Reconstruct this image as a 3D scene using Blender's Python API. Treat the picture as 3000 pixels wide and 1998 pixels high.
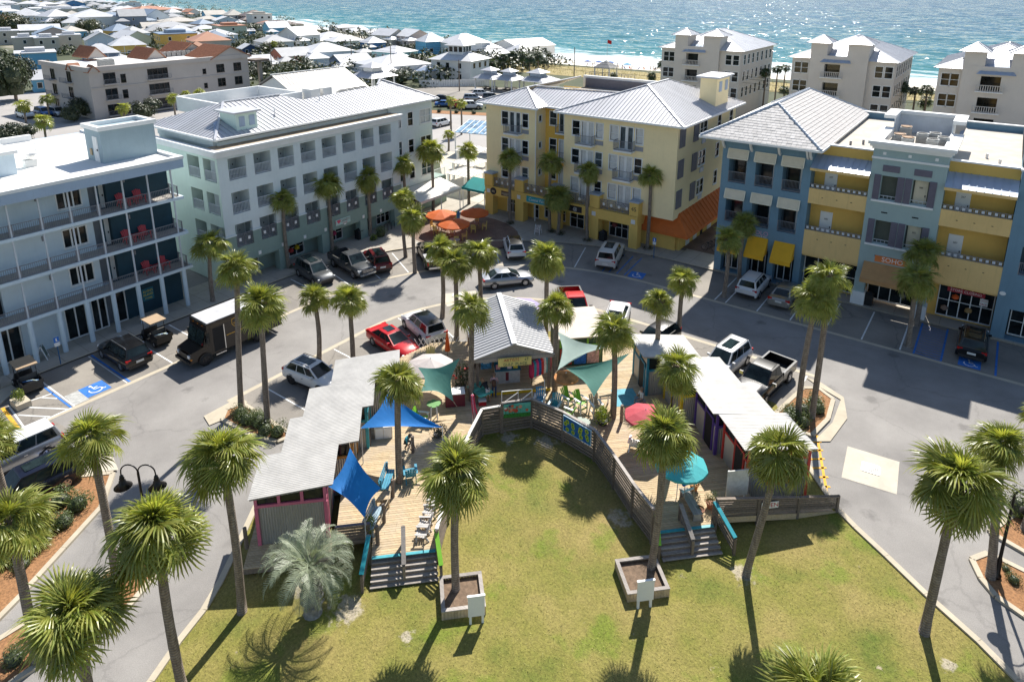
import bpy,bmesh,math,random
from math import sin,cos,pi,radians,sqrt,atan2,hypot
from mathutils import Vector,Matrix
random.seed(7)
SC = bpy.context.scene
for o in list(bpy.data.objects): bpy.data.objects.remove(o)
COL = SC.collection
# ------------------------------------------------------------ camera, sky, sun, exposure
# world axes follow the plaza's own grid: +x along the yellow/blue fronts, +y towards the sea, metres, z = 0 at the road
YAW = 36.3
cd = bpy.data.cameras.new('camera');cam = bpy.data.objects.new('camera',cd);COL.objects.link(cam)
cam.location = (0,0,26);cam.rotation_euler = (radians(90 - 15.18),0,radians(YAW))
cd.sensor_width = 36;cd.lens = 23.88;cd.shift_y = -0.1663;cd.clip_start = 0.5;cd.clip_end = 60000
SC.camera = cam
SUN_EL,SUN_AZ = 47.0,-15.5           # azimuth from +y towards +x
W = bpy.data.worlds.new('World');SC.world = W;W.use_nodes = True
nt = W.node_tree;nt.nodes.clear()
wo = nt.nodes.new('ShaderNodeOutputWorld');bg = nt.nodes.new('ShaderNodeBackground');sk = nt.nodes.new('ShaderNodeTexSky')
sk.sky_type = 'NISHITA';sk.sun_disc = False;sk.sun_elevation = radians(SUN_EL);sk.sun_rotation = radians(SUN_AZ)
sk.air_density = 1.0;sk.dust_density = 0.6;sk.ozone_density = 1.2
nt.links.new(sk.outputs[0],bg.inputs[0]);nt.links.new(bg.outputs[0],wo.inputs[0]);bg.inputs[1].default_value = 0.088
sd = bpy.data.lights.new('sun','SUN');sun = bpy.data.objects.new('sun',sd);COL.objects.link(sun)
sd.energy = 5.0;sd.angle = radians(0.53);sd.color = (1.0,0.955,0.88)
sun.rotation_euler = Vector((cos(radians(SUN_EL)) * sin(radians(SUN_AZ)),cos(radians(SUN_EL)) * cos(radians(SUN_AZ)),sin(radians(SUN_EL)))).to_track_quat('Z','Y').to_euler()
sun.location = (0,40,60)
SC.view_settings.view_transform = 'Standard';SC.view_settings.look = 'None'
SC.view_settings.exposure = 0.68;SC.view_settings.gamma = 1.0;SC.view_settings.use_curve_mapping = False
SC.render.engine = 'CYCLES'
SC.cycles.max_bounces = 6;SC.cycles.diffuse_bounces = 3;SC.cycles.glossy_bounces = 2;SC.cycles.transmission_bounces = 3
SC.cycles.transparent_max_bounces = 4;SC.cycles.sample_clamp_indirect = 6

# ------------------------------------------------------------ materials
MATS = {}
def N(nt,t,**k):
 n = nt.nodes.new('ShaderNode' + t)
 for a,b in k.items(): setattr(n,a,b)
 return n
def L(nt,a,b): nt.links.new(a,b)
def newmat(name):
 m = bpy.data.materials.new(name);m.use_nodes = True;nt = m.node_tree;nt.nodes.clear()
 out = N(nt,'OutputMaterial');p = N(nt,'BsdfPrincipled');L(nt,p.outputs[0],out.inputs[0])
 MATS[name] = m
 return m,nt,p,out
def ramp(nt,fac,stops):
 r = N(nt,'ValToRGB');els = r.color_ramp.elements
 while len(els) < len(stops): els.new(0.5)
 for e,(t,c) in zip(els,stops): e.position = t;e.color = (*c,1) if len(c) == 3 else c
 L(nt,fac,r.inputs[0]);return r.outputs[0]
def mix(nt,fac,a,b,mode='MIX'):
 n = N(nt,'Mix',data_type='RGBA',blend_type=mode)
 for s,i in ((fac,0),(a,6),(b,7)):
  if hasattr(s,'links'): L(nt,s,n.inputs[i])
  else: n.inputs[i].default_value = s if i == 0 else ((*s,1) if len(s) == 3 else s)
 return n.outputs[2]
def noise(nt,co,scale,detail=4,rough=.6,out=0):
 n = N(nt,'TexNoise');n.inputs['Scale'].default_value = scale;n.inputs['Detail'].default_value = detail;n.inputs['Roughness'].default_value = rough
 L(nt,co,n.inputs['Vector']);return n.outputs[out]
def pos(nt): return N(nt,'NewGeometry').outputs['Position']
def objco(nt): return N(nt,'TexCoord').outputs['Object']
def mapping(nt,co,s=(1,1,1),r=(0,0,0)):
 m = N(nt,'Mapping');L(nt,co,m.inputs[0]);m.inputs['Scale'].default_value = s;m.inputs['Rotation'].default_value = r;return m.outputs[0]
def bumpn(nt,h,strength,dist=.02,chain=None):
 b = N(nt,'Bump');b.inputs['Strength'].default_value = strength;b.inputs['Distance'].default_value = dist;L(nt,h,b.inputs['Height'])
 if chain is not None: L(nt,chain,b.inputs['Normal'])
 return b.outputs[0]
def mathn(nt,op,a,b=None,c=None):
 n = N(nt,'Math',operation=op)
 for i,s in enumerate((a,b,c)):
  if s is None: continue
  if hasattr(s,'links'): L(nt,s,n.inputs[i])
  else: n.inputs[i].default_value = s
 return n.outputs[0]
def mat(name,col,rough=.6,var=.10,scale=1.5,bump=.0,bscale=30,metal=0,rnd=0,coat=0,spec=.5,streak=0,fine=.05):
 """painted / plain surface: base colour with soft weathering, optional vertical streaks, per-object variation and relief"""
 if name in MATS: return MATS[name]
 m,nt,p,out = newmat(name);co = pos(nt)
 c0 = tuple(max(0,x * (1 - var)) for x in col);c1 = tuple(min(1,x * (1 + var)) for x in col)
 c = ramp(nt,noise(nt,co,scale,5,.65),[(.3,c0),(.7,c1)])
 if fine: c = mix(nt,fine * 2,c,mix(nt,1.0,c,noise(nt,co,38,2,.5,1),'SOFT_LIGHT'))
 if streak:
  s = noise(nt,mapping(nt,co,(3.5,3.5,.25)),1.6,4,.7)
  c = mix(nt,mathn(nt,'MULTIPLY',ramp(nt,s,[(.52,(0,0,0)),(.75,(1,1,1))]),streak),c,tuple(x * .45 for x in col))
 if rnd:
  oi = N(nt,'ObjectInfo');h = N(nt,'HueSaturation');L(nt,c,h.inputs['Color'])
  L(nt,mathn(nt,'MULTIPLY_ADD',oi.outputs['Random'],2 * rnd,1 - rnd),h.inputs['Value']);c = h.outputs[0]
 L(nt,c,p.inputs['Base Color']);p.inputs['Roughness'].default_value = rough;p.inputs['Metallic'].default_value = metal
 p.inputs['Specular IOR Level'].default_value = spec
 if coat: p.inputs['Coat Weight'].default_value = coat;p.inputs['Coat Roughness'].default_value = .05
 if bump: L(nt,bumpn(nt,noise(nt,co,bscale,4,.6),bump),p.inputs['Normal'])
 return m
def paint(name,col,metal=.3):
 if name in MATS: return MATS[name]
 m,nt,p,out = newmat(name)
 p.inputs['Base Color'].default_value = (*col,1);p.inputs['Metallic'].default_value = metal;p.inputs['Roughness'].default_value = .32
 p.inputs['Coat Weight'].default_value = .55;p.inputs['Coat Roughness'].default_value = .03;p.inputs['Specular IOR Level'].default_value = .3
 L(nt,bumpn(nt,noise(nt,pos(nt),3,2),.03),p.inputs['Normal'])
 return m
def glassmat(name,col=(.012,.016,.018),rough=.06):
 if name in MATS: return MATS[name]
 m,nt,p,out = newmat(name);co = pos(nt)
 c = ramp(nt,noise(nt,co,.9,3),[(.35,tuple(x * .4 for x in col)),(.7,tuple(x * 2.2 for x in col))])
 L(nt,c,p.inputs['Base Color']);p.inputs['Roughness'].default_value = rough;p.inputs['IOR'].default_value = 1.5;p.inputs['Specular IOR Level'].default_value = .3
 L(nt,bumpn(nt,noise(nt,co,1.2,2),.04),p.inputs['Normal'])
 return m
def leafmat(name,c0,c1,trans=.35,rough=.38,rnd=.25,tip=None):
 m,nt,p,out = newmat(name)
 oi = N(nt,'ObjectInfo');g = N(nt,'NewGeometry')
 c = ramp(nt,noise(nt,objco(nt),5,3),[(.3,c0),(.7,c1)])
 h = N(nt,'HueSaturation');L(nt,c,h.inputs['Color'])
 L(nt,mathn(nt,'MULTIPLY_ADD',oi.outputs['Random'],2 * rnd,1 - rnd),h.inputs['Value'])
 L(nt,mathn(nt,'MULTIPLY_ADD',g.outputs['Random Per Island'],.04,.48),h.inputs['Hue'])
 col = h.outputs[0]
 L(nt,col,p.inputs['Base Color']);p.inputs['Roughness'].default_value = rough;p.inputs['Specular IOR Level'].default_value = .55
 t = N(nt,'BsdfTranslucent');L(nt,mix(nt,1.0,col,(1.0,1.0,.45),'MULTIPLY'),t.inputs[0])
 ms = N(nt,'MixShader');ms.inputs[0].default_value = trans;L(nt,p.outputs[0],ms.inputs[1]);L(nt,t.outputs[0],ms.inputs[2]);L(nt,ms.outputs[0],out.inputs[0])
 return m

# ------------------------------------------------------------ mesh helpers
FR = {}                                  # frame offset of every thing: its parts are written in place and moved to the thing's base
class MB:
 def __init__(s): s.v = [];s.f = [];s.m = []
 def add(s,vs,fs,mi=0):
  b = len(s.v);s.v += [tuple(v) for v in vs];s.f += [tuple(i + b for i in f) for f in fs];s.m += [mi] * len(fs);return s
 def box(s,x0,x1,y0,y1,z0,z1,mi=0):
  return s.add([(x0,y0,z0),(x1,y0,z0),(x1,y1,z0),(x0,y1,z0),(x0,y0,z1),(x1,y0,z1),(x1,y1,z1),(x0,y1,z1)],
                     [(3,2,1,0),(4,5,6,7),(0,1,5,4),(1,2,6,5),(2,3,7,6),(3,0,4,7)],mi)
 def xbox(s,M,sx,sy,sz,mi=0):    # box centred on matrix M
  vs = [M @ Vector((x * sx / 2,y * sy / 2,z * sz / 2)) for z in (-1,1) for x,y in ((-1,-1),(1,-1),(1,1),(-1,1))]
  return s.add(vs,[(3,2,1,0),(4,5,6,7),(0,1,5,4),(1,2,6,5),(2,3,7,6),(3,0,4,7)],mi)
 def bar(s,a,b,w,h,mi=0):
  a,b = Vector(a),Vector(b);d = b - a;l = d.length
  if l < 1e-6: return s
  x = d / l;y = Vector((0,0,1)).cross(x)
  y = y.normalized() if y.length > 1e-4 else Vector((0,1,0));z = x.cross(y)
  M = Matrix((x,y,z)).transposed().to_4x4();M.translation = (a + b) / 2
  return s.xbox(M,l,w,h,mi)
 def cyl(s,x,y,z0,z1,r0,r1=None,n=12,mi=0):
  r1 = r0 if r1 is None else r1
  vs = [(x + r0 * cos(2 * pi * i / n),y + r0 * sin(2 * pi * i / n),z0) for i in range(n)] + [(x + r1 * cos(2 * pi * i / n),y + r1 * sin(2 * pi * i / n),z1) for i in range(n)]
  return s.add(vs,[(i,(i + 1) % n,n + (i + 1) % n,n + i) for i in range(n)] + [tuple(range(n - 1,-1,-1)),tuple(range(n,2 * n))],mi)
 def tube(s,pts,r,n=6,mi=0):
  pts = [Vector(p) for p in pts];k = len(pts);rs = r if isinstance(r,(list,tuple)) else [r] * k;vs = []
  for i,p in enumerate(pts):
   t = (pts[min(i + 1,k - 1)] - pts[max(i - 1,0)]).normalized()
   if not i: a = t.cross(Vector((0,0,1)) if abs(t.z) < .9 else Vector((0,1,0)))
   a = (a - t * a.dot(t)).normalized();b = t.cross(a)
   vs += [p + (a * cos(2 * pi * j / n) + b * sin(2 * pi * j / n)) * rs[i] for j in range(n)]
  fs = [(i * n + j,i * n + (j + 1) % n,(i + 1) * n + (j + 1) % n,(i + 1) * n + j) for i in range(k - 1) for j in range(n)]
  return s.add(vs,fs + [tuple(range(n)),tuple((k - 1) * n + j for j in reversed(range(n)))],mi)
 def prism(s,poly,z0,z1,mi=0):    # poly counter-clockwise
  n = len(poly);vs = [(x,y,z0) for x,y in poly] + [(x,y,z1) for x,y in poly]
  return s.add(vs,[tuple(range(n - 1,-1,-1)),tuple(range(n,2 * n))] + [(i,(i + 1) % n,n + (i + 1) % n,n + i) for i in range(n)],mi)
 def slab(s,pts,t,mi=0):           # planar polygon in space thickened downwards
  n = len(pts);vs = [tuple(p) for p in pts] + [(p[0],p[1],p[2] - t) for p in pts]
  return s.add(vs,[tuple(range(n)),tuple(range(2 * n - 1,n - 1,-1))] + [(i,n + i,n + (i + 1) % n,(i + 1) % n) for i in range(n)],mi)
 def lathe(s,x,y,prof,n=14,mi=0):
  k = len(prof);vs = [(x + r * cos(2 * pi * i / n),y + r * sin(2 * pi * i / n),z) for r,z in prof for i in range(n)]
  return s.add(vs,[(a * n + i,a * n + (i + 1) % n,(a + 1) * n + (i + 1) % n,(a + 1) * n + i) for a in range(k - 1) for i in range(n)],mi)
 def mesh(s,name,mats,smooth=False,off=(0,0,0)):
  me = bpy.data.meshes.new(name)
  me.from_pydata([(v[0] - off[0],v[1] - off[1],v[2] - off[2]) for v in s.v],[],s.f)
  for m in (mats if isinstance(mats,(list,tuple)) else [mats]): me.materials.append(m)
  if any(s.m): me.polygons.foreach_set('material_index',s.m)
  if smooth: me.polygons.foreach_set('use_smooth',[True] * len(me.polygons))
  me.update();return me
 def obj(s,name,mats,par=None,smooth=False,sharp=None):
  off = FR.get(par.name,(0,0,0)) if par else (0,0,0)
  o = bpy.data.objects.new(name,s.mesh(name,mats,smooth,off));COL.objects.link(o)
  if smooth and sharp:
   o.data.set_sharp_from_angle(angle=radians(sharp))
  if par: o.parent = par;FR[o.name] = off
  return o
def inst(name,me,par=None,loc=(0,0,0),rot=(0,0,0),scale=(1,1,1)):
 o = bpy.data.objects.new(name,me);COL.objects.link(o);off = FR.get(par.name,(0,0,0)) if par else (0,0,0)
 o.location = (loc[0] - off[0],loc[1] - off[1],loc[2] - off[2]);o.rotation_euler = rot;o.scale = scale
 if par: o.parent = par
 return o
CUBE = {}
def pbox(name,m,par,x0,x1,y0,y1,z0,z1,rz=0):     # one box-shaped piece; all pieces of a material share one mesh
 if m.name not in CUBE: CUBE[m.name] = MB().box(-.5,.5,-.5,.5,-.5,.5).mesh('piece_' + m.name,m)
 return inst(name,CUBE[m.name],par,((x0 + x1) / 2,(y0 + y1) / 2,(z0 + z1) / 2),(0,0,rz),(abs(x1 - x0),abs(y1 - y0),abs(z1 - z0)))
def tag(o,label,cat,group=None):
 o['label'] = label;o['category'] = cat
 if group: o['group'] = group
 return o
def thing(name,label,cat,loc=(0,0,0),rz=0,group=None,off=None):
 o = bpy.data.objects.new(name,None);COL.objects.link(o);o.empty_display_size = .2
 o.location = loc;o.rotation_euler = (0,0,rz)
 FR[o.name] = tuple(off) if off is not None else ((0,0,0) if rz else tuple(loc))
 return tag(o,label,cat,group)
def struct(name,mb,m,par=None,kind='structure',smooth=False):
 o = mb.obj(name,m,par,smooth)
 if not par: o['kind'] = kind
 return o
R45 = radians(45)
def vil(s,q): return ((s + 5.9 - q) * sqrt(.5),(s + 5.9 + q) * sqrt(.5))     # the artists' village stands at 45 degrees to the streets
def vthing(name,label,cat,s,q,z=0,group=None):
 u,v = vil(s,q);return thing(name,label,cat,(u,v,z),R45,group,off=(s,q,z))
def text(name,s,size,m,par,M,ext=.004,align='CENTER',sx=1,shear=0):
 c = bpy.data.curves.new(name,'FONT');c.body = s;c.size = size;c.align_x = align;c.align_y = 'CENTER';c.extrude = ext;c.shear = shear;c.resolution_u = 3
 t = bpy.data.objects.new(name,c);me = bpy.data.meshes.new_from_object(t);bpy.data.objects.remove(t)
 off = Vector(FR.get(par.name,(0,0,0)))
 me.transform(Matrix.Translation(-off) @ M @ Matrix.Diagonal((sx,1,1,1)));me.materials.clear();me.materials.append(m);me.name = name
 o = bpy.data.objects.new(name,me);COL.objects.link(o);o.parent = par;FR[o.name] = tuple(off);return o
def face(x,y,z,ang):                  # text frame on an upright face whose outward normal points to angle ang (degrees)
 a = radians(ang);n = Vector((cos(a),sin(a),0));up = Vector((0,0,1));r = up.cross(n)
 M = Matrix((r,up,n)).transposed().to_4x4();M.translation = (x,y,z);return M
# ------------------------------------------------------------ surface materials
def asphalt(name,c0,c1,patch,crack=.35):
 m,nt,p,out = newmat(name);co = pos(nt)
 c = ramp(nt,noise(nt,co,.22,6,.62),[(.3,c0),(.68,c1)])
 c = mix(nt,.55,c,mix(nt,1,c,ramp(nt,noise(nt,co,26,3,.7),[(.25,(.30,) * 3),(.75,(.74,) * 3)]),'OVERLAY'))
 st = ramp(nt,noise(nt,mapping(nt,co,(1,.45,1),(0,0,.6)),.55,5,.7),[(.60,(0,0,0)),(.74,(1,1,1))])
 c = mix(nt,mathn(nt,'MULTIPLY',st,.45),c,patch)
 oil = N(nt,'TexVoronoi');oil.inputs['Scale'].default_value = .33;L(nt,co,oil.inputs['Vector'])
 od = mathn(nt,'ADD',oil.outputs['Distance'],mathn(nt,'MULTIPLY',noise(nt,co,3,3),.25))
 c = mix(nt,mathn(nt,'MULTIPLY',ramp(nt,od,[(.20,(1,1,1)),(.30,(0,0,0))]),.45),c,tuple(x * .35 for x in c0))
 vo = N(nt,'TexVoronoi',feature='DISTANCE_TO_EDGE');vo.inputs['Scale'].default_value = .16
 wv = N(nt,'VectorMath',operation='ADD');L(nt,co,wv.inputs[0]);L(nt,noise(nt,co,.9,4,.7,1),wv.inputs[1]);L(nt,wv.outputs[0],vo.inputs['Vector'])
 c = mix(nt,mathn(nt,'MULTIPLY',ramp(nt,vo.outputs['Distance'],[(.004,(1,1,1)),(.010,(0,0,0))]),crack),c,tuple(x * .35 for x in c0))
 L(nt,c,p.inputs['Base Color']);p.inputs['Roughness'].default_value = .85
 L(nt,bumpn(nt,noise(nt,co,60,3),.25,.01),p.inputs['Normal']);return m
M_ROAD = asphalt('road_asphalt',(.190,.178,.166),(.29,.273,.254),(.135,.126,.118),.18)
M_BAY = asphalt('bay_asphalt',(.175,.160,.142),(.29,.262,.225),(.10,.092,.084),.35)
def conc(name,col,var=.14,joint=0):
 m,nt,p,out = newmat(name);co = pos(nt)
 c = ramp(nt,noise(nt,co,.8,7,.7),[(.28,tuple(x * (1 - var) for x in col)),(.7,tuple(min(1,x * (1 + var)) for x in col))])
 c = mix(nt,ramp(nt,noise(nt,co,2.2,5,.75),[(.58,(0,0,0)),(.8,(.5,.5,.5))]),c,tuple(x * .5 for x in col))
 if joint:
  b = N(nt,'TexBrick');b.offset = 0;b.inputs['Scale'].default_value = 1;b.inputs['Brick Width'].default_value = joint;b.inputs['Row Height'].default_value = joint
  b.inputs['Mortar Size'].default_value = .012;b.inputs['Color1'].default_value = b.inputs['Color2'].default_value = (1,1,1,1);b.inputs['Mortar'].default_value = (.35,.33,.3,1);L(nt,co,b.inputs['Vector'])
  c = mix(nt,1,c,b.outputs[0],'MULTIPLY')
 L(nt,c,p.inputs['Base Color']);p.inputs['Roughness'].default_value = .85;L(nt,bumpn(nt,noise(nt,co,35,4),.2,.01),p.inputs['Normal']);return m
M_KERB = conc('kerb_concrete',(.47,.41,.31));M_WALK = conc('walk_concrete',(.40,.36,.30),.12,1.6);M_PAD = conc('pad_concrete',(.52,.47,.38))
def lawnmat():
 m,nt,p,out = newmat('lawn');co = pos(nt)
 c = ramp(nt,noise(nt,co,.33,5,.6),[(.28,(.115,.15,.022)),(.46,(.215,.20,.045)),(.66,(.285,.235,.075)),(.8,(.36,.285,.12))])
 c = mix(nt,ramp(nt,noise(nt,co,.085,4,.6),[(.46,(0,0,0)),(.62,(.75,.75,.75))]),c,(.30,.225,.085))
 gr = ramp(nt,noise(nt,co,.42,4,.55,0),[(.56,(0,0,0)),(.66,(1,1,1))])
 c = mix(nt,mathn(nt,'MULTIPLY',gr,.6),c,(.135,.20,.016))
 sd_ = ramp(nt,noise(nt,mapping(nt,co,(1,1,1)),.62,7,.72),[(.655,(0,0,0)),(.71,(1,1,1))])
 c = mix(nt,mathn(nt,'MULTIPLY',sd_,.85),c,(.50,.41,.30))
 # bare worn sand around the foot of the stairs and the fence
 d = None
 for (x,y,r) in ((-19.6,14.6,2.2),(-18.8,29.0,2.0),(-20.8,28.0,1.7),(-12.6,26.2,1.6),(-6.4,26.6,1.7),(-22.2,14.4,2.2),(-16.6,15.2,1.0),(1.6,27.0,.9),(-24.8,14.2,1.4)):
  v = N(nt,'VectorMath',operation='DISTANCE');L(nt,co,v.inputs[0]);v.inputs[1].default_value = (x,y,.03)
  t = mathn(nt,'DIVIDE',v.outputs['Value'],r);d = t if d is None else mathn(nt,'MINIMUM',d,t)
 d = mathn(nt,'ADD',d,mathn(nt,'MULTIPLY',noise(nt,co,1.7,5,.7),1.3))
 c = mix(nt,mathn(nt,'MULTIPLY',ramp(nt,d,[(.85,(1,1,1)),(1.35,(0,0,0))]),.75),c,(.46,.40,.32))
 c = mix(nt,.8,c,mix(nt,1,c,ramp(nt,noise(nt,co,9,5,.75),[(.32,(.28,) * 3),(.66,(.66,) * 3)]),'OVERLAY'))
 L(nt,c,p.inputs['Base Color']);p.inputs['Roughness'].default_value = .9;p.inputs['Specular IOR Level'].default_value = .3
 L(nt,bumpn(nt,noise(nt,co,11,6,.75),.9,.05),p.inputs['Normal']);return m
M_LAWN = lawnmat()
def groundmat():
 m,nt,p,out = newmat('coastal_ground');co = pos(nt)
 c = ramp(nt,noise(nt,co,.03,7,.65),[(.36,(.035,.05,.02)),(.56,(.075,.085,.04)),(.70,(.36,.32,.26))])
 c = mix(nt,.6,c,mix(nt,1,c,ramp(nt,noise(nt,co,.8,5,.7),[(.3,(.3,) * 3),(.7,(.65,) * 3)]),'OVERLAY'))
 L(nt,c,p.inputs['Base Color']);p.inputs['Roughness'].default_value = .95;return m
M_GROUND = groundmat()
M_SAND = mat('white_sand',(.74,.68,.58),.95,.06,.3,.3,6)
M_MULCH = mat('pine_straw',(.30,.15,.065),.95,.45,9,.8,40)
M_DUNE = mat('dune_grass',(.30,.24,.10),.95,.4,.6,.8,5)
M_BRICKP = conc('brick_paving',(.21,.14,.105),.25,.22)
M_WPAINT = mat('white_road_paint',(.70,.70,.68),.8,.18,3,.1)
M_BPAINT = mat('blue_road_paint',(.03,.16,.50),.8,.25,3,.1)
M_YPAINT = mat('yellow_road_paint',(.75,.38,.03),.8,.2,3,.1)
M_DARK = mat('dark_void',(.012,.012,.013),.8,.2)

# ------------------------------------------------------------ terrain, beach and sea
SHORE = [(900,235),(300,250),(60,262),(-20,264),(-70,263),(-117,259),(-165,262),(-235,285),(-330,313),(-433,340),(-571,392),(-944,500),(-1618,690),(-3500,1210),(-9000,2700)]
SHORE = SHORE[::-1]
def strips(offs,zs,xy=None):
 vs = [];fs = [];n = len(SHORE)
 for d,z in zip(offs,zs): vs += [((u,v + d,z)) for u,v in SHORE]
 for a in range(len(offs) - 1): fs += [(a * n + i,a * n + i + 1,(a + 1) * n + i + 1,(a + 1) * n + i) for i in range(n - 1)]
 return MB().add(vs,fs)
struct('ground',strips([-3500,-900,-300,-120,-66,-50],[0,0,0,0,0,-1.2]),M_GROUND)
struct('beach',strips([-50,-36,-24,-8,0,12,60,400],[-1.2,-3.2,-4.2,-5.3,-5.9,-7.0,-10,-30]),M_SAND)
def seamat():
 m,nt,p,out = newmat('sea_water');co = pos(nt)
 at = N(nt,'Attribute');at.attribute_name = 'offshore';off = at.outputs['Fac']
 lg = mathn(nt,'LOGARITHM',mathn(nt,'ADD',mathn(nt,'ADD',off,14),mathn(nt,'MULTIPLY',noise(nt,mapping(nt,co,(.004,.02,1)),1,4),90)),10)
 c = ramp(nt,mathn(nt,'MULTIPLY',mathn(nt,'SUBTRACT',lg,1.2),.45),[(.14,(.13,.34,.29)),(.30,(.032,.22,.215)),(.48,(.014,.145,.17)),(.66,(.009,.09,.14)),(.92,(.007,.055,.115))])
 bars = ramp(nt,noise(nt,mapping(nt,co,(.0035,.028,1),(0,0,.16)),1,4,.6),[(.42,(0,0,0)),(.66,(1,1,1))])
 c = mix(nt,mathn(nt,'MULTIPLY',bars,.45),c,(.014,.15,.145))
 # surf: broken white bands parallel to the beach
 vec = N(nt,'CombineXYZ');sx = N(nt,'SeparateXYZ');L(nt,co,sx.inputs[0]);L(nt,mathn(nt,'MULTIPLY',sx.outputs[0],.012),vec.inputs[0]);L(nt,mathn(nt,'MULTIPLY',off,.055),vec.inputs[1])
 f1 = noise(nt,vec.outputs[0],1.6,8,.68)
 fall = ramp(nt,mathn(nt,'DIVIDE',off,110),[(.0,(1,1,1)),(.16,(.72,.72,.72)),(.5,(.33,.33,.33)),(.75,(.12,) * 3),(1,(0,0,0))])
 foam = ramp(nt,mathn(nt,'ADD',mathn(nt,'MULTIPLY',f1,1.1),mathn(nt,'MULTIPLY',fall,.52)),[(.78,(0,0,0)),(.96,(1,1,1))])
 caps = ramp(nt,noise(nt,mapping(nt,co,(.02,.12,1)),1,6,.6),[(.725,(0,0,0)),(.76,(1,1,1))])
 foam = mathn(nt,'MAXIMUM',foam,mathn(nt,'MULTIPLY',caps,mathn(nt,'LESS_THAN',off,420)))
 L(nt,mix(nt,foam,c,(.86,.90,.90)),p.inputs['Base Color'])
 L(nt,mathn(nt,'MULTIPLY_ADD',foam,.5,.10),p.inputs['Roughness']);p.inputs['IOR'].default_value = 1.33;p.inputs['Specular IOR Level'].default_value = .3
 def slope(sc,k,det):
  v = N(nt,'VectorMath',operation='SUBTRACT');L(nt,noise(nt,mapping(nt,co,sc,(0,0,.1)),1,det,.6,1),v.inputs[0]);v.inputs[1].default_value = (.5,.5,.5)
  w = N(nt,'VectorMath',operation='MULTIPLY');L(nt,v.outputs[0],w.inputs[0]);w.inputs[1].default_value = (k,k,0);return w.outputs[0]
 ad = N(nt,'VectorMath',operation='ADD');L(nt,slope((.05,.16,.1),.72,2),ad.inputs[0]);L(nt,slope((.3,.8,.3),.95,3),ad.inputs[1])
 a2 = N(nt,'VectorMath',operation='ADD');L(nt,ad.outputs[0],a2.inputs[0]);a2.inputs[1].default_value = (.06,-.13,1)
 nn = N(nt,'VectorMath',operation='NORMALIZE');L(nt,a2.outputs[0],nn.inputs[0]);L(nt,nn.outputs[0],p.inputs['Normal']);return m
offs = [-14,0,10,25,50,90,150,260,450,800,1500,3000,7000,20000]
sea = struct('sea',strips(offs,[-5.95] * len(offs)),seamat())
at = sea.data.attributes.new('offshore','FLOAT','POINT');at.data.foreach_set('value',[d for d in offs for _ in SHORE])

# ------------------------------------------------------------ roads, parking bays, kerbs
CX0,CY0 = -24.0,32.1                   # centre of the street's quarter circle
def arc(r,a0,a1,n=16,cx=CX0,cy=CY0): return [(cx + r * cos(radians(a0 + (a1 - a0) * i / n)),cy + r * sin(radians(a0 + (a1 - a0) * i / n))) for i in range(n + 1)]
def sheet(name,poly,z,m,par=None,kind='structure'):
 o = MB().add([(x,y,z) for x,y in poly],[tuple(range(len(poly)))]).obj(name,m,par)
 if not par: o['kind'] = kind
 return o
def ribbon(name,path,w,z,m,par=None,closed=False):
 n = len(path);l = [];r = []
 for i,(x,y) in enumerate(path):
  a = path[(i - 1) % n] if (closed or i) else path[0];b = path[(i + 1) % n] if (closed or i < n - 1) else path[-1]
  d = Vector((b[0] - a[0],b[1] - a[1])).normalized();l.append((x - d.y * w / 2,y + d.x * w / 2,z));r.append((x + d.y * w / 2,y - d.x * w / 2,z))
 k = n if closed else n - 1
 o = MB().add(l + r,[(n + i,n + (i + 1) % n,(i + 1) % n,i) for i in range(k)]).obj(name,m,par)
 if not par: o['kind'] = 'structure'
 return o
sheet('road',[(-64,-12),(44,-12),(44,64),(-24,64),(-64,64)],.004,M_ROAD)
lane_o = [(-45,8),(-45,20)] + arc(21,180,90) + [(-12,53.1),(14,53.1)]
kerb_o = [(-51.2,8),(-51.2,20)] + arc(27.2,180,90) + [(-12,59.3),(14,59.3)]
sheet('parking_bay',kerb_o + lane_o[::-1],.008,M_BAY)
lane_i = [(-37.7,20.2)] + arc(13.7,180,90) + [(-12,45.9),(-7.6,45.9)]
bay_i = [(-31.5,20.2)] + arc(7.4,180,90) + [(-12,39.6),(-7.6,39.6)]
sheet('parking_bay',bay_i + lane_i[::-1],.008,M_BAY)
ribbon('gutter',lane_o,.36,.013,M_KERB);ribbon('gutter',lane_i,.36,.013,M_KERB)
sheet('parking_bay',[(-45.2,-4),(-38.2,-4),(-37.4,10),(-38.2,13.4),(-45.2,12.6)],.008,M_BAY)
sheet('drain_pad',[(-4.39,39.19),(-1.74,39.45),(-1.48,36.48),(-4.12,36.15)][::-1],.012,M_PAD)
sheet('drain_pad',[(-37.2,40.4),(-35.3,42.6),(-33.4,41.0),(-35.3,38.8)][::-1],.012,M_PAD)
def grate(x,y,rz,w,d,lab):
 t = thing('drain_grate',lab,'drain',(x,y,.014),rz,off=(0,0,0))
 f = MB()
 for a in (-1,1): f.box(a * w / 2 - .04,a * w / 2 + .04,-d / 2,d / 2,0,.03);f.box(-w / 2,w / 2,a * d / 2 - .04,a * d / 2 + .04,0,.029)
 f.obj('frame',mat('grate_iron',(.55,.55,.55),.5,metal=.6),t);MB().box(-w / 2,w / 2,-d / 2,d / 2,-.004,.004).obj('pit',M_DARK,t)
 for i in range(9): x0 = -w / 2 + w * (i + .5) / 9;MB().box(x0 - .022,x0 + .022,-d / 2,d / 2,.006,.026).obj('bar',MATS['grate_iron'],t)
grate(-2.95,37.85,.1,.85,.75,'pale iron drain grate set in the square concrete pad');grate(-36.0,40.9,.7,.7,.6,'small iron drain grate set in the road by the corner')
def stripe(a,b,m=M_WPAINT,w=.11,z=.016,name='parking_line'): return ribbon(name,[a,b],w,z,m)
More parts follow.
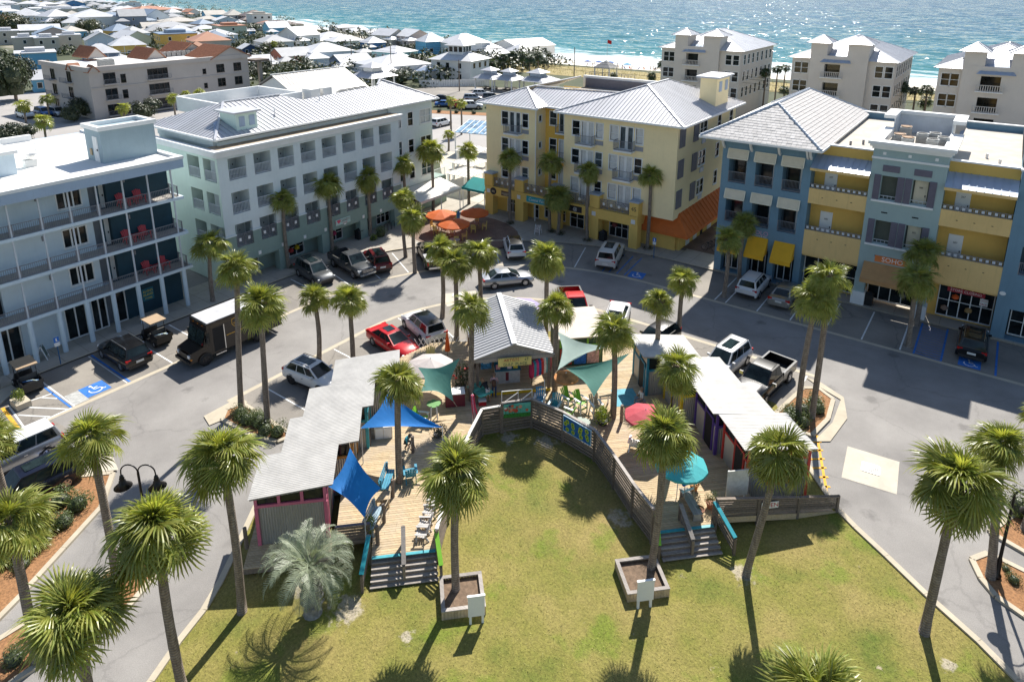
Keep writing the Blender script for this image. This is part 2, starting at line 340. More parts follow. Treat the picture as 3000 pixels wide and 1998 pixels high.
# along the white and blue hotel (bays open to +x)
stripe((-51,13.8),(-45.2,13.9),M_BPAINT,.13);stripe((-51,13.98),(-45.2,14.09));stripe((-51,17.55),(-45.2,17.55),M_BPAINT,.14);stripe((-51,17.35),(-45.2,17.37),w=.07)
stripe((-51,20.5),(-45.2,20.5));stripe((-51,23.3),(-45.2,23.3))
for a,b in (((-48.6,11.6),(-45.1,11.3)),((-48.3,11.7),(-47.9,13.9)),((-45.1,11.3),(-45.15,13.9)),((-48.2,11.8),(-45.2,13.7)),((-48,13.2),(-47,13.8)),((-47,11.6),(-45.2,12.7))): stripe(a,b)
ribbon('parking_line',[(-48.7,11.3),(-45.4,11.05)],.22,.014,M_YPAINT)
def fan(a,r0,r1,m=M_WPAINT): stripe((CX0 + r0 * cos(radians(a)),CY0 + r0 * sin(radians(a))),(CX0 + r1 * cos(radians(a)),CY0 + r1 * sin(radians(a))),m)
for a in (175,167.5,160,152.5,146.5,143.5,129,118,109): fan(a,21.3,26.6)
fan(101.7,21.3,26.6,M_BPAINT)
for a in (96,98,100): fan(a,21.4,26.2,M_BPAINT)
for x in (-17.6,-16.65,-14.02,-11.37,-8.74,-6.13,-3.55): stripe((x,53.35),(x,59.0))
for x in (-2.66,-.94,2.3): stripe((x,53.35),(x - .02,59.1),M_BPAINT,.13)
for i in range(14): stripe((-2.66,53.6 + i * .4),(-.94,53.3 + i * .4),M_BPAINT,.09,.0165)
stripe((-37.4,22.6),(-32.5,22.6));stripe((-37.4,25.4),(-32.5,25.4));stripe((-37.4,20.7),(-32.2,20.6));stripe((-37.4,28.6),(-32.5,28.4))
for a in (178,168,157.5): fan(a,8,13.4)
for x in (-17.6,-14.3,-11.0,-8.2): stripe((x,45.6),(x,40.3))
stripe((-44.8,10.9),(-41.2,10.9),M_BPAINT,.2);stripe((-44.8,12.2),(-38.6,12.4));stripe((-38.3,8),(-37.6,12.0));stripe((-41.2,10.9),(-38.2,10.9),M_BPAINT,.16);stripe((-41.2,10.68),(-38.2,10.68),w=.07)
def wheelchair(x,y,rz,s=1.0):
 t = bpy.data.objects.new('access_symbol',None);COL.objects.link(t);t.location = (x,y,.0175);t.rotation_euler = (0,0,rz);t['kind'] = 'structure'
 MB().box(-.75 * s,.75 * s,-.75 * s,.75 * s,0,.002).obj('blue_field',M_BPAINT,t)
 w = MB()
 w.add([(.42 * s * cos(a) * (1 if k else .8),-.12 * s + .42 * s * sin(a) * (1 if k else .8),.006) for k in (0,1) for a in [radians(150 + 205 * i / 14) for i in range(15)]],[(i,15 + i,16 + i,i + 1) for i in range(14)])
 for a,b in (((-.05,.42),(-.02,-.02)),((-.02,-.02),(.3,-.05)),((.3,-.05),(.42,-.36)),((-.03,.2),(.24,.2)),((.42,-.36),(.56,-.33))): w.bar((a[0] * s,a[1] * s,.006),(b[0] * s,b[1] * s,.006),.085 * s,.002)
 w.cyl(-.08 * s,.54 * s,.004,.007,.095 * s,n=10);w.obj('wheelchair_mark',M_WPAINT,t)
wheelchair(-46.2,15.75,radians(90));wheelchair(-25.3,54.1,radians(10),.95);wheelchair(.75,54.2,0,.9)
sheet('parking_line',[(-45.7,14.15),(-45.25,14.15),(-45.25,15.0),(-46.9,15.0),(-46.9,14.15)][::-1],.0155,mat('worn_paint',(.42,.42,.40),.9,.3,4))
def kerb(path,w=.28,h=.12,seg=3.0,name='kerb'):
 t = bpy.data.objects.new(name,None);COL.objects.link(t);t['kind'] = 'structure';t.location = (*path[0],0);FR[t.name] = (*path[0],0)
 for a,b in zip(path[:-1],path[1:]):
  l = hypot(b[0] - a[0],b[1] - a[1]);k = max(1,round(l / seg));an = atan2(b[1] - a[1],b[0] - a[0])
  for i in range(k):
   m = (i + .5) / k;x = a[0] + (b[0] - a[0]) * m;y = a[1] + (b[1] - a[1]) * m;e = l / k / 2 - .006
   pbox('kerbstone',M_KERB,t,x - e,x + e,y - w / 2,y + w / 2,-.02,h,an)
KL = [(-30.2,21.2),(-28.9,18.1),(-28.08,15.85),(-26.54,13.88),(-25.3,12.2),(-24.5,10.9),(-23.95,9.5),(-23.2,8.0),(-22.4,5.6),(-21.9,2.5)]
KR = [(-6.1,36.3),(-3.92,33.55),(-2.78,32.62),(-1.25,31.55),(.5,30.25),(2.5,28.95),(3.8,27.9),(5.0,26.5),(6.0,24.6)]
kerb(KL);kerb(KR)
sheet('lawn',KL + [(-21.5,-3),(8,8),(7,22)] + KR[::-1] + [(-9,41),(-24,43),(-33,31)],.032,M_LAWN)
# the straw-mulched islands
def island(poly,kseg=2.2,m=M_MULCH,name='planting_bed'):
 cx = sum(p[0] for p in poly) / len(poly);cy = sum(p[1] for p in poly) / len(poly)
 struct(name,MB().prism(poly,-.02,.09),m);kerb(poly + poly[:1],.26,.13,kseg)
IS_L = [(-36.9,19.6),(-36.2,18.9),(-33.6,19.0),(-31.6,19.6),(-31.3,20.5),(-36.6,20.6)]
IS_R = [(-8.9,38.6),(-6.3,38.9),(-5.9,41.2),(-6.1,43.6),(-7.2,44.4),(-8.0,43.8)]
MED1 = [(-36.6,12.6),(-38.0,11.2),(-37.9,8),(-38.4,2),(-29.3,2),(-31.67,6.5),(-34.44,11.06)]
MED2 = [(-28.9,11.3),(-29.6,11.8),(-30.2,11.2),(-29.9,9.3),(-30.0,5),(-29.2,.5),(-27.0,.5),(-27.5,4.9),(-27.3,9.1),(-28.0,10.6)]
ISL_R = [(2.0,33.7),(2.6,34.6),(4.2,34.3),(6.4,33.4),(6.4,30.6),(4.0,31.5),(3.0,31.95),(2.4,32.7)]
for p_ in (IS_L,IS_R,MED1,MED2,ISL_R): island(p_)
for p_,z in (([(-37.45,18.4),(-36.3,18.1),(-36.1,19.2),(-36.6,20.9),(-37.5,20.9)],.06),([(-5.7,43.9),(-5.6,41),(-6.1,38.4),(-5.3,39.0),(-4.95,42),(-5.6,44.3),(-7.3,45.3),(-8.2,45.3),(-7.3,44.7)],.06)):
 sheet('island_apron',p_[::-1] if False else p_,z,M_KERB)
sheet('island_apron',[(-36.6,12.9),(-38.3,13.3),(-39.4,12.4),(-38.2,11.2)],.10,M_PAD)
island([(2.6,36.2),(6.5,34.8),(8,40),(4.4,40.2)])
# raised pavements
walk_in = [(-56,8),(-56,62),(-22,62)]
struct('pavement',MB().prism(kerb_o[:-2] + [(-24,59.3),(-24,62.2),(-56,62.2),(-56,8)][0:],-.05,.12),M_WALK)
struct('pavement',MB().prism([(-23.98,59.3),(14,59.3),(14,63),(-23.98,63)],-.05,.12),M_WALK)
ribbon('pavement_edge',[(x,y) for x,y in kerb_o],.2,.128,M_KERB)
sheet('brick_plaza',[(-46.2 + 7 * cos(a) * 1.0,53.3 + 5.2 * sin(a)) for a in [2 * pi * i / 26 for i in range(26)]],.126,M_BRICKP)
sheet('brick_plaza',[(-24.6,62.9),(-20.2,62.9),(-20.2,96),(-24.6,96)],.126,M_BRICKP)
struct('pavement',MB().prism([(-24.7,63),(-20.1,63),(-20.1,96),(-24.7,96)],-.05,.118),M_WALK)
sheet('pavement',[(-56,62),(-44.5,62),(-58,84),(-74,80)],.05,M_PAD)
# side court at the left edge, by the hotel
struct('pavement',MB().prism([(-52,-4),(-48.9,-4),(-48.6,10.9),(-45.2,10.6),(-45.3,8.2),(-45.3,6),(-45.2,-4),(-56,-4),(-56,8),(-52,8)][0:0] or [(-56,-4),(-45.3,-4),(-45.3,10.5),(-48.9,11.0),(-50.2,12.6),(-51.2,12.6),(-56,12.6)],-.05,.1),M_PAD)
# coast road and car park seen between the green and yellow buildings
sheet('coast_road',[(-190,20),(-20,96),(60,100),(60,122),(-70,118),(-200,66)],.02,mat('pale_asphalt',(.36,.34,.32),.9,.1,.2,.2,20))
sheet('car_park',[(-128,108),(-84,128),(-92,150),(-124,136)],.024,M_BAY)
sheet('planting_bed',[(-112,98),(-84,110),(-82,114),(-112,102.5)],.05,M_MULCH)
sheet('dune',[(-150,172),(-60,176),(20,190),(20,198),(-60,196),(-140,196)],.06,M_DUNE)
# ------------------------------------------------------------ building helpers
M_WHITE = mat('white_trim',(.80,.80,.78),.55,.05,1.2,.05);M_GLASS = glassmat('window_glass');M_GLASS2 = glassmat('bright_glass',(.06,.075,.08));M_BLIND = mat('window_blind',(.62,.62,.60),.5,.1,4)
M_DKMETAL = mat('dark_metal',(.035,.036,.04),.4,.2,3,metal=.5);M_GREYRAIL = mat('grey_rail',(.22,.23,.26),.5,.1,metal=.3);M_RAIL = mat('pale_rail',(.56,.60,.64),.5,.1)
def seamroof(name,col):
 m,nt,p,out = newmat(name);co = pos(nt);oi = N(nt,'ObjectInfo')
 c = ramp(nt,noise(nt,co,.35,6,.65),[(.3,tuple(x * .86 for x in col)),(.7,col)])
 h = N(nt,'HueSaturation');L(nt,c,h.inputs['Color']);L(nt,mathn(nt,'MULTIPLY_ADD',oi.outputs['Random'],.12,.92),h.inputs['Value'])
 L(nt,h.outputs[0],p.inputs['Base Color']);p.inputs['Metallic'].default_value = .15;p.inputs['Roughness'].default_value = .42
 L(nt,bumpn(nt,noise(nt,co,1.3,3),.06,.05),p.inputs['Normal']);return m
M_SEAM = seamroof('white_metal_roof',(.56,.56,.58));M_SEAMB = seamroof('blue_grey_metal_roof',(.42,.50,.62));M_SEAMG = seamroof('weathered_metal_roof',(.36,.345,.325))
def P3(pl,c,a,z):                      # point on plane x=c ('x') or y=c ('y')
 return (c,a,z) if pl == 'x' else (a,c,z)
def obx(mb,pl,c0,c1,a0,a1,z0,z1):
 lo,hi = min(c0,c1),max(c0,c1)
 return mb.box(lo,hi,a0,a1,z0,z1) if pl == 'x' else mb.box(a0,a1,lo,hi,z0,z1)
def ppb(name,m,par,pl,c0,c1,a0,a1,z0,z1):
 lo,hi = min(c0,c1),max(c0,c1)
 return pbox(name,m,par,lo,hi,a0,a1,z0,z1) if pl == 'x' else pbox(name,m,par,a0,a1,lo,hi,z0,z1)
def wall(name,m,par,pl,c,f,a0,a1,z0,z1,ops=(),depth=.25):
 """upright wall with real openings; f = outward direction (+1/-1)"""
 As = sorted({a0,a1,*[x for o in ops for x in o[:2]]});Zs = sorted({z0,z1,*[x for o in ops for x in o[2:4]]});b = MB()
 for i in range(len(As) - 1):
  for j in range(len(Zs) - 1):
   am,zm = (As[i] + As[i + 1]) / 2,(Zs[j] + Zs[j + 1]) / 2
   if any(o[0] < am < o[1] and o[2] < zm < o[3] for o in ops): continue
   b.add([P3(pl,c,a,z) for a,z in ((As[i],Zs[j]),(As[i + 1],Zs[j]),(As[i + 1],Zs[j + 1]),(As[i],Zs[j + 1]))],[(0,1,2,3)])
 for o in ops:
  d = o[4] if len(o) > 4 else depth
  q = [(o[0],o[2]),(o[1],o[2]),(o[1],o[3]),(o[0],o[3])]
  for k in range(4):
   a,e = q[k],q[(k + 1) % 4]
   b.add([P3(pl,c,*a),P3(pl,c,*e),P3(pl,c - f * d,*e),P3(pl,c - f * d,*a)],[(0,1,2,3)])
 return b.obj(name,m,par)
def window(par,pl,c,f,a0,a1,z0,z1,m=None,cols=1,rows=2,t=.09,trim=.09,glass=None,rec=.10,sill=True):
 """trim proud of the wall, sash bars, glass set back; panes are the window's own pieces"""
 m = m or M_WHITE;b = MB()
 for (x0,x1,y0,y1) in ((a0 - trim,a0,z0 - trim,z1 + trim),(a1,a1 + trim,z0 - trim,z1 + trim),(a0,a1,z0 - trim,z0),(a0,a1,z1,z1 + trim)):
  obx(b,pl,c - f * .12,c + f * .035,x0,x1,y0,y1)
 if sill: obx(b,pl,c,c + f * .09,a0 - trim,a1 + trim,z0 - trim - .05,z0 - trim)
 for i in range(1,cols): x = a0 + (a1 - a0) * i / cols;obx(b,pl,c - f * .11,c + f * .012,x - t / 2,x + t / 2,z0,z1)
 for j in range(1,rows): z = z0 + (z1 - z0) * j / rows;obx(b,pl,c - f * .108,c + f * .008,a0,a1,z - t / 3,z + t / 3)
 w = b.obj('window',m,par)
 g = glass or random.choice((M_GLASS,M_GLASS2,M_BLIND,M_GLASS2))
 for i in range(cols):
  for j in range(rows):
   x0 = a0 + (a1 - a0) * i / cols;x1 = a0 + (a1 - a0) * (i + 1) / cols;y0 = z0 + (z1 - z0) * j / rows;y1 = z0 + (z1 - z0) * (j + 1) / rows
   ppb('pane',g,w,pl,c - f * rec,c - f * (rec - .02),x0 + .01,x1 - .01,y0 + .01,y1 - .01)
 return w
def railing(name,m,par,pl,c,a0,a1,z0,h=1.0,pitch=.13,r=.018,top=True,posts=()):
 b = MB()
 for z in (z0 + .07,z0 + h): obx(b,pl,c - .025,c + .025,a0,a1,z - .022,z + .022)
 n = max(1,int((a1 - a0) / pitch))
 for i in range(n + 1): a = a0 + (a1 - a0) * i / n;obx(b,pl,c - r / 2,c + r / 2,a - r / 2,a + r / 2,z0 + .09,z0 + h - .02)
 for a in (a0,a1) + tuple(posts): obx(b,pl,c - .035,c + .035,a - .035,a + .035,z0,z0 + h + .03)
 return b.obj(name,m,par)
def sqrail(name,m,par,pl,c,a0,a1,z0,h=.9,k=2,inner=None):
 """railing of square frames, each with a small white square held by diagonals"""
 b = MB();w = [];s = (a1 - a0) / k
 for z in (z0 + .06,z0 + h): obx(b,pl,c - .03,c + .03,a0,a1,z - .03,z + .03)
 for i in range(k + 1): a = a0 + s * i;obx(b,pl,c - .028,c + .028,a - .028,a + .028,z0,z0 + h)
 for i in range(k):
  am = a0 + s * (i + .5);zm = z0 + .06 + (h - .06) / 2
  for e in (.36,.24):
   for sg in (-1,1):
    obx(b,pl,c - .02,c + .02,am - s * e,am + s * e,zm + sg * h * e * .92 - .016,zm + sg * h * e * .92 + .016)
    obx(b,pl,c - .019,c + .019,am + sg * s * e - .016,am + sg * s * e + .016,zm - h * e * .92,zm + h * e * .92)
  for sa in (-1,1):
   for sz in (-1,1): b.bar(P3(pl,c,am + sa * s * .1,zm + sz * h * .1),P3(pl,c,am + sa * s * .47,zm + sz * h * .42),.025,.025)
  w.append((am - s * .13,am + s * .13,zm - h * .13,zm + h * .13))
 o = b.obj(name,m,par)
 for q in w: ppb('square_plate',inner or M_WHITE,o,pl,c - .03,c + .03,*q)
 return o
def seam_slope(par,m,pts,along,pitch=.42,t=.06,rib=.05,name='roof_panel',eave=None):
 """a roof slope (planar polygon, any shape) cut into standing-seam panels running down the slope; along = horizontal unit vector across the panels"""
 P = [Vector(p) for p in pts];ax = Vector((*along,0));o = P[0]
 n = None
 for i in range(1,len(P) - 1):
  n = (P[i] - o).cross(P[i + 1] - o)
  if n.length > 1e-6: break
 n.normalize()
 if n.z < 0: n = -n
 up = n.cross(ax).normalized()
 T = [((p - o).dot(ax),(p - o).dot(up)) for p in P];lo = min(t_[0] for t_ in T);hi = max(t_[0] for t_ in T);k = max(1,round((hi - lo) / pitch));w = (hi - lo) / k
 def clip(poly,x,keep_gt):
  res = []
  for i in range(len(poly)):
   a,b = poly[i],poly[(i + 1) % len(poly)];ia = (a[0] >= x) == keep_gt;ib = (b[0] >= x) == keep_gt
   if ia: res.append(a)
   if ia != ib: tt = (x - a[0]) / (b[0] - a[0]);res.append((x,a[1] + (b[1] - a[1]) * tt))
  return res
 for i in range(k):
  x0,x1 = lo + w * i,lo + w * (i + 1);q = clip(clip(T,x0 + 1e-5,True),x1 - 1e-5,False)
  if len(q) < 3: continue
  ys = [y for x,y in q if abs(x - x0) < .02]
  b = MB();W_ = [o + ax * x + up * y for x,y in q]
  b.add([p + n * 0 for p in W_] + [p - n * t for p in W_],[tuple(range(len(q)))] + [tuple(range(2 * len(q) - 1,len(q) - 1,-1))] + [(j,len(q) + j,len(q) + (j + 1) % len(q),(j + 1) % len(q)) for j in range(len(q))])
  if len(ys) >= 2 and i:
   a = o + ax * x0 + up * min(ys) + n * rib / 2;e = o + ax * x0 + up * max(ys) + n * rib / 2
   b.bar(a,e,.035,rib + .01)
  b.obj(name,m,par)
def hip(par,m,x0,x1,y0,y1,z0,z1,rx0=None,rx1=None,ry0=None,ry1=None,pitch=.42,caps=True,sides='snew'):
 """hip roof over a rectangle; ridge from (rx0,ry0) to (rx1,ry1) at height z1"""
 A,B,C,D = (x0,y0,z0),(x1,y0,z0),(x1,y1,z0),(x0,y1,z0);E_,F_ = (rx0,ry0,z1),(rx1,ry1,z1)
 ns = abs(ry1 - ry0) >= abs(rx1 - rx0)
 if ns: sl = {'s': [A,B,E_],'e': [B,C,F_,E_],'n': [C,D,F_],'w': [D,A,E_,F_]};hips = [(A,E_),(B,E_),(C,F_),(D,F_),(E_,F_)]
 else: sl = {'s': [A,B,F_,E_],'e': [B,C,F_],'n': [C,D,E_,F_],'w': [D,A,E_]};hips = [(A,E_),(D,E_),(B,F_),(C,F_),(E_,F_)]
 for k in sides: seam_slope(par,m,sl[k],(1,0) if k in 'sn' else (0,1),pitch)
 if caps:
  for a,e in hips:
   if (Vector(a) - Vector(e)).length > .1: MB().bar((a[0],a[1],a[2] + .04),(e[0],e[1],e[2] + .04),.2,.05).obj('ridge_cap',m,par)
def stair_door(par,pl,c,f,a0,a1,z0,z1,m,knob=True):
 b = MB();obx(b,pl,c - f * .02,c + f * .03,a0,a1,z0,z1);d = b.obj('door',m,par)
 for i in range(2):
  for j in range(3):
   w = (a1 - a0) / 2;h = (z1 - z0) / 3.1;q = MB();obx(q,pl,c + f * .03,c + f * .042,a0 + w * i + .08,a0 + w * (i + 1) - .08,z0 + .1 + h * j,z0 + h * (j + 1) - .05);q.obj('door_panel',m,d)
 if knob: k = MB();obx(k,pl,c + f * .03,c + f * .09,a1 - .15,a1 - .08,z0 + .9,z0 + 1.05);k.obj('handle',M_DKMETAL,d)
 return d
def acunit(x,y,z,s=1,lab=None,rust=False):
 t = thing('air_conditioner',lab,'air conditioner',(x,y,z),0,'air conditioners on the roofs');m = mat('ac_grey',(.42,.42,.40),.6,.2,4);m2 = mat('ac_rust',(.42,.28,.18),.8,.3,5)
 b = MB();b.box(x - .42 * s,x + .42 * s,y - .42 * s,y + .42 * s,z,z + .95 * s);b.obj('cabinet',m,t)
 for i in range(7): MB().box(x - .43 * s,x + .43 * s,y - .43 * s,y + .43 * s,z + (.1 + .11 * i) * s,z + (.13 + .11 * i) * s).obj('louvre',mat('ac_dark',(.12,.12,.12),.6),t)
 MB().cyl(x,y,z + .95 * s,z + 1.0 * s,.36 * s,n=16).obj('fan_guard',m2 if rust else M_DARK,t);MB().lathe(x,y,[(.42 * s,z + .95 * s),(.44 * s,z + 1.03 * s),(.36 * s,z + 1.03 * s)],16).obj('rim',m2 if rust else m,t)

# ------------------------------------------------------------ A: white and blue hotel with galleries (front on x = -52.85)
M_AW = mat('hotel_white',(.60,.70,.76),.8,.06,.6,.15,30,streak=.12);M_AT = mat('hotel_teal',(.012,.05,.075),.7,.2,.8,.1);M_ABX = mat('hotel_blue_grey',(.30,.39,.43),.8,.07,.7,.2,30,streak=.15)
M_AF = mat('hotel_fascia',(.36,.46,.58),.7,.06,.7,.1,streak=.15);M_AR = mat('membrane_roof',(.74,.73,.70),.8,.06,.3,.15);M_AS = mat('gallery_floor',(.40,.37,.33),.9,.1,2)
A = thing('hotel','white and dark teal hotel with open galleries, round columns and a flat white roof','building',(-60,15,0))
XF,XW,V0,V1 = -52.7,-54.3,3.0,26.35
ops = []
ZF = [3.57,6.58,9.57]
for z in ZF:
 for v in (18.2,7.0): ops.append((v,v + 1.68,z + .72,z + 2.15,.12))
 ops.append((13.05,13.9,z + .02,z + 2.15,.5));ops.append((21.1,21.6,z + .02,z + 2.2,.5))
W_ = wall('wall',M_AW,A,'x',XW,1,V0,20.35,.1,12.5,[o for o in ops if o[1] < 20.3] + [(17.4,18.85,.15,2.85,.1),(19.25,20.3,.15,2.75,.1),(13.0,14.6,.15,2.8,.5),(6,9,.15,2.7,.2)])
wall('wall',M_AT,A,'x',XW,1,21.0,V1,.1,12.5,[o for o in ops if o[0] > 20.3] + [(21.0,21.75,.15,2.7,.1)])
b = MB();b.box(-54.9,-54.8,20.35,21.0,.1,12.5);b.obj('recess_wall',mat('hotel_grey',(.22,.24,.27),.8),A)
MB().box(-70,-54.95,V0,V1 - .01,.1,12.3).obj('block',M_AW,A)
for z in ZF:
 for v in (18.2,7.0): window(A,'x',XW,1,v + .06,v + 1.62,z + .78,z + 2.1,M_WHITE,3,1,.1,.08,M_GLASS)
 pbox('door',M_DARK,A,-54.75,-54.7,13.06,13.89,z + .02,z + 2.15);stair_door(A,'x',-54.72,1,21.12,21.58,z + .02,z + 2.15,M_WHITE)
 s = MB();s.box(-54.9,XF,V0,V1 + .35,z - .24,z);s.obj('gallery_slab',M_AW,A);pbox('gallery_floor',M_AS,A,-54.28,-52.8,V0,V1 + .2,z,z + .012)
 for v in (12.6,16.9,22.9): pbox('wall_lamp',M_GREYRAIL,A,-54.3,-54.18,v,v + .12,z + 1.75,z + 2.1)
cols = [25.94 - 1.863 * i for i in range(13)]
for i,v in enumerate(cols):
 c = MB().cyl(-52.85,v,.12,3.33,.17,n=16);c.obj('column',M_AW,A,True,40)
 for z,zt in ((3.57,6.34),(6.58,9.33),(9.57,12.0)): pbox('gallery_post',M_RAIL,A,-52.9,-52.8,v - .05,v + .05,z,zt)
for z in ZF:
 for a,c in zip(cols[1:],cols[:-1]): railing('railing',M_GREYRAIL,A,'x',-52.85,a + .1,c - .1,z,.86,.12)
 railing('railing',M_GREYRAIL,A,'y',V1 - .02,-54.2,-52.9,z,.86,.12)
pbox('roof_fascia',M_AF,A,-70,-52.3,V0 - .5,V1 + .45,12.02,12.72)
pbox('roof_membrane',M_AR,A,-69.6,-52.75,V0 - .3,V1 + .1,12.72,12.735)
for x0,x1,y0,y1,z in ((-52.75,-52.25,V0 - .5,V1 + .5,12.95),(-70,-52.76,V1 + .1,V1 + .5,12.93),(-69.9,-69.4,V0,17.9,13.25),(-69.9,-69.4,19.2,22.3,13.25)): pbox('parapet',M_WHITE,A,x0,x1,y0,y1,12.72,z)
MB().box(-58.2,-55.5,22.3,27.0 - .55,12.73,15.3).obj('stair_tower',M_ABX,A)
for x0,x1,y0,y1 in ((-58.35,-55.35,22.15,22.5),(-58.35,-55.35,26.25,26.6),(-58.35,-58.0,22.5,26.25),(-55.7,-55.35,22.5,26.25)): pbox('tower_parapet',M_WHITE,A,x0,x1,y0,y1,15.3,15.62)
stair_door(A,'y',22.3,-1,-56.9,-56.1,12.75,14.75,M_WHITE);pbox('junction_box',mat('rusty_box',(.45,.33,.18),.7,.3,6),A,-57.5,-57.2,22.22,22.3,13.2,13.7)
MB().box(-61.5,-57.5,8,17.2,12.73,14.3).obj('roof_house',M_AW,A);pbox('tower_parapet',M_WHITE,A,-61.7,-57.3,7.8,17.4,14.3,14.52)
MB().lathe(-59.2,18.6,[(0,13.4),(.35,13.45),(.5,13.65)],14).obj('dish',M_AR,A);pbox('dish_foot',M_AR,A,-59.5,-58.9,18.2,19,12.73,13.3);MB().cyl(-59.4,19.2,12.7,14.6,.03).obj('vent_pipe',M_WHITE,A)
for a0,a1,k in ((17.46,18.8,2),(19.3,20.25,2),(21.04,21.7,1),(13.1,14.5,2),(6.1,8.9,3)): window(A,'x',XW,1,a0,a1,.2,2.68,M_WHITE,k,1,.09,.06,M_GLASS,sill=False)
sg = MB().box(-54.3,-54.24,23.05,23.95,1.15,2.2).obj('shop_sign',mat('sign_teal',(.02,.16,.22),.6),A)
for i,s_ in enumerate(("ALVIN'S",'ISLAND')): text('lettering',s_,.27,mat('sign_yellow',(.80,.62,.03),.6),sg,face(-54.232,23.5,1.95 - .3 * i,0),sx=.85)
text('lettering','STORE',.2,MATS['sign_yellow'],sg,face(-54.232,23.5,1.33,0))
# gallery furniture
M_RED = mat('coral_red_paint',(.55,.06,.07),.55,.1,3)
def adirondack(name,label,x,y,z,rz,m,group=None,s=1.0,h=0,m2=None):
 """slatted garden chair; h lifts the seat to bar height"""
 t = thing(name,label,'chair',(x,y,z),rz,group,off=(0,0,0));m2 = m2 or m
 for sx in (-1,1):
  MB().bar((.30 * s,sx * .29 * s,0),(.28 * s,sx * .29 * s,.56 * s + h),.05 * s,.09 * s).obj('leg',m2,t)
  MB().bar((-.42 * s,sx * .26 * s,0),(-.2 * s,sx * .26 * s,.40 * s + h),.05 * s,.09 * s).obj('leg',m2,t)
  MB().bar((.38 * s,sx * .31 * s,.57 * s + h),(-.34 * s,sx * .31 * s,.55 * s + h),.13 * s,.03 * s).obj('armrest',m2,t)
 if h:
  for sx in (-1,1): MB().bar((.28 * s,sx * .29 * s,.3),(-.26 * s,sx * .26 * s,.3),.04,.06).obj('stretcher',m2,t)
  MB().bar((.29 * s,-.29 * s,.32),(.29 * s,.29 * s,.32),.1,.03).obj('foot_rest',m,t)
 for i in range(4): x0 = .28 * s - i * .13 * s;MB().bar((x0,-.27 * s,.38 * s + h - i * .035 * s),(x0,.27 * s,.38 * s + h - i * .035 * s),.11 * s,.025 * s).obj('seat_slat',m,t)
 for i in range(5): y0 = (-2 + i) * .115 * s;MB().bar((-.2 * s,y0 * .85,.27 * s + h),(-.50 * s,y0 * 1.15,(1.0 - abs(i - 2) * .045) * s + h),.10 * s,.025 * s).obj('back_slat',m,t)
 return t
def chair_table(x,y,z,m,lab,group):
 t = thing('side_table',lab,'table',(x,y,z),0,group);MB().box(x - .28,x + .28,y - .28,y + .28,z + .5,z + .54).obj('table_top',m,t)
 for a in (-1,1):
  for c in (-1,1): MB().box(x + a * .22 - .03,x + a * .22 + .03,y + c * .22 - .03,y + c * .22 + .03,z,z + .5).obj('leg',m,t)
for z,fl in ((9.585,'top'),(6.595,'middle'),(3.585,'lowest')):
 dv = 1.15 if fl == 'lowest' else 0
 for v in (22.45 + dv,23.75 + dv): adirondack('garden_chair','coral red slatted chair on the hotel\'s %s gallery' % fl,-53.75,v,z,radians(0),M_RED,'red chairs on the galleries',1.0)
 chair_table(-53.7,23.1 + dv,z,M_RED,'coral red side table between two chairs on the hotel\'s %s gallery' % fl,None)

# ------------------------------------------------------------ B: pale green building with arcade (front on x = -52.95)
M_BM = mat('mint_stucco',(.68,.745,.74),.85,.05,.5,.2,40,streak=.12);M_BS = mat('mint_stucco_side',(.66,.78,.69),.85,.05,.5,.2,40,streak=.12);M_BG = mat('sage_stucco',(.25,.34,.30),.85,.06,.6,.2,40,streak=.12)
M_BB = mat('balcony_grey',(.40,.45,.46),.85,.08,1);M_TAN = mat('gravel_roof',(.46,.36,.25),.95,.2,2,.4,30)
B = thing('building','pale green four-storey building with recessed balconies above a dark green arcade','building',(-60,44,0))
bays = [30.95 + 2.485 * i for i in range(8)]
ops = []
for i,v in enumerate(bays):
 for z0,z1 in ((9.78,11.72),(6.68,8.68)): ops.append((v,v + 1.72,z0,z1,1.6))
wall('wall',M_BM,B,'x',-52.95,1,30.0,51.2,5.75,12.0,ops)
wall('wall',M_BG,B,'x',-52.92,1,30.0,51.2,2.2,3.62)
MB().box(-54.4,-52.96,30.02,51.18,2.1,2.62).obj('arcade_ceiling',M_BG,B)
for i in range(9):
 v = 30.0 if i == 0 else bays[i - 1] + 1.72;v1 = 51.2 if i == 8 else (bays[i] if i else bays[0])
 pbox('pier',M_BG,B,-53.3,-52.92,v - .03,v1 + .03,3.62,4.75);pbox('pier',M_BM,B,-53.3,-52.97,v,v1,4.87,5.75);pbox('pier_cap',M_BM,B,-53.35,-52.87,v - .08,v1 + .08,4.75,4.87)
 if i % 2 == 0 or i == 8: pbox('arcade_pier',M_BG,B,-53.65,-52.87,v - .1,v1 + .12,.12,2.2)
wall('wall',M_BS,B,'y',30.0,-1,-65,-52.95,.1,12.0,[(a,a + 1.9,z,z + 2.0,1.2) for a in (-57.75,-55.2) for z in (9.7,6.68,3.7)])
for a in (-57.75,-55.2):
 for z in (9.7,6.68,3.7): pbox('balcony_wall',M_BB,B,a - .1,a + 2,31.2,31.25,z - .1,z + 2.1);railing('railing',M_RAIL,B,'y',30.12,a + .02,a + 1.88,z + .02,.9,.13,.032);pbox('pane',M_GLASS,B,a + .2,a + .9,31.18,31.2,z,z + 1.9)
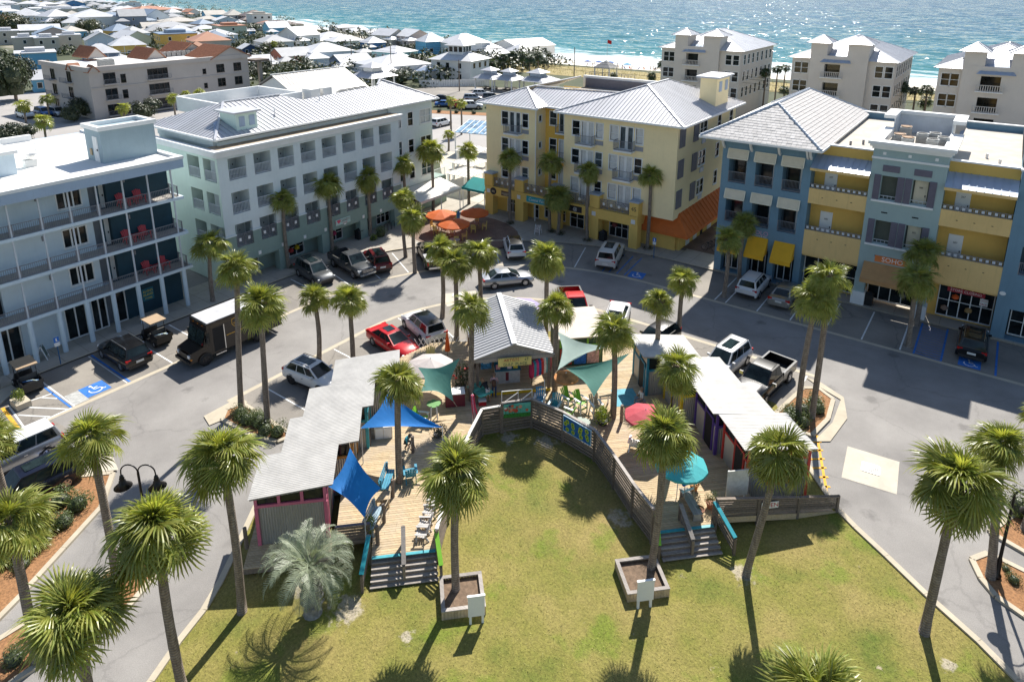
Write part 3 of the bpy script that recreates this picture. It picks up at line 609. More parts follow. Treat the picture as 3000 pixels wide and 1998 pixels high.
for v in bays:
 for z in (9.78,6.68,3.62):
  pbox('balcony_wall',M_BB,B,-54.6,-54.55,v - .12,v + 1.85,z - .15,z + 2.25);pbox('balcony_door',M_DARK,B,-54.55,-54.52,v + .05,v + .55,z,z + 1.9)
  stair_door(B,'x',-54.52,1,v + .75,v + 1.45,z,z + 1.95,M_BB)
  if z > 6: railing('railing',M_RAIL,B,'x',-53.03,v + .02,v + 1.7,z + .02,.92,.13,.032);pbox('balcony_floor',M_BB,B,-54.5,-53.0,v,v + 1.72,z - .02,z + .012)
  else: sqrail('railing',M_GREYRAIL,B,'x',-53.0,v - .02,v + 1.74,3.66,1.1,2)
 if v < 48: pbox('wall_plaque',M_WHITE,B,-52.92,-52.88,v + 2.0,v + 2.28,2.35,2.68)
for v in bays[1:]: pbox('balcony_partition',M_BB,B,-54.55,-53.31,v - .48,v - .28,3.62,12.0)
pbox('balcony_partition',M_BB,B,-54.55,-53.31,30.3,30.5,3.62,12.0)
MB().box(-54.56,-53.0,30.2,51.15,8.72,9.6).obj('floor_slab',M_BM,B);MB().box(-54.56,-53.0,30.2,51.15,5.8,6.5).obj('floor_slab',M_BM,B);MB().box(-54.56,-53.0,30.2,51.15,2.64,3.44).obj('floor_slab',M_BM,B);MB().box(-54.56,-53.0,30.2,51.15,11.74,11.98).obj('floor_slab',M_BM,B)
MB().box(-64.9,-54.62,31.3,57.9,.1,12.9).obj('block',M_BM,B)
b = MB();b.box(-53.0,-52.5,29.6,51.55,12.42,12.62);b.box(-52.97,-52.7,29.8,51.4,12.0,12.42);b.box(-64,-53,29.6,30.1,12.42,12.62);b.box(-64,-52.9,29.8,30.05,12.0,12.42);b.obj('cornice',M_WHITE,B)
pbox('ledge_roof',M_TAN,B,-55.0,-53.0,30.1,51.5,12.5,12.56);pbox('upper_wall',M_BM,B,-64.5,-55.0,31,51.4,12.5,13.35)
# arcade shops
wall('shop_wall',M_BG,B,'x',-54.4,1,30.0,51.2,.1,2.2,[(v,v + 2.6,.35,2.0,.06) for v in (31.2,36.3,41.2)] + [(46.4,47.5,.12,2.05,.1),(48.6,50.6,.35,2.0,.06)])
for v,w_ in ((31.2,2.6),(36.3,2.6),(41.2,2.6),(48.6,2.0)): window(B,'x',-54.4,1,v + .05,v + w_ - .05,.4,1.95,M_WHITE,3,2,.06,.05,M_GLASS,sill=False)
for k,(v,z,c) in enumerate(((31.7,.9,(.6,.05,.03)),(32.7,1.3,(.6,.3,.02)),(36.6,.8,(.55,.04,.03)),(37.3,1.0,(.6,.06,.05)),(38.0,1.1,(.75,.5,.02)),(41.6,.9,(.5,.02,.1)),(42.6,1.2,(.45,.03,.12)))):
 MB().lathe(-54.28,v,[(0,z - .28),(.26,z - .1),(.24,z + .15),(0,z + .3)],9).obj('window_display',mat('display_%d' % k,c,.6,.4,8),B)
pbox('door',M_DARK,B,-54.55,-54.5,46.4,47.5,.12,2.05)
sg = MB().box(-52.92,-52.85,41.8,43.7,2.5,3.12).obj('shop_sign',mat('sign_mint',(.45,.62,.58),.6),B)
text('lettering','CANDY',.36,mat('sign_brown',(.16,.07,.05),.6),sg,face(-52.845,43.0,2.88,0));text('lettering','I \u2665',.4,mat('sign_pink',(.75,.10,.16),.6),sg,face(-52.845,42.1,2.85,0));text('lettering','SHOPPE',.17,MATS['sign_pink'],sg,face(-52.845,43.0,2.6,0))
# end bay towards the sea: plain wall with white sash windows
XR = -54.5
ops = [(52.3,53.05),(54.2,54.95),(56.2,57.9)]
wins = [(a,c,z,z + 1.5,.1) for a,c in ops for z in (10.65,7.5,4.4)]
wall('wall',M_BM,B,'x',XR,1,51.2,58.2,3.5,13.3,wins);wall('wall',M_BG,B,'x',XR,1,51.2,60.4,.1,3.5,[(53.6,55.6,.5,2.3,.06)])
for a,c,z0,z1,_ in wins: window(B,'x',XR,1,a,c,z0,z1,M_WHITE,2 if c - a > 1 else 1,2,.08,.12)
window(B,'x',XR,1,53.65,55.55,.55,2.25,M_WHITE,2,2,.07,.06,M_GLASS,sill=False)
pbox('end_wall',M_BM,B,-64.5,-54.51,57.9,58.2,3.5,13.3);pbox('end_wall',M_BG,B,-58,-54.51,58.2,60.4,.1,3.5);railing('railing',M_WHITE,B,'x',-54.6,58.3,60.3,3.5,1.0,.14);pbox('wall',M_BM,B,-54.5,-52.96,51.15,51.2,3.5,12.2)
seam_slope(B,M_SEAM,[(-53.9,58.7,13.35),(-53.9,30.6,13.35),(-60.3,35.5,15.3),(-60.0,41.6,15.3),(-58.4,43.2,14.75),(-59.0,54.0,14.95),(-60.2,55.6,15.35)],(0,1),.5)
seam_slope(B,M_SEAM,[(-53.9,58.7,13.35),(-60.2,55.6,15.35),(-64.9,58.7,13.35)],(1,0),.5);seam_slope(B,M_SEAM,[(-53.9,30.6,13.35),(-66.0,30.6,13.35),(-60.3,35.5,15.3)],(1,0),.5)
seam_slope(B,M_SEAM,[(-66.0,30.6,13.35),(-66,41.6,13.35),(-60.0,41.6,15.3),(-60.3,35.5,15.3)],(0,1),.5)
for a,e in (((-53.9,30.6,13.4),(-60.3,35.5,15.36)),((-60.3,35.5,15.36),(-60.0,41.6,15.36)),((-53.9,58.7,13.4),(-60.2,55.6,15.42)),((-60.2,55.6,15.42),(-59,54,15.02))): MB().bar(a,e,.22,.06).obj('ridge_cap',M_SEAM,B)
b = MB();b.box(-54.05,-53.75,30.5,58.8,13.2,13.36);b.box(-66,-54,30.45,30.7,13.2,13.36);b.obj('gutter',M_WHITE,B)
pbox('well_roof',M_AR,B,-70,-58.3,41.7,57,13.35,13.45)
# louvred dormer
MB().box(-57.2,-54.7,33.2,35.3,13.3,15.1).obj('dormer',M_BS,B);pbox('dormer_roof',M_SEAM,B,-57.6,-54.4,32.9,35.6,15.1,15.25)
for v in (33.5,34.5): pbox('louvre',M_SEAMB,B,-54.7,-54.66,v,v + .55,13.9,14.8)
seam_slope(B,M_SEAMB,[(-54.6,31.0,13.5),(-54.6,33.2,13.5),(-57.2,33.2,14.3),(-57.0,32.4,14.25)],(0,1),.5)
for x0,x1,y0,y1 in ((-70,-62,36,36.3),(-70,-62,45.5,45.8),(-62.3,-62,36.3,45.5),(-70,-69.7,36.3,45.5)): pbox('roof_parapet',M_WHITE,B,x0,x1,y0,y1,13.4,14.9)
for i,(x,y) in enumerate(((-61.5,46.6),(-61.5,48.2))): pbox('roof_duct',MATS['ac_grey'] if 'ac_grey' in MATS else M_AR,B,x - .8,x + .8,y - .6,y + .6,13.45,15.2)
for i in range(4): acunit(-60.3 - .1 * i,50.0 + 1.05 * i,13.45,1.25,'grey air conditioner in a row on the pale green building\'s roof')
for x,y,h in ((-57.6,44.6,1.0),(-56.5,38.4,.6)): MB().cyl(x,y,13.8,14.2 + h,.05).obj('vent_pipe',M_WHITE,B);MB().bar((x,y,14.25),(x + .6,y - .4,14.1),.1,.1).obj('vent_elbow',M_GREYRAIL,B)
# ------------------------------------------------------------ C: yellow building on the corner plaza (podium front y = 59.65, upper front y = 60.6)
M_CY = mat('pale_yellow_stucco',(.93,.77,.45),.85,.05,.5,.2,40,streak=.10);M_CP = mat('podium_yellow',(.80,.53,.14),.85,.06,.6,.2,40,streak=.12);M_CD = mat('deep_yellow_stucco',(.80,.49,.10),.85,.06,.6,.2,40)
M_SHUT = mat('grey_shutter',(.16,.16,.19),.6,.1,3);M_PTAC = mat('ac_grille',(.30,.31,.34),.6,.1,8);M_ORNG = mat('orange_canvas',(.62,.15,.025),.8,.1,1.5,.1)
C = thing('building','yellow four-storey building with a standing-seam hip roof and small balconies','building',(-36,66,0))
YF,YP = 60.6,59.65
def fdoor(par,pl,c,f,a0,a1,z0,z1):
 w = window(par,pl,c,f,a0,a1,z0,z1,M_WHITE,2,1,.30,.12,random.choice((M_BLIND,M_GLASS2,M_BLIND)),.08,False);return w
def winset(x0,z,back=False):              # sash window, glazed double door with a small iron balcony, sash window
 out = [(x0,x0 + .85,z - 1.5,z,.1),(x0 + 1.15,x0 + 2.5,z - 2.2,z,.1),(x0 + 2.85,x0 + 3.6,z - 1.5,z,.1)]
 return out
sets = [(-45.9,z) for z in (12.35,9.3,6.2)] + [(-36.55,z) for z in (12.35,9.3,6.2)] + [(-32.05,z) for z in (12.35,9.3,6.2)]
opsL = [o for x,z in sets if x < -40 for o in winset(x,z)];opsR = [o for x,z in sets if x > -40 for o in winset(x,z)]
wall('wall',M_CY,C,'y',YF,-1,-48.2,-41.3,3.6,13.2,opsL);wall('wall',M_CY,C,'y',YF,-1,-37.6,-24.8,3.6,13.2,opsR)
for x,z in sets:
 a,d,c = winset(x,z)
 for o in (a,c): window(C,'y',YF,-1,*o[:4],M_WHITE,1,2,.07,.11,random.choice((M_GLASS,M_BLIND,M_BLIND,M_GLASS2)))
 fdoor(C,'y',YF,-1,*d[:4])
 pbox('ac_grille',M_PTAC,C,c[0] - .05,c[1] + .1,YF - .04,YF,c[2] - .75,c[2] - .3)
 if z > 7 and x < -40 or (z > 9 and x == -36.55) or (z > 7 and x == -32.05):
  bz = z - 2.25;bx0,bx1 = d[0] - .3,d[1] + .35
  k = MB().box(bx0,bx1,YF - .95,YF,bz - .16,bz).obj('balcony_floor',M_WHITE,C)
  r = MB()
  for (p_,q_) in (((bx0,YF - .92),(bx1,YF - .92)),((bx0 + .03,YF),(bx0 + .03,YF - .92)),((bx1 - .03,YF),(bx1 - .03,YF - .92))):
   for zz in (bz + .07,bz + .98): r.bar((*p_,zz),(*q_,zz),.05,.045)
   n = int(hypot(q_[0] - p_[0],q_[1] - p_[1]) / .12)
   for i in range(n + 1): t_ = i / n;xx,yy = p_[0] + (q_[0] - p_[0]) * t_,p_[1] + (q_[1] - p_[1]) * t_;r.box(xx - .011,xx + .011,yy - .011,yy + .011,bz + .07,bz + .98)
  r.obj('railing',M_GREYRAIL,k)
# recessed middle and side returns
midops = [(a,c,z - h,z,.1) for z in (12.6,9.5,6.4) for a,c,h in ((-40.7,-39.85,1.5),(-39.4,-38.2,2.1))]
wall('wall',M_CD,C,'y',62.6,-1,-41.3,-37.6,3.6,13.2,midops)
for a,c,z0,z1,_ in midops: (window if z1 - z0 < 2 else fdoor)(C,'y',62.6,-1,a,c,z0,z1)
for z in (10.4,7.3): pbox('balcony_floor',M_WHITE,C,-39.6,-38.0,61.9,62.6,z - .15,z);railing('railing',M_GREYRAIL,C,'y',61.95,-39.55,-38.05,z,.95,.12)
wall('wall',M_CY,C,'x',-41.3,1,YF,62.6,3.6,13.2,[(61.2,61.85,z,z + .75,.1) for z in (11.5,8.5,5.4)])
for z in (11.5,8.5,5.4): window(C,'x',-41.3,1,61.25,61.8,z + .05,z + .7,M_WHITE,1,1)
MB().box(-41.2,-37.65,62.75,66,3.6,13.1).obj('block',M_CY,C);wall('wall',M_CY,C,'x',-37.6,-1,YF,62.6,3.6,13.2)
MB().cyl(-41.22,60.52,.2,13.0,.06).obj('downpipe',M_WHITE,C)
sidew = [(61.0,62.0,z,z + 1.8,.1) for z in (10.85,7.75,4.65)];sidew2 = [(66.3,68.1,z,z + 1.45,.1) for z in (11.1,8.0,4.9)];sidew3 = [(71.3,72.2,z,z + 1.45,.1) for z in (11.1,8.0,4.9)] + [(75.0,75.9,z,z + 1.45,.1) for z in (11.1,8.0,4.9)]
wall('wall',M_CY,C,'x',-24.8,1,YF,77,3.6,13.2,sidew2 + sidew3)
for a,c,z0,z1,_ in sidew2 + sidew3: window(C,'x',-24.8,1,a,c,z0,z1,M_WHITE,2 if c - a > 1 else 1,2,.08,.11,M_GLASS)
for a0 in (61.0,64.5):
 for z in (10.85,7.75,4.65):
  s = MB().box(-24.8,-24.72,a0,a0 + 1.35,z,z + 1.85).obj('shutter',M_SHUT,C)
  for i in range(3): MB().box(-24.72,-24.70,a0 + .06 + i * .43,a0 + .40 + i * .43,z + .06,z + 1.79).obj('slat_panel',M_SHUT,s)
for z in (10.0,6.9,3.95): pbox('ac_grille',MATS['blue_grey_metal_roof'],C,-24.8,-24.74,66.9,67.9,z + .25,z + .75)
wall('wall',M_CY,C,'x',-48.2,-1,YF,74,3.6,13.2);wall('wall',M_CY,C,'y',77,1,-48,-24.8,.1,13.2)
MB().box(-48.1,-24.9,64,76.9,3.6,12.9).obj('block',M_CY,C);MB().box(-48.1,-41.4,60.8,64,3.6,12.9).obj('block',M_CY,C);MB().box(-37.5,-24.9,60.8,64,3.6,12.9).obj('block',M_CY,C)
# ground floor: columns, deep shop fronts, terrace with square-panel railings
for x0,x1 in ((-47.75,-46.6),(-43.4,-42.25),(-38.6,-37.5),(-33.65,-32.6),(-29.05,-28.1)):
 pbox('column',M_CP,C,x0,x1,YP,YP + .95,.12,2.55);pbox('pedestal',M_CP,C,x0 - .02,x1 + .02,YP - .05,YP + .9,3.6,5.0);pbox('pedestal_cap',M_SEAMB,C,x0 - .1,x1 + .1,YP - .13,YP + 1.0,5.0,5.14);pbox('wall_plaque',M_WHITE,C,(x0 + x1) / 2 - .25,(x0 + x1) / 2 + .2,YP - .06,YP - .02,2.75,3.2)
pbox('terrace_slab',M_CP,C,-47.7,-28.15,YP - .02,62.5,2.5,3.55);MB().box(-47.75,-28.1,YP - .06,YP + .05,3.42,3.56).obj('band',M_CP,C)
for a,c in ((-46.6,-43.4),(-42.25,-38.6),(-37.5,-33.65),(-32.6,-29.05)): sqrail('railing',M_GREYRAIL,C,'y',YP + .25,a,c,3.6,1.0,4 if c - a > 3 else 3)
sqrail('railing',M_GREYRAIL,C,'x',-28.4,YP + 1,60.55,3.6,1.0,1);sqrail('railing',M_GREYRAIL,C,'x',-47.4,YP + 1,60.55,3.6,1.0,1)
sops = [(-45.9,-43.6,.2,2.3,.08),(-42.1,-41.4,.15,2.3,.08),(-40.6,-37.8,.5,2.3,.08),(-37.2,-35.4,.15,2.3,.08),(-32.3,-28.6,.2,2.3,.08)]
wall('shop_wall',M_CP,C,'y',61.6,-1,-48,-24.8,.1,2.6,sops)
for a,c,z0,z1,_ in sops: window(C,'y',61.6,-1,a + .05,c - .05,z0 + .02,z1 - .02,M_WHITE,max(1,round((c - a) / .75)),2,.06,.05,M_GLASS,sill=False)
MB().cyl(0,0,0,.05,.3,n=16)
for x,c_ in ((-29.6,(.75,.2,.02)),(-31.6,(.2,.05,.05))): MB().lathe(x,61.52,[(0,1.2),(.28,1.35),(.3,1.6),(0,1.85)],10).obj('window_display',mat('disp_%.1f' % x,c_,.6),C)
text('lettering','45',.62,mat('sign_darkbrown',(.06,.04,.03),.6),C,face(-28.57,YP - .06,4.3,-90))
def signboard(par,x0,x1,z0,z1,m,s,tm,y=YP - .06,size=None,sx=1,shear=0):
 g = MB().box(x0,x1,y - .04,y + .03,z0,z1).obj('shop_sign',m,par);text('lettering',s,size or (z1 - z0) * .75,tm,g,face((x0 + x1) / 2,y - .046,(z0 + z1) / 2,-90),sx=sx,shear=shear);return g
signboard(C,-41.75,-38.9,2.68,3.36,mat('sign_cyan',(.03,.36,.42),.6),'Coastal Paint',M_WHITE,size=.5,sx=.85,shear=.2)
signboard(C,-45.3,-44.0,2.75,3.3,mat('sign_darkwood',(.13,.075,.05),.6),'SUNDOG',mat('sign_cream',(.7,.6,.4),.6),size=.28);text('lettering','BOOKS',.18,MATS['sign_cream'],C,face(-44.65,YP - .106,2.86,-90))
signboard(C,-36.2,-34.6,2.7,3.35,mat('sign_black',(.02,.02,.03),.5),'@',M_WHITE,size=.5)
ds = MB().add([(-46.45 + .42 * cos(2 * pi * i / 24),YP - y,3.05 + .42 * sin(2 * pi * i / 24)) for y in (.06,.1) for i in range(24)],[tuple(range(23,-1,-1)),tuple(range(24,48))][::1] + [(i,(i + 1) % 24,24 + (i + 1) % 24,24 + i) for i in range(24)]).obj('shop_sign',MATS['sign_black'],C)
text('lettering','m',.55,MATS['sign_cream'],ds,face(-46.45,YP - .106,3.05,-90))
# corner annex with orange canopy running down the lane
MB().box(-28.1,-24.5,61.9,77,.1,3.4).obj('annex_wall',M_CP,C);pbox('annex_band',M_CP,C,-28.1,-24.46,61.86,77,1.15,1.22)
cn = MB();cn.slab([(-29.2,60.9,2.15),(-23.3,60.9,2.15),(-24.8,62.0,3.95),(-28.2,62.0,3.95)],.06);cn.slab([(-23.3,60.9,2.15),(-23.3,76.5,2.15),(-24.8,76.5,3.95),(-24.8,62.0,3.95)],.06);cn.slab([(-28.2,62.0,3.95),(-29.2,62,2.15),(-29.2,60.9,2.15)],.05)
cn.box(-29.2,-23.3,60.88,60.94,1.85,2.15);cn.box(-23.34,-23.28,60.95,76.5,1.85,2.15);cw = cn.obj('awning',M_ORNG,C)
for i in range(17): y = 62.2 + i * .86;MB().bar((-23.3,y,2.2),(-24.8,y,4.0),.05,.05).obj('awning_rib',M_ORNG,cw)
for y,w_,c_ in ((63.6,.9,M_WHITE),(65.6,.9,M_WHITE),(67.6,.6,M_DARK),(69.6,1.1,M_WHITE),(74.8,.8,M_WHITE)): pbox('service_door',c_,C,-24.5,-24.44,y,y + w_,.15,1.9 if w_ < 1 else 1.1)
seam_slope(C,M_SEAM,[(-49.0,59.9,13.25),(-40.6,59.9,13.25),(-44.8,64.0,14.75)],(1,0),.42);seam_slope(C,M_SEAM,[(-40.6,59.9,13.25),(-40.6,62.2,13.25),(-44.8,64.0,14.75)],(0,1),.42)
seam_slope(C,M_SEAM,[(-49.0,59.9,13.25),(-44.8,64.0,14.75),(-44.8,76,14.75),(-49,77.5,13.25)],(0,1),.42)
seam_slope(C,M_SEAM,[(-41.0,61.9,13.22),(-37.6,61.9,13.22),(-33,66.2,14.85),(-44.8,65.6,14.7),(-44.8,64.0,14.62)],(1,0),.42)
seam_slope(C,M_SEAM,[(-38.4,59.9,13.25),(-24.0,59.9,13.25),(-30.8,66.2,15.95)],(1,0),.42);seam_slope(C,M_SEAM,[(-24.0,59.9,13.25),(-24.0,77.4,13.25),(-30.8,71.5,15.95),(-30.8,66.2,15.95)],(0,1),.42)
seam_slope(C,M_SEAM,[(-38.4,59.9,13.25),(-30.8,66.2,15.95),(-30.8,71.5,15.95),(-38.4,71.5,13.25)],(0,1),.42);seam_slope(C,M_SEAM,[(-24.0,77.4,13.25),(-38.4,77.4,13.25),(-30.8,71.5,15.95)],(1,0),.42)
for a,e in (((-49,59.9,13.3),(-44.8,64,14.8)),((-40.6,59.9,13.3),(-44.8,64,14.8)),((-38.4,59.9,13.3),(-30.8,66.2,16.0)),((-24,59.9,13.3),(-30.8,66.2,16.0)),((-30.8,66.2,16.0),(-30.8,71.5,16.0)),((-24,77.4,13.3),(-30.8,71.5,16)),((-44.8,64,14.8),(-44.8,76,14.8)),((-44.8,65.6,14.76),(-33,66.2,14.9))): MB().bar(a,e,.2,.06).obj('ridge_cap',M_SEAM,C)
b = MB()
for x0,x1,y0,y1 in ((-49.1,-40.55,59.78,59.95),(-38.5,-23.9,59.78,59.95),(-24.05,-23.88,59.9,77.5),(-49.1,-48.95,59.9,77.4),(-41,-37.6,61.75,61.95)): b.box(x0,x1,y0,y1,13.06,13.25)
b.obj('gutter',M_WHITE,C);pbox('court_roof',M_TAN,C,-44.4,-36.5,66.8,76.5,13.2,13.4);pbox('court_parapet',M_WHITE,C,-44.6,-33,76.3,76.7,13.3,14.9);pbox('court_screen',M_SHUT,C,-44.2,-33.3,76.2,76.29,13.4,14.6)
# vent tower on the roof
MB().box(-26.7,-24.9,70.4,74.2,13.4,16.6).obj('vent_tower',M_CY,C);pbox('vent_tower_roof',M_SEAM,C,-27.1,-24.5,70.0,74.6,16.6,16.78)
for y in (71.1,72.9): pbox('louvre',M_SEAMB,C,-24.9,-24.85,y,y + .8,15.1,16.2)

# ------------------------------------------------------------ D: blue, yellow and sage building along the right (front y = 59.62)
M_DB = mat('slate_blue_stucco',(.155,.265,.345),.85,.07,.6,.2,40,streak=.18);M_DS = mat('sage_blue_stucco',(.34,.44,.43),.85,.05,.6,.2,40,streak=.12);M_DY = mat('ochre_stucco',(.74,.47,.12),.85,.06,.6,.3,50,streak=.10);M_DP = mat('buff_parapet',(.76,.53,.22),.85,.06,.6,.2,40,streak=.22)
M_YC = mat('yellow_canvas',(.78,.42,.02),.8,.08,1.2,.1);M_BEI = mat('beige_shade',(.66,.59,.45),.8,.08,2);M_DSH = mat('plum_shutter',(.13,.12,.16),.6,.1,3);M_FLAT = mat('flat_roof',(.52,.47,.40),.95,.15,.7,.3,12)
D = thing('building','blue, ochre and sage four-bay building with a white tiled hip roof and yellow awnings','building',(-8,66,0))
Y = 59.62
ops = [(a,a + 1.6,z,z + 3.05,1.3) for a in (-19.4,-17.02,-14.7) for z in (8.8,5.05)] + [(-19.4,-17.8,.15,3.0,.9),(-17.0,-15.2,.15,3.0,.9),(-14.7,-12.95,.15,3.0,.9)]
wall('wall',M_DB,D,'y',Y,-1,-20.05,-12.4,.1,12.9,ops);wall('wall',M_DB,D,'x',-20.05,-1,Y,77,.1,12.9);wall('wall',M_DB,D,'x',-12.4,1,Y,77,.1,12.9)
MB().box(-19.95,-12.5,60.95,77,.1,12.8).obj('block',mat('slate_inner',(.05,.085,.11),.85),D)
for a in (-19.4,-17.02,-14.7):
 for z in (8.8,5.05):
  railing('railing',M_GREYRAIL,D,'y',Y + .08,a + .02,a + 1.58,z + .02,.98,.11)
  s = MB().slab([(a - .1,Y - .32,z + 2.3),(a + 1.7,Y - .32,z + 2.3),(a + 1.7,Y - .06,z + 3.1),(a - .1,Y - .06,z + 3.1)],.05).obj('sun_shade',M_BEI,D)
  f_ = MB()
  for p_,q_ in (((a - .1,Y - .33,z + 2.32),(a + 1.7,Y - .33,z + 2.32)),((a - .1,Y - .07,z + 3.13),(a + 1.7,Y - .07,z + 3.13)),((a - .1,Y - .33,z + 2.32),(a - .1,Y - .07,z + 3.13)),((a + 1.7,Y - .33,z + 2.32),(a + 1.7,Y - .07,z + 3.13))): f_.bar(p_,q_,.07,.06)
  f_.obj('shade_frame',mat('cream_frame',(.78,.73,.58),.6),s)
  pbox('balcony_door',M_WHITE,D,a + 1.2,a + 1.5,60.88,60.94,z,z + 2.1);pbox('pane',M_GLASS,D,a + .15,a + 1.1,60.9,60.94,z,z + 2.1)
for a in (-17.05,-14.75,-19.5):
 w = MB().slab([(a,Y - 1.1,2.75),(a + 1.75,Y - 1.1,2.75),(a + 1.75,Y - .02,4.15),(a,Y - .02,4.15)],.05);w.box(a,a + 1.75,Y - 1.12,Y - 1.07,2.4,2.75)
 for xx in (a,a + 1.75): w.add([(xx,Y - 1.1,2.75),(xx,Y - .02,4.15),(xx,Y - .02,2.75)],[(0,1,2)])
 w.obj('awning',M_YC,D);window(D,'y',60.5,-1,a + .3,a + 1.4,.3,2.2,M_WHITE,2,1,.07,.06,M_GLASS,sill=False)
text('lettering','YOLO',.55,mat('sign_lilac',(.62,.35,.52),.6),D,face(-16.1,Y - .02,4.55,-90));text('lettering','board & bike',.2,M_WHITE,D,face(-16.0,Y - .02,4.26,-90),shear=.2)
for x in (-19.9,-17.45,-15.05,-12.75,-12.5):
 br = MB();pts = [(x,Y,11.95),(x,Y - .35,12.2),(x,Y - .8,12.8),(x,Y - .95,13.0)]
 for a,e in zip(pts[:-1],pts[1:]): br.bar(a,e,.16,.2)
 br.obj('eave_bracket',M_WHITE,D)
pbox('soffit',M_WHITE,D,-21.5,-11.7,58.4,80,12.9,13.05)
# tiled hip roof: eaves (-21.7..-11.6, 58.2..80), ridge x=-16.6
M_TILE = mat('pale_roof_tile',(.50,.475,.455),.7,.1,1.5,.2,25,rnd=.14);M_TILEB = mat('ridge_tile',(.50,.54,.60),.6,.1)
E1,E2 = (-16.65,63.4,15.75),(-16.65,74.6,15.75);c4 = [(-21.75,58.25,13.05),(-11.55,58.25,13.05),(-11.55,80,13.05),(-21.75,80,13.05)]
rb = MB();rb.add([*c4,E1,E2],[(0,1,4),(1,2,5,4),(2,3,5),(3,0,4,5)]);rf = rb.obj('roof',MATS['pale_roof_tile'],D)
tl = MB().xbox(Matrix.Identity(4),.385,.40,.03).mesh('tile',M_TILE)
def tiles(a,b_,e1,e2,limit,stuffname):
 a,b_,e1,e2 = map(Vector,(a,b_,e1,e2));ax = (b_ - a).normalized();wlen = (b_ - a).length;t0 = (e1 - a).dot(ax);t1 = (e2 - a).dot(ax);up = (e1 - a) - ax * t0;H_ = up.length;up.normalize();n = ax.cross(up).normalized()
 if n.z < 0: n = -n
 rows = int(H_ / .36);mbx = MB();cnt = 0
 for r in range(rows):
  y = (r + .5) * H_ / rows;l = t0 * y / H_;h = wlen - (wlen - t1) * y / H_;k = int((h - l) / .40);x0 = l + ((h - l) - k * .40) / 2 + (.1 if r % 2 else -.1)
  for i in range(k):
   M_ = Matrix((ax,(up - n * .10).normalized(),n)).transposed().to_4x4();M_.translation = a + ax * (x0 + (i + .5) * .40) + up * y + n * (.035 + random.uniform(-.004,.006))
   if cnt < limit:
    o = inst('tile',tl,rf);o.matrix_local = Matrix.Translation(-Vector(FR[rf.name])) @ M_;cnt += 1
   else: mbx.xbox(M_,.385,.40,.03)
 if mbx.v: o = mbx.obj(stuffname,M_TILE,rf);o['kind'] = 'stuff'
tiles(c4[0],c4[1],E1,E1,290,'tiles');tiles(c4[1],c4[2],E1,E2,0,'tiles')
for a,e in ((c4[0],E1),(c4[1],E1),(E1,E2),(c4[2],E2),(c4[3],E2)):
 a,e = Vector(a),Vector(e);k = int((e - a).length / .45)
 for i in range(k): p_ = a.lerp(e,i / k);q_ = a.lerp(e,(i + 1.08) / k);MB().tube([p_ + Vector((0,0,.06)),q_ + Vector((0,0,.04))],[.13,.10],6).obj('ridge_tile',M_TILEB,rf)
b = MB()
for x0,x1,y0,y1 in ((-21.85,-11.45,58.12,58.27),(-11.57,-11.42,58.27,80),(-21.87,-21.72,58.27,80)): b.box(x0,x1,y0,y1,12.86,13.06)
b.obj('gutter',M_WHITE,D)
def ochre(x0,x1,door):                       # recessed ochre galleries with buff parapets and a metal pent roof
 wall('wall',M_DY,D,'y',61.1,-1,x0,x1,.1,12.6,[]);
 for z,zt,zb in ((9.45,9.45,8.12),(5.72,5.72,3.5)): pbox('parapet',M_DP,D,x0,x1,Y,Y + .2,zb,zt);pbox('gallery_floor',M_DP,D,x0,x1,Y + .2,61.1,zt - 1.0,zt - .85)
 for z in (9.47,5.74):
  k = int((x1 - x0) / .38);r = MB()
  for zz in (z + .02,z + .36): r.box(x0,x1,Y + .07,Y + .12,zz - .02,zz + .02)
  for i in range(k + 1): a = x0 + (x1 - x0) * i / k;r.box(a - .018,a + .018,Y + .075,Y + .115,z,z + .36)
  o = r.obj('railing',M_GREYRAIL,D)
  for i in range(k): a = x0 + (x1 - x0) * (i + .5) / k;MB().box(a - .1,a + .1,Y + .08,Y + .11,z + .09,z + .29).obj('square_plate',M_RAIL,o)
  for i in range(3): a = x0 + (x1 - x0) * (i + 1) / 4;pbox('scupper',M_DARK,D,a - .06,a + .06,Y - .012,Y,z - .75,z - .70)
 for z in (8.62,4.87):
  d = stair_door(D,'y',61.07,-1,door,door + .98,z,z + 2.3,M_WHITE);text('lettering',random.choice(('307','306','207','204')),.2,M_DKMETAL,d,face(door + .49,61.02,z + 1.65,-90))
 seam_slope(D,M_SEAMB,[(x0,Y - .55,11.35),(x1,Y - .55,11.35),(x1,61.1,12.15),(x0,61.1,12.15)],(1,0),.5);pbox('pent_fascia',M_DP,D,x0,x1,Y - .6,Y - .5,11.12,11.33)
 pbox('upper_parapet',M_DY,D,x0,x1,61.08,61.3,12.15,12.98);pbox('coping',M_WHITE,D,x0,x1,60.98,61.42,12.98,13.1)
 pbox('flat_roof',M_FLAT,D,x0,x1,61.4,79,12.5,12.6);pbox('back_parapet',M_DB,D,x0,x1,79,79.3,12.5,13.2);pbox('coping',M_WHITE,D,x0,x1,78.95,79.4,13.2,13.3);MB().box(x0 + .01,x1 - .01,61.3,78.9,.1,12.45).obj('block',M_DY,D)
ochre(-12.4,-7.95,-11.55);ochre(-2.8,1.7,-2.05)
for x,y in ((-10.4,64.0),(-9.6,65.2),(-.6,65.5),(0.3,63.8)): MB().cyl(x,y,12.6,13.0,.1).obj('roof_vent',M_GREYRAIL if x < -1 else M_WHITE,D)
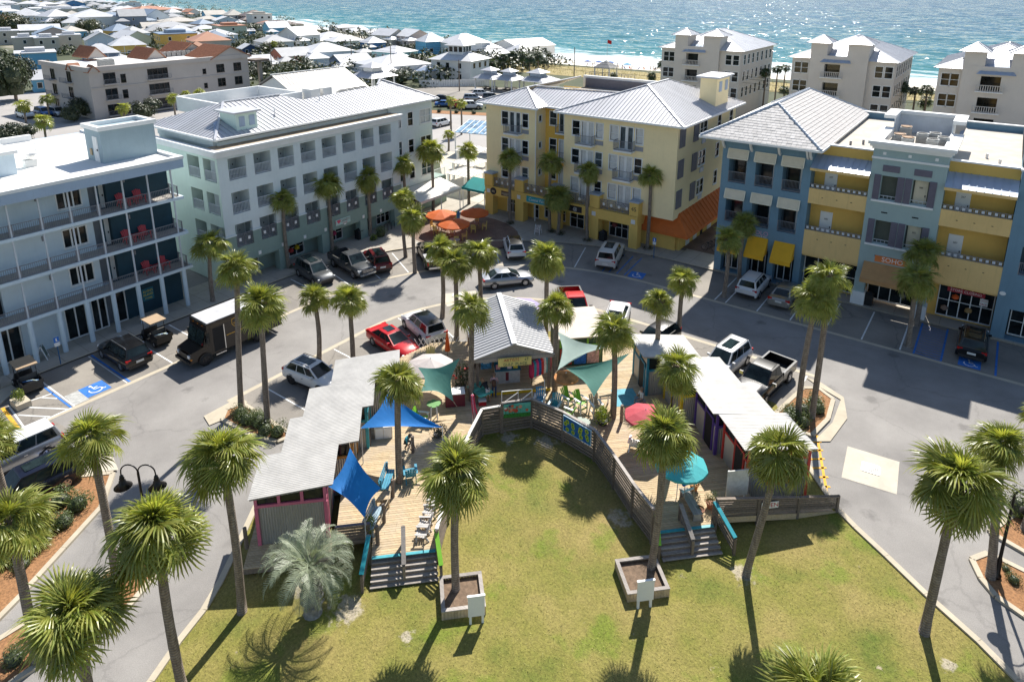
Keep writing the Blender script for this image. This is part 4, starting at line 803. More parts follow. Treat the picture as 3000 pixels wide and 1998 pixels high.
# sage tower
t0,t1 = -7.95,-2.8
ops = [(-7.1,-5.98,z,z + 1.98,.5) for z in (9.45,5.72)] + [(-4.92,-3.78,z,z + 1.98,.5) for z in (9.45,5.72)]
wall('wall',M_DS,D,'y',Y - .04,-1,t0,t1,3.0,13.6,ops);wall('wall',M_DS,D,'x',t0,-1,Y - .04,66,3.0,13.6);wall('wall',M_DS,D,'x',t1,1,Y - .04,66,3.0,13.6)
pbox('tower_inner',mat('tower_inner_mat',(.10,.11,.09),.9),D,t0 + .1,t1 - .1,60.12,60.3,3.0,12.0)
for a in (-7.1,-4.92):
 for z in (9.45,5.72):
  for s0 in (a - .52,a + 1.13):
   s = MB().box(s0,s0 + .48,Y - .1,Y - .04,z - .02,z + 2.02).obj('shutter',M_DSH,D)
   for i in range(14): MB().box(s0 + .07,s0 + .41,Y - .115,Y - .1,z + .1 + .135 * i,z + .18 + .135 * i).obj('louvre_slat',M_DSH,s)
  pbox('sill',M_WHITE,D,a - .55,a + 1.6,Y - .18,Y - .04,z - .2,z - .05)
  r = MB()
  for zz in (.02,.3): r.box(a,a + 1.13,Y + .1,Y + .15,z + zz - .02,z + zz + .02)
  for i in range(5): r.box(a + .28 * i - .015,a + .28 * i + .015,Y + .1,Y + .15,z,z + .3)
  r.obj('railing',M_RAIL,D)
  pbox('vent_slot',M_DARK,D,a + .3,a + .75,Y - .06,Y - .04,z - 1.1,z - 1.0)
 pbox('vent_panel',M_DSH,D,a - .02,a + 1.18,Y - .09,Y - .04,11.78,12.3)
for z in (9.45,5.72): d = stair_door(D,'y',60.1,-1,-4.8,-3.9,z - .3,z + 1.95,M_BEI);text('lettering','305' if z > 6 else '205',.18,M_DKMETAL,d,face(-4.35,60.04,z + 1.3,-90))
for x in (-7.15,-5.4,-3.6): pbox('plaster_square',M_WHITE,D,x - .1,x + .12,Y - .08,Y - .04,13.12,13.34)
pbox('string_course',M_WHITE,D,t0 - .06,t1 + .06,Y - .12,Y - .03,12.75,12.92)
b = MB()
for k,(o_,z0,z1) in enumerate(((.12,13.55,13.75),(.28,13.75,13.95),(.42,13.95,14.2))): b.box(t0 - o_,t1 + o_,Y - .04 - o_,Y + .5,z0,z1);b.box(t0 - o_,t0 + .5,Y + .5,66.2,z0,z1);b.box(t1 - .5,t1 + o_,Y + .5,66.2,z0,z1);None
b.obj('cornice',M_WHITE,D);pbox('tower_roof',M_FLAT,D,t0 + .5,t1 - .5,Y + .5,69.2,13.3,13.4)
for x0,x1,y0,y1 in ((t0 + .4,t1 - .4,69.0,69.15),(t0 + .4,t0 + .5,66.0,69),(t1 - .5,t1 - .4,66.0,69)): pbox('roof_screen',M_RAIL,D,x0,x1,y0,y1,13.3,15.0)
for x0,x1,y0,y1 in ((t0 - .4,t1 + .4,68.9,69.5),(t0 - .4,t0 + .5,65.8,68.9),(t1 - .5,t1 + .4,65.8,68.9)): pbox('screen_coping',M_WHITE,D,x0,x1,y0,y1,15.0,15.3)
for i,(x,y) in enumerate(((-6.6,62.4),(-5.9,61.4),(-5.1,63.6),(-4.3,64.4),(-4.2,61.6),(-3.6,63.0),(-6.6,66.2))): acunit(x,y,13.4,1.0,'air conditioner standing inside the sage tower\'s white parapet',rust=i in (0,1,6))
aw = MB().slab([(-7.5,Y - 1.25,2.95),(-2.6,Y - 1.25,2.95),(-2.6,Y - .05,4.05),(-7.5,Y - .05,4.05)],.06);aw.box(-7.5,-2.6,Y - 1.28,Y - 1.22,2.6,2.95)
for x in (-7.5,-2.6): aw.add([(x,Y - 1.25,2.95),(x,Y - .05,4.05),(x,Y - .05,2.95)],[(0,1,2)])
aw.obj('awning',mat('tan_canvas',(.46,.26,.11),.85,.1,2),D)
sg = signboard(D,-6.75,-4.2,4.2,4.72,mat('sign_orange',(.70,.20,.05),.6),'SOHO',M_WHITE,Y - .07,.55)
for x in (t0 - .05,t1 - .75): pbox('column',M_DS,D,x,x + .8,Y - .05,Y + .7,1.2,3.0);pbox('column_base',M_WHITE,D,x - .12,x + .92,Y - .18,Y + .8,.12,1.25)
for x0,x1,n in ((-12.3,-8.1,4),(-7.1,-2.9,5),(-2.0,1.6,5)):
 window(D,'y',61.0,-1,x0,x1,.35,3.0,M_WHITE,n,2,.07,.06,M_GLASS,sill=False)
pbox('shop_ceiling',M_DP,D,-12.4,1.7,Y + .2,61.1,3.3,3.5)
for x,z,c_ in ((-.9,2.1,(.75,.12,.02)),(0.1,1.2,(.4,.25,.1)),(-1.5,1.0,(.3,.2,.15)),(-4.5,1.2,(.3,.3,.25)),(-10.5,2.2,(.5,.08,.05))): MB().lathe(x,60.92,[(0,z - .25),(.25,z - .1),(.25,z + .1),(0,z + .25)],9).obj('window_display',mat('dd_%.1f' % x,c_,.6),D)
p_ = pbox('paper_banner',mat('banner_red',(.45,.03,.05),.6),D,-1.5,1.0,60.88,60.9,2.5,2.85);text('lettering','STORE CLOSING',.28,M_WHITE,D,face(-.25,60.87,2.68,-90))
pbox('paper_banner',M_WHITE,D,.72,1.25,60.86,60.88,1.85,2.45);text('lettering','SALE',.2,mat('sale_red',(.6,.02,.04),.6),D,face(.98,60.85,2.0,-90));text('lettering','EVERYTHING',.08,MATS['sale_red'],D,face(.98,60.85,2.3,-90))
# blue end bay
wall('wall',M_DB,D,'y',Y - .02,-1,1.7,12,.1,13.2,[(2.6,5.2,z,z + 2.2,1.2) for z in (9.2,5.4)] + [(2.6,11,.15,2.6,.9),(6,8.6,9.2,11.4,1.2),(6,8.6,5.4,7.6,1.2)])
wall('wall',M_DB,D,'x',1.7,-1,Y - .02,66,12.5,13.2);MB().box(1.8,12,60.9,79,.1,13.0).obj('block',MATS['slate_inner'],D);pbox('coping',M_WHITE,D,1.6,12,Y - .2,Y + .3,13.2,13.35)
for a in (2.6,6):
 for z in (9.2,5.4): railing('railing',M_GREYRAIL,D,'y',Y + .05,a + .02,a + 2.58,z,.95,.12)
lm = MB().add([(1.98 + .2 * cos(2 * pi * i / 20),Y - y,3.75 + .15 * sin(2 * pi * i / 20)) for y in (.02,.12) for i in range(20)],[tuple(range(19,-1,-1)),tuple(range(20,40))] + [(i,(i + 1) % 20,20 + (i + 1) % 20,20 + i) for i in range(20)]).obj('wall_lamp',M_WHITE,D)
window(D,'y',60.5,-1,2.8,6.0,.3,2.5,M_WHITE,4,2,.06,.06,M_GLASS,sill=False)
# ------------------------------------------------------------ palms
M_FROND = leafmat('palm_leaf',(.20,.245,.035),(.46,.47,.14),.48,.33,.26);M_FROND2 = leafmat('palm_leaf_shade',(.03,.062,.018),(.065,.10,.03),.25,.4,.2);M_FDEAD = leafmat('palm_leaf_dry',(.22,.15,.07),(.36,.26,.13),.2,.7,.2)  # second leaf is a darker copy of the sunlit one, shade put into its colour
M_PINDO = leafmat('blue_palm_leaf',(.22,.27,.18),(.40,.44,.31),.25,.4,.15)
def trunkmat():
 m,nt,p,out = newmat('palm_trunk');co = pos(nt)
 w = N(nt,'TexWave',wave_type='BANDS',bands_direction='Z');w.inputs['Scale'].default_value = 2.6;w.inputs['Distortion'].default_value = 3.0;w.inputs['Detail'].default_value = 3;L(nt,co,w.inputs['Vector'])
 c = ramp(nt,noise(nt,mapping(nt,co,(6,6,2)),1.5,6,.7),[(.28,(.14,.105,.08)),(.55,(.29,.235,.185)),(.75,(.42,.355,.29))])
 c = mix(nt,.35,c,mix(nt,1,c,w.outputs[0],'MULTIPLY'));L(nt,c,p.inputs['Base Color']);p.inputs['Roughness'].default_value = .9
 L(nt,bumpn(nt,w.outputs['Fac'],.7,.02,bumpn(nt,noise(nt,co,20,5),.6,.02)),p.inputs['Normal']);return m
M_TRUNK = trunkmat();M_BOOT = mat('palm_boots',(.20,.155,.11),.95,.45,7,.8,25)
def fan_mesh(seed,n,droop,L_=1.08,pet=.74,spread=128,m=M_FROND,split=.48,bend=25):
 r = random.Random(seed);b = MB()
 b.tube([(0,0,0),(pet * .5,0,.05),(pet,0,.02)],[.028,.018,.012],3)
 da = 2 * spread / n;cb,sb_ = cos(radians(bend)),sin(radians(bend))
 for i in range(n):
  th = radians(-spread + da * (i + .5));l = L_ * (.70 + .30 * cos(th * .62)) * r.uniform(.9,1.06);h = radians(da) * .52;d = droop * r.uniform(.5,1.6);lift = .16 * abs(sin(th)) - .05
  def P_(rr,t,dz=0):
   x = rr * cos(th + t);y = rr * sin(th + t);k = rr / L_
   x -= .10 * droop * k * k * cos(th);z = rr * lift + dz - d * k ** 2.2 * .62;return (pet + x * cb + z * sb_,y * (1 - .1 * k),.02 + z * cb - x * sb_)
  rm = l * split
  c0 = P_(.03,0);ml = P_(rm,-h * .92,-.02);mr = P_(rm,h * .92,-.02);mc = P_(rm,0,.035);k2 = l * .8;q = .42
  nl = P_(k2,-h * q * .8,0);nr = P_(k2,h * q * .8,0);tp = P_(l,r.uniform(-.04,.04),-.05)
  b.add([c0,ml,mc,mr,nl,nr,tp],[(0,1,2),(0,2,3),(1,4,2),(2,4,5),(2,5,3),(4,6,5)])
 return b.mesh('fan_frond',m)
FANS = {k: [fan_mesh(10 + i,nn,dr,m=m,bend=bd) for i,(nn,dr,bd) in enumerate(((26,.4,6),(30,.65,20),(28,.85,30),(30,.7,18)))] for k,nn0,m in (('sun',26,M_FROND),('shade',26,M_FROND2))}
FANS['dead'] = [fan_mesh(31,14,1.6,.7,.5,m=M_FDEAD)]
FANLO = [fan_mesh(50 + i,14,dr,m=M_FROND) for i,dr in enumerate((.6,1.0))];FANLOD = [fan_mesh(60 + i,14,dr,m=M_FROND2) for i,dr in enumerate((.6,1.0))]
def palm(label,x,y,zc,R_,lean=(0,0),group=None,n=31,kind='sun',boots=.5,tr=.17,name='palm_tree',lo=False,z0=0,dead=3):
 """cabbage palm: ringed trunk, boots under the crown, separate fan fronds"""
 rd = random.Random(int(x * 131 + y * 717));t = thing(name,label,'palm tree',(x,y,z0),0,group);zt = zc - .30 * R_ / 1.9 - z0
 pts = [];k = 9;sw = rd.uniform(-.14,.14);sv = rd.uniform(-.1,.1)
 for i in range(k + 1):
  f = i / k;pts.append((x + lean[0] * f ** 1.3 + sw * sin(f * pi),y + lean[1] * f ** 1.3 + sv * sin(f * pi),z0 + zt * f))
 rs = [tr * (1.32 if i == 0 else 1.10 - .20 * i / k + rd.uniform(-.03,.03)) for i in range(k + 1)]
 MB().tube(pts,rs,10 if not lo else 6).obj('trunk',M_TRUNK,t,True)
 tx,ty,tz = pts[-1];s = R_ / 1.98
 bb = MB();bh = boots * rd.uniform(.7,1.4)
 bb.tube([(tx,ty,tz - bh),(tx,ty,tz - bh * .6),(tx,ty,tz),(tx,ty,tz + .25)],[tr,tr * 1.45,tr * 1.5,tr * .6],8)
 for i in range(26 if not lo else 8):
  a = i * 2.4;zz = tz - bh + bh * 1.2 * i / 26;bb.bar((tx + cos(a) * tr * 1.1,ty + sin(a) * tr * 1.1,zz),(tx + cos(a) * tr * 2.3,ty + sin(a) * tr * 2.3,zz + .22),.07,.03)
 bb.obj('boots',M_BOOT,t)
 elr = rd.uniform(100,140);pw = rd.uniform(.8,1.15);n = int(n * rd.uniform(.85,1.12))
 fans = (FANLO if kind == 'sun' else FANLOD) if lo else FANS[kind]
 for i in range(n):
  f = (i + .5) / n;az = i * 2.39996 + rd.uniform(-.5,.5);el = radians(86 - elr * f ** pw + rd.uniform(-16,16));sc = s * (.70 + .32 * min(1,f * 2.2)) * rd.uniform(.78,1.12)
  me = fans[min(len(fans) - 1,int(f * len(fans)))] if not lo else fans[i % 2]
  o = inst('frond',me,t,(tx,ty,tz + .12 - .18 * f),(0,0,0),(1,1,1))
  M_ = Matrix.Translation(o.location) @ Matrix.Rotation(az,4,'Z') @ Matrix.Rotation(-el,4,'Y') @ Matrix.Rotation(rd.uniform(-.75,.75),4,'X') @ Matrix.Scale(sc,4)
  o.matrix_local = M_
 if not lo:
  for i in range(dead):
   az = rd.uniform(0,6.3);o = inst('dry_frond',FANS['dead'][0],t,(tx,ty,tz - .1));o.matrix_local = Matrix.Translation(o.location) @ Matrix.Rotation(az,4,'Z') @ Matrix.Rotation(radians(62),4,'Y') @ Matrix.Scale(s * .8,4)
 return t
G_ARC = 'palms along the green arcade';G_YEL = 'palms along the yellow podium'
Lb = 'cabbage palm in the pavement row along the pale green building\'s arcade'
for x,y,z,r in ((-52.67,35.8,7.1,1.75),(-52.75,41.07,7.4,2.15),(-52.8,46.24,6.9,2.0),(-52.9,51.6,7.2,2.1),(-53.0,56.29,7.9,2.25)): palm(Lb,x,y,z,r,(0,0),G_ARC,32)
palm('short cabbage palm between the white hotel\'s corner column and the pale green building',-51.88,27.59,5.5,2.1,(.2,.2))
palm('very tall slim cabbage palm on the mulched island beside the brown van',-36.34,20.3,9.8,1.75,(.6,.4));palm('tall leaning cabbage palm in the clipped shrubs of the mulched island',-33.21,20.1,8.4,2.1,(.25,.2),boots=.3)
palm('cabbage palm between two parking bays by the maroon SUV',-45.75,44.45,6.4,1.75);palm('cabbage palm at the road end of the corner parking lines',-42.31,42.22,5.7,2.0,boots=.7)
palm('cabbage palm beside the teal canopy at the mouth of the passage',-51.4,61.02,7.0,1.95)
Lc = 'cabbage palm in the row close against the yellow building\'s podium'
for x,y,z,r in ((-43.16,58.43,7.9,1.85),(-38.09,58.86,8.2,2.0),(-33.43,58.84,7.9,1.75),(-27.27,60.4,8.0,1.9)): palm(Lc,x,y,z,r,(0,0),G_YEL,32)
palm('low full cabbage palm before the yellow podium\'s cyan shop sign',-36.9,58.6,4.6,2.3,boots=.9)
palm('slim cabbage palm standing by the white lattice at the kiosk\'s parking edge',-34.25,37.07,6.2,1.9);palm('cabbage palm behind the kiosk\'s left eave, nearer the white SUV',-31.03,35.11,6.5,1.95,dead=0);palm('cabbage palm behind the kiosk\'s back corner by the silver sedan',-30.2,36.9,6.8,2.0,dead=0)
palm('straight cabbage palm rising through the deck left of the kiosk\'s sign',-24.29,28.72,7.3,1.75,(.1,.1));palm('big full cabbage palm behind the kiosk roof\'s right slope',-25.0,38.3,7.3,2.25,n=42,dead=0);palm('cabbage palm rising through the deck at the kiosk\'s right front corner',-20.63,32.73,6.8,1.75,boots=.6)
palm('cabbage palm rising through the deck beside the potted bush',-16.23,32.4,6.8,1.85,(-.1,-.1));palm('short cabbage palm behind the grey-roofed shack by the black hatchback',-16.2,38.2,6.4,1.5);palm('thin cabbage palm at the tan gutter beyond the shacks',-17.4,45.2,5.0,1.75)
palm('cabbage palm with open spiky crown over the shack with yellow trim',-11.9,30.9,6.7,1.75,n=28,boots=.3);palm('large cabbage palm in the square timber planter by the right stairs',-9.83,24.14,7.5,1.95,(.15,.12),n=42,boots=.7)
palm('leaning cabbage palm on the lawn before the red-trimmed shack',-6.25,26.54,6.8,2.1,(.7,.55),tr=.15)
palm('taller of the twin palms in the right mulched island, its trunk towards the street',-6.75,40.74,9.7,1.7);palm('shorter of the twin palms in the right mulched island, with a wide pale crown',-7.48,40.35,8.3,2.05,(.2,.2))
palm('shaded cabbage palm between parking lines by the blue end with yellow awnings',-17.15,54.31,5.5,1.9,kind='sun');palm('shaded cabbage palm close to the yellow awnings',-17.11,58.3,5.8,1.75)
palm('shaded cabbage palm at the blue hatched bay\'s road end',-3.08,54.28,5.7,2.05,(-.15,-.1));palm('shaded cabbage palm close before the tan awning\'s end',-3.05,58.42,6.4,2.0,(-.3,-.2))
palm('short cabbage palm with a shaggy collar behind the white hatchback',-37.1,27.0,5.0,1.65,boots=1.1);palm('short cabbage palm with crosshatched boots between hatchback and red sedan',-34.94,28.3,5.0,1.85,boots=1.2)
palm('cabbage palm rising through the deck beside the big blue sail',-22.6,20.78,7.0,1.85,(.12,.1));palm('large cabbage palm in the square timber planter by the left stairs',-16.26,17.97,6.5,2.1,(.1,.1),n=42)
palm('cabbage palm at the tip of the narrow mulched median',-29.12,9.42,7.6,1.9);palm('tall cabbage palm on the lawn edge beside the blue-green feather palm',-23.13,11.86,8.1,2.1,n=32);palm('cabbage palm on the lawn corner with its shaggy crown over the lane',-21.65,8.48,7.9,2.3,n=42)
palm('big cabbage palm in the narrow median, its crown low over the lane',-21.6,5.55,6.7,2.15,n=42);palm('cabbage palm at the lower end of the leafy mulched bed',-27.6,5.72,7.0,1.95,(.2,.1));palm('cabbage palm by the paved court near the white hotel',-34.7,7.3,6.6,1.7)
palm('large full cabbage palm on the lawn\'s far corner by the curving kerb',.65,28.1,7.7,2.35,(.12,.1),n=46,boots=.6)
palm('near cabbage palm on the lawn with only its top leaves showing',-1.6,16.4,7.2,2.0,n=36)
palm('cabbage palm in the small island beyond the street lamp, towards the kerb',4.6,27.6,6.6,1.7);palm('cabbage palm in the bed across the street by the round shrubs',4.0,37.4,6.6,1.6)
# second crown beside the big lawn-corner palm
palm('narrow cabbage palm whose crown touches the street lamp',2.75,33.0,7.0,1.75,(-.6,-.3),n=32)
# pindo palm: stout trunk, arching blue-green feather leaves
def feather_mesh(seed,n=26,Lr=2.4,m=M_PINDO):
 r = random.Random(seed);b = MB();pts = []
 for i in range(9): f = i / 8;a = 1.05 - 1.9 * f ** 1.35;pts.append((0,0,0) if not i else (pts[-1][0] + cos(a) * Lr / 8,0,pts[-1][2] + sin(a) * Lr / 8))
 b.tube(pts,[.035 - .003 * i for i in range(9)],4)
 for i in range(n):
  f = .22 + .78 * i / n;k = f * 8;j = min(7,int(k));p0 = Vector(pts[j]).lerp(Vector(pts[j + 1]),k - j);tg = (Vector(pts[j + 1]) - Vector(pts[j])).normalized();l = .62 * sin(pi * min(1,f * .82 + .16)) * r.uniform(.9,1.1)
  for sg in (-1,1):
   d = (tg * .75 + Vector((0,sg * .75,0)) + Vector((0,0,.45))).normalized();e = p0 + d * l * .6;tip = p0 + d * l + Vector((0,0,-.12));w = tg * .013
   b.add([p0 - w,p0 + w,e + w,e - w,tip],[(0,1,2,3),(3,2,4)])
 return b.mesh('feather_frond',m)
t = thing('pindo_palm','stout blue-green feather palm on the lawn before the pink-trimmed shack','palm tree',(-20.64,13.64,0))
MB().tube([(-20.64,13.64,0),(-20.64,13.64,.4),(-20.62,13.66,1.4),(-20.6,13.7,2.3)],[.42,.33,.36,.30],12).obj('trunk',mat('grey_palm_trunk',(.26,.245,.22),.95,.4,6,1,20),t,True)
bb = MB()
for i in range(70): a = i * 2.4;z = .3 + 2.0 * i / 70;bb.bar((-20.62 + .3 * cos(a),13.66 + .3 * sin(a),z),(-20.62 + .47 * cos(a),13.66 + .47 * sin(a),z + .22),.12,.05)
bb.obj('boots',MATS['grey_palm_trunk'],t)
FT = [feather_mesh(i) for i in range(3)];rd = random.Random(4)
for i in range(36):
 f = i / 36;o = inst('frond',FT[i % 3],t,(-20.6,13.7,2.35));o.matrix_local = Matrix.Translation(o.location) @ Matrix.Rotation(i * 2.4,4,'Z') @ Matrix.Rotation(radians(-25 + 62 * f + rd.uniform(-8,8)),4,'Y') @ Matrix.Rotation(rd.uniform(-.3,.3),4,'X') @ Matrix.Scale(rd.uniform(.9,1.1),4)
# ------------------------------------------------------------ shrubs
def leafcloud(seed,n,size,m,shape=(1,1,1),lump=5,flat=.35):
 r = random.Random(seed);b = MB();cs = []
 for i in range(lump):
  a = r.uniform(0,2 * pi);q = sqrt(r.random()) * .55;cs.append((q * cos(a),q * sin(a),r.uniform(.35,.62),r.uniform(.38,.55)))
 cs.append((0,0,.5,.6))
 for i in range(n):
  c = r.choice(cs);th = r.uniform(0,2 * pi);ph = math.acos(r.uniform(-.75,1));rr = c[3] * r.uniform(.72,1.04) ** .5
  d = Vector((sin(ph) * cos(th),sin(ph) * sin(th),cos(ph)));p = Vector((c[0],c[1],c[2])) + d * rr
  if p.z < 0: p.z = abs(p.z) * .3
  nn = (d + Vector((r.gauss(0,.6),r.gauss(0,.6),r.gauss(0,.6) + flat))).normalized();a = nn.cross(Vector((r.gauss(0,1),r.gauss(0,1),r.gauss(0,1)))).normalized();e = nn.cross(a);s = size * r.uniform(.6,1.3)
  q = [p - a * s,p + e * s * .5,p + a * s,p - e * s * .5]
  b.add([(v.x * shape[0],v.y * shape[1],max(0,v.z) * shape[2]) for v in q],[(0,1,2,3)])
 return b.mesh('foliage',m)
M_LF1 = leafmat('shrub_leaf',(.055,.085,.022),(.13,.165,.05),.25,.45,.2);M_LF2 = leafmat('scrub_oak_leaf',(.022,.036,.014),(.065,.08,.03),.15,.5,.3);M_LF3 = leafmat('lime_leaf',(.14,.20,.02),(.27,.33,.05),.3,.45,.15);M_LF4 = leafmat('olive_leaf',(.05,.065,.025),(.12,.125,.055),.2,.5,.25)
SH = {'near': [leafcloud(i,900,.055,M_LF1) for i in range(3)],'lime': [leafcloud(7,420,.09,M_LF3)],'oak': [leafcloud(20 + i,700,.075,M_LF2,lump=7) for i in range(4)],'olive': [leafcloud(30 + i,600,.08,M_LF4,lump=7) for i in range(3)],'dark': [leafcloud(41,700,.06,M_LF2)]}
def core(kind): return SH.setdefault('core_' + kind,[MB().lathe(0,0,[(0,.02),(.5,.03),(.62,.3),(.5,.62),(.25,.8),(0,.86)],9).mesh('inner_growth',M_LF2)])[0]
def shrub(label,x,y,r,h,kind='near',group=None,z0=.05,name='shrub',ry=None,rz=None,inner=True):
 t = thing(name,label,'shrub',(x,y,z0),0,group);rd = random.Random(int(x * 77 + y * 31));rz = rd.uniform(0,6) if rz is None else rz
 inst('foliage',rd.choice(SH[kind]),t,(x,y,z0),(0,0,rz),(r,ry or r,h))
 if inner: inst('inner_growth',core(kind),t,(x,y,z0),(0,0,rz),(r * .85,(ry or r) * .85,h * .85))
 return t
gh = 'clipped shrubs on the left mulched island'
for x,y,r,h in ((-35.6,19.8,.8,.75),(-34.7,19.6,.8,.8),(-33.9,19.9,.85,.85),(-32.9,19.7,.8,.8),(-32.1,20.0,.75,.85),(-34.3,20.2,.7,.7)): shrub('low clipped green shrub among the palms of the left mulched island',x,y,r,h,'near',gh)
gr = 'clipped shrubs on the right mulched island'
for x,y,r,h in ((-7.9,39.5,.85,.75),(-7.0,39.6,.75,.8),(-7.3,40.9,.9,.85),(-6.6,41.6,.8,.8),(-7.0,42.4,.75,.7),(-7.9,40.4,.7,.7)): shrub('low clipped green shrub among the twin palms of the right island',x,y,r,h,'near',gr)
for i,(x,y,r,h) in enumerate(((-35.3,10.3,.9,.9),(-34.6,9.4,.8,.8),(-36.3,9.9,.9,.9),(-33.4,7.2,.6,.5),(-32.4,5.6,.7,.6),(-33.8,5.4,.8,.7))): shrub('rounded leafy shrub in the pine-straw bed by the navy SUV',x,y,r,h,'near','rounded shrubs in the leafy bed')
for i,(x,y,s) in enumerate(((-35.0,8.4,.8),(-34.2,7.9,.85),(-35.6,7.3,.8),(-34.5,6.6,.8),(-36.2,8.6,.75),(-36.4,6.6,.7),(-35.2,5.6,.75))):
 t = thing('dwarf_palm','low bushy fan palm sprawling in the pine-straw bed','plant',(x,y,.08),0,'low fan palms in the leafy bed');rd = random.Random(i)
 for k in range(20):
  f = k / 20;o = inst('frond',FANS['sun'][k % 3],t,(x,y,.15));o.matrix_local = Matrix.Translation(o.location) @ Matrix.Rotation(k * 2.4,4,'Z') @ Matrix.Rotation(-radians(75 - 60 * f),4,'Y') @ Matrix.Scale(s * rd.uniform(.6,.85),4)
for x,y in ((-28.8,9.0),(-28.5,7.6),(-28.9,6.4),(-28.4,5.2),(-28.7,3.8)): shrub('trailing green ground plant along the narrow median',x,y,.75,.55,'near','ground plants of the narrow median')
for x,y,r,h in ((3.6,33.3,.42,.45),(3.3,33.9,.3,.3)): shrub('small sprig of green at the foot of the street lamp',x,y,r,h,'near','sprigs by the street lamp')
shrub('dense round shrub filling the end of the lamp\'s mulched island',4.7,32.3,.8,.75,'near');shrub('bushy shrub in the bed across the street',3.8,38.6,1.1,1.2,'near','shrubs across the street');shrub('bushy shrub in the bed across the street',4.8,37.9,1.0,1.1,'near','shrubs across the street')
shrub('dark clipped bush at the hotel\'s pavement corner',-51.6,11.6,.8,.9,'dark');shrub('flowering purple-tinged bush at the green arcade\'s edge',-51.9,46.9,.9,1.1,'near');shrub('round yellow-green bush under the arcade palm',-51.7,45.6,.6,.7,'lime');shrub('spiky green bush at the arcade\'s end',-52.1,50.8,.8,.8,'near')
for i,(x,y) in enumerate(((-43.2,58.3),(-38.0,58.7),(-36.6,58.9),(-33.4,58.7),(-27.3,60.4),(-52.6,36.0),(-52.7,41.2))): shrub('low dark ring of plants around a palm\'s foot',x,y,.75,.45,'dark','low plants around palm feet',inner=False)
# ------------------------------------------------------------ the artists' village on its timber deck (frame s,q at 45 degrees)
DZ = .85
def woodmat(name,c0,c1,rnd=.22,axis=(1,14,14),grey=None):
 m,nt,p,out = newmat(name);co = objco(nt);oi = N(nt,'ObjectInfo');wp = pos(nt)
 v = N(nt,'VectorMath',operation='ADD');L(nt,mapping(nt,wp,axis,(0,0,-R45)),v.inputs[0]);L(nt,mathn(nt,'MULTIPLY',oi.outputs['Random'],40),v.inputs[1])
 c = ramp(nt,noise(nt,v.outputs[0],.9,6,.65),[(.3,c0),(.7,c1)])
 if grey: c = mix(nt,ramp(nt,noise(nt,wp,.7,4),[(.45,(0,0,0)),(.75,(.8,.8,.8))]),c,grey)
 h = N(nt,'HueSaturation');L(nt,c,h.inputs['Color']);L(nt,mathn(nt,'MULTIPLY_ADD',oi.outputs['Random'],2 * rnd,1 - rnd),h.inputs['Value'])
 L(nt,h.outputs[0],p.inputs['Base Color']);p.inputs['Roughness'].default_value = .85;L(nt,bumpn(nt,noise(nt,v.outputs[0],3,4),.3,.008),p.inputs['Normal']);return m
M_DECK = woodmat('deck_board',(.40,.295,.17),(.60,.465,.29),.14,grey=(.47,.39,.30));M_OLDW = woodmat('weathered_timber',(.13,.10,.08),(.26,.21,.17),.25);M_GREYW = woodmat('grey_timber',(.26,.23,.21),(.42,.38,.34),.2)
M_TEALP = mat('turquoise_paint',(.02,.30,.36),.55,.15,5,.1);M_LIME = mat('lime_paint',(.20,.48,.03),.55,.12,5,.1)
def deck(name,label,poly,par_loc,z=DZ,pitch=.145,q0=None):
 """boards laid along s, cut to the outline; each board is a piece"""
 t = vthing(name,label,'deck',*par_loc,0);lo = min(p[1] for p in poly);hi = max(p[1] for p in poly);n = len(poly);k = int((hi - lo) / pitch)
 MB().prism(poly,z - .30,z - .035).obj('deck_frame',M_OLDW,t)
 for i in range(k):
  q = lo + (i + .5) * pitch;xs = []
  for j in range(n):
   a,b = poly[j],poly[(j + 1) % n]
   if (a[1] - q) * (b[1] - q) < 0: xs.append(a[0] + (b[0] - a[0]) * (q - a[1]) / (b[1] - a[1]))
  xs.sort()
  for a,b in zip(xs[::2],xs[1::2]):
   if b - a < .15: continue
   cuts = [a]
   if b - a > 4.5: cuts.append(a + (b - a) * random.choice((.35,.45,.55,.65)))
   cuts.append(b)
   for c,d in zip(cuts[:-1],cuts[1:]): pbox('deck_board',M_DECK,t,c + .004,d - .004,q - pitch / 2 + .008,q + pitch / 2 - .008,z - .034,z + random.uniform(-.003,.003))
 return t
deck('left_walkway','pale timber walkway beside the pink and teal trimmed shacks',[(-10.15,27.2),(-8.42,27.2),(-8.42,26.0),(-5.5,25.95),(-4.75,28.5),(-3.3,32.8),(-2.3,35.0),(-2.3,36.4),(-10.15,36.4)],(-7.5,26))
deck('right_walkway','pale timber walkway between slatted fence and purple trimmed shack',[(4.9,25.48),(7.85,25.4),(7.95,25.95),(10.6,26.0),(10.6,36.4),(.2,36.4),(.2,35.3),(.67,35.25),(2.27,33.68),(3.66,31.77),(4.1,29.5),(4.4,27.4)],(7.5,25.5))
deck('back_deck','shaded timber deck under and around the open kiosk',[(-10.15,36.42),(10.6,36.42),(10.6,41),(6,44.5),(-5,45),(-10.15,41)],(0,36.5))
deck('side_deck','small grey timber deck outside the pink-trimmed shack',[(-14.2,26.6),(-10.2,26.6),(-10.2,27.6),(-14.2,30.3)],(-13,26.8),.45)
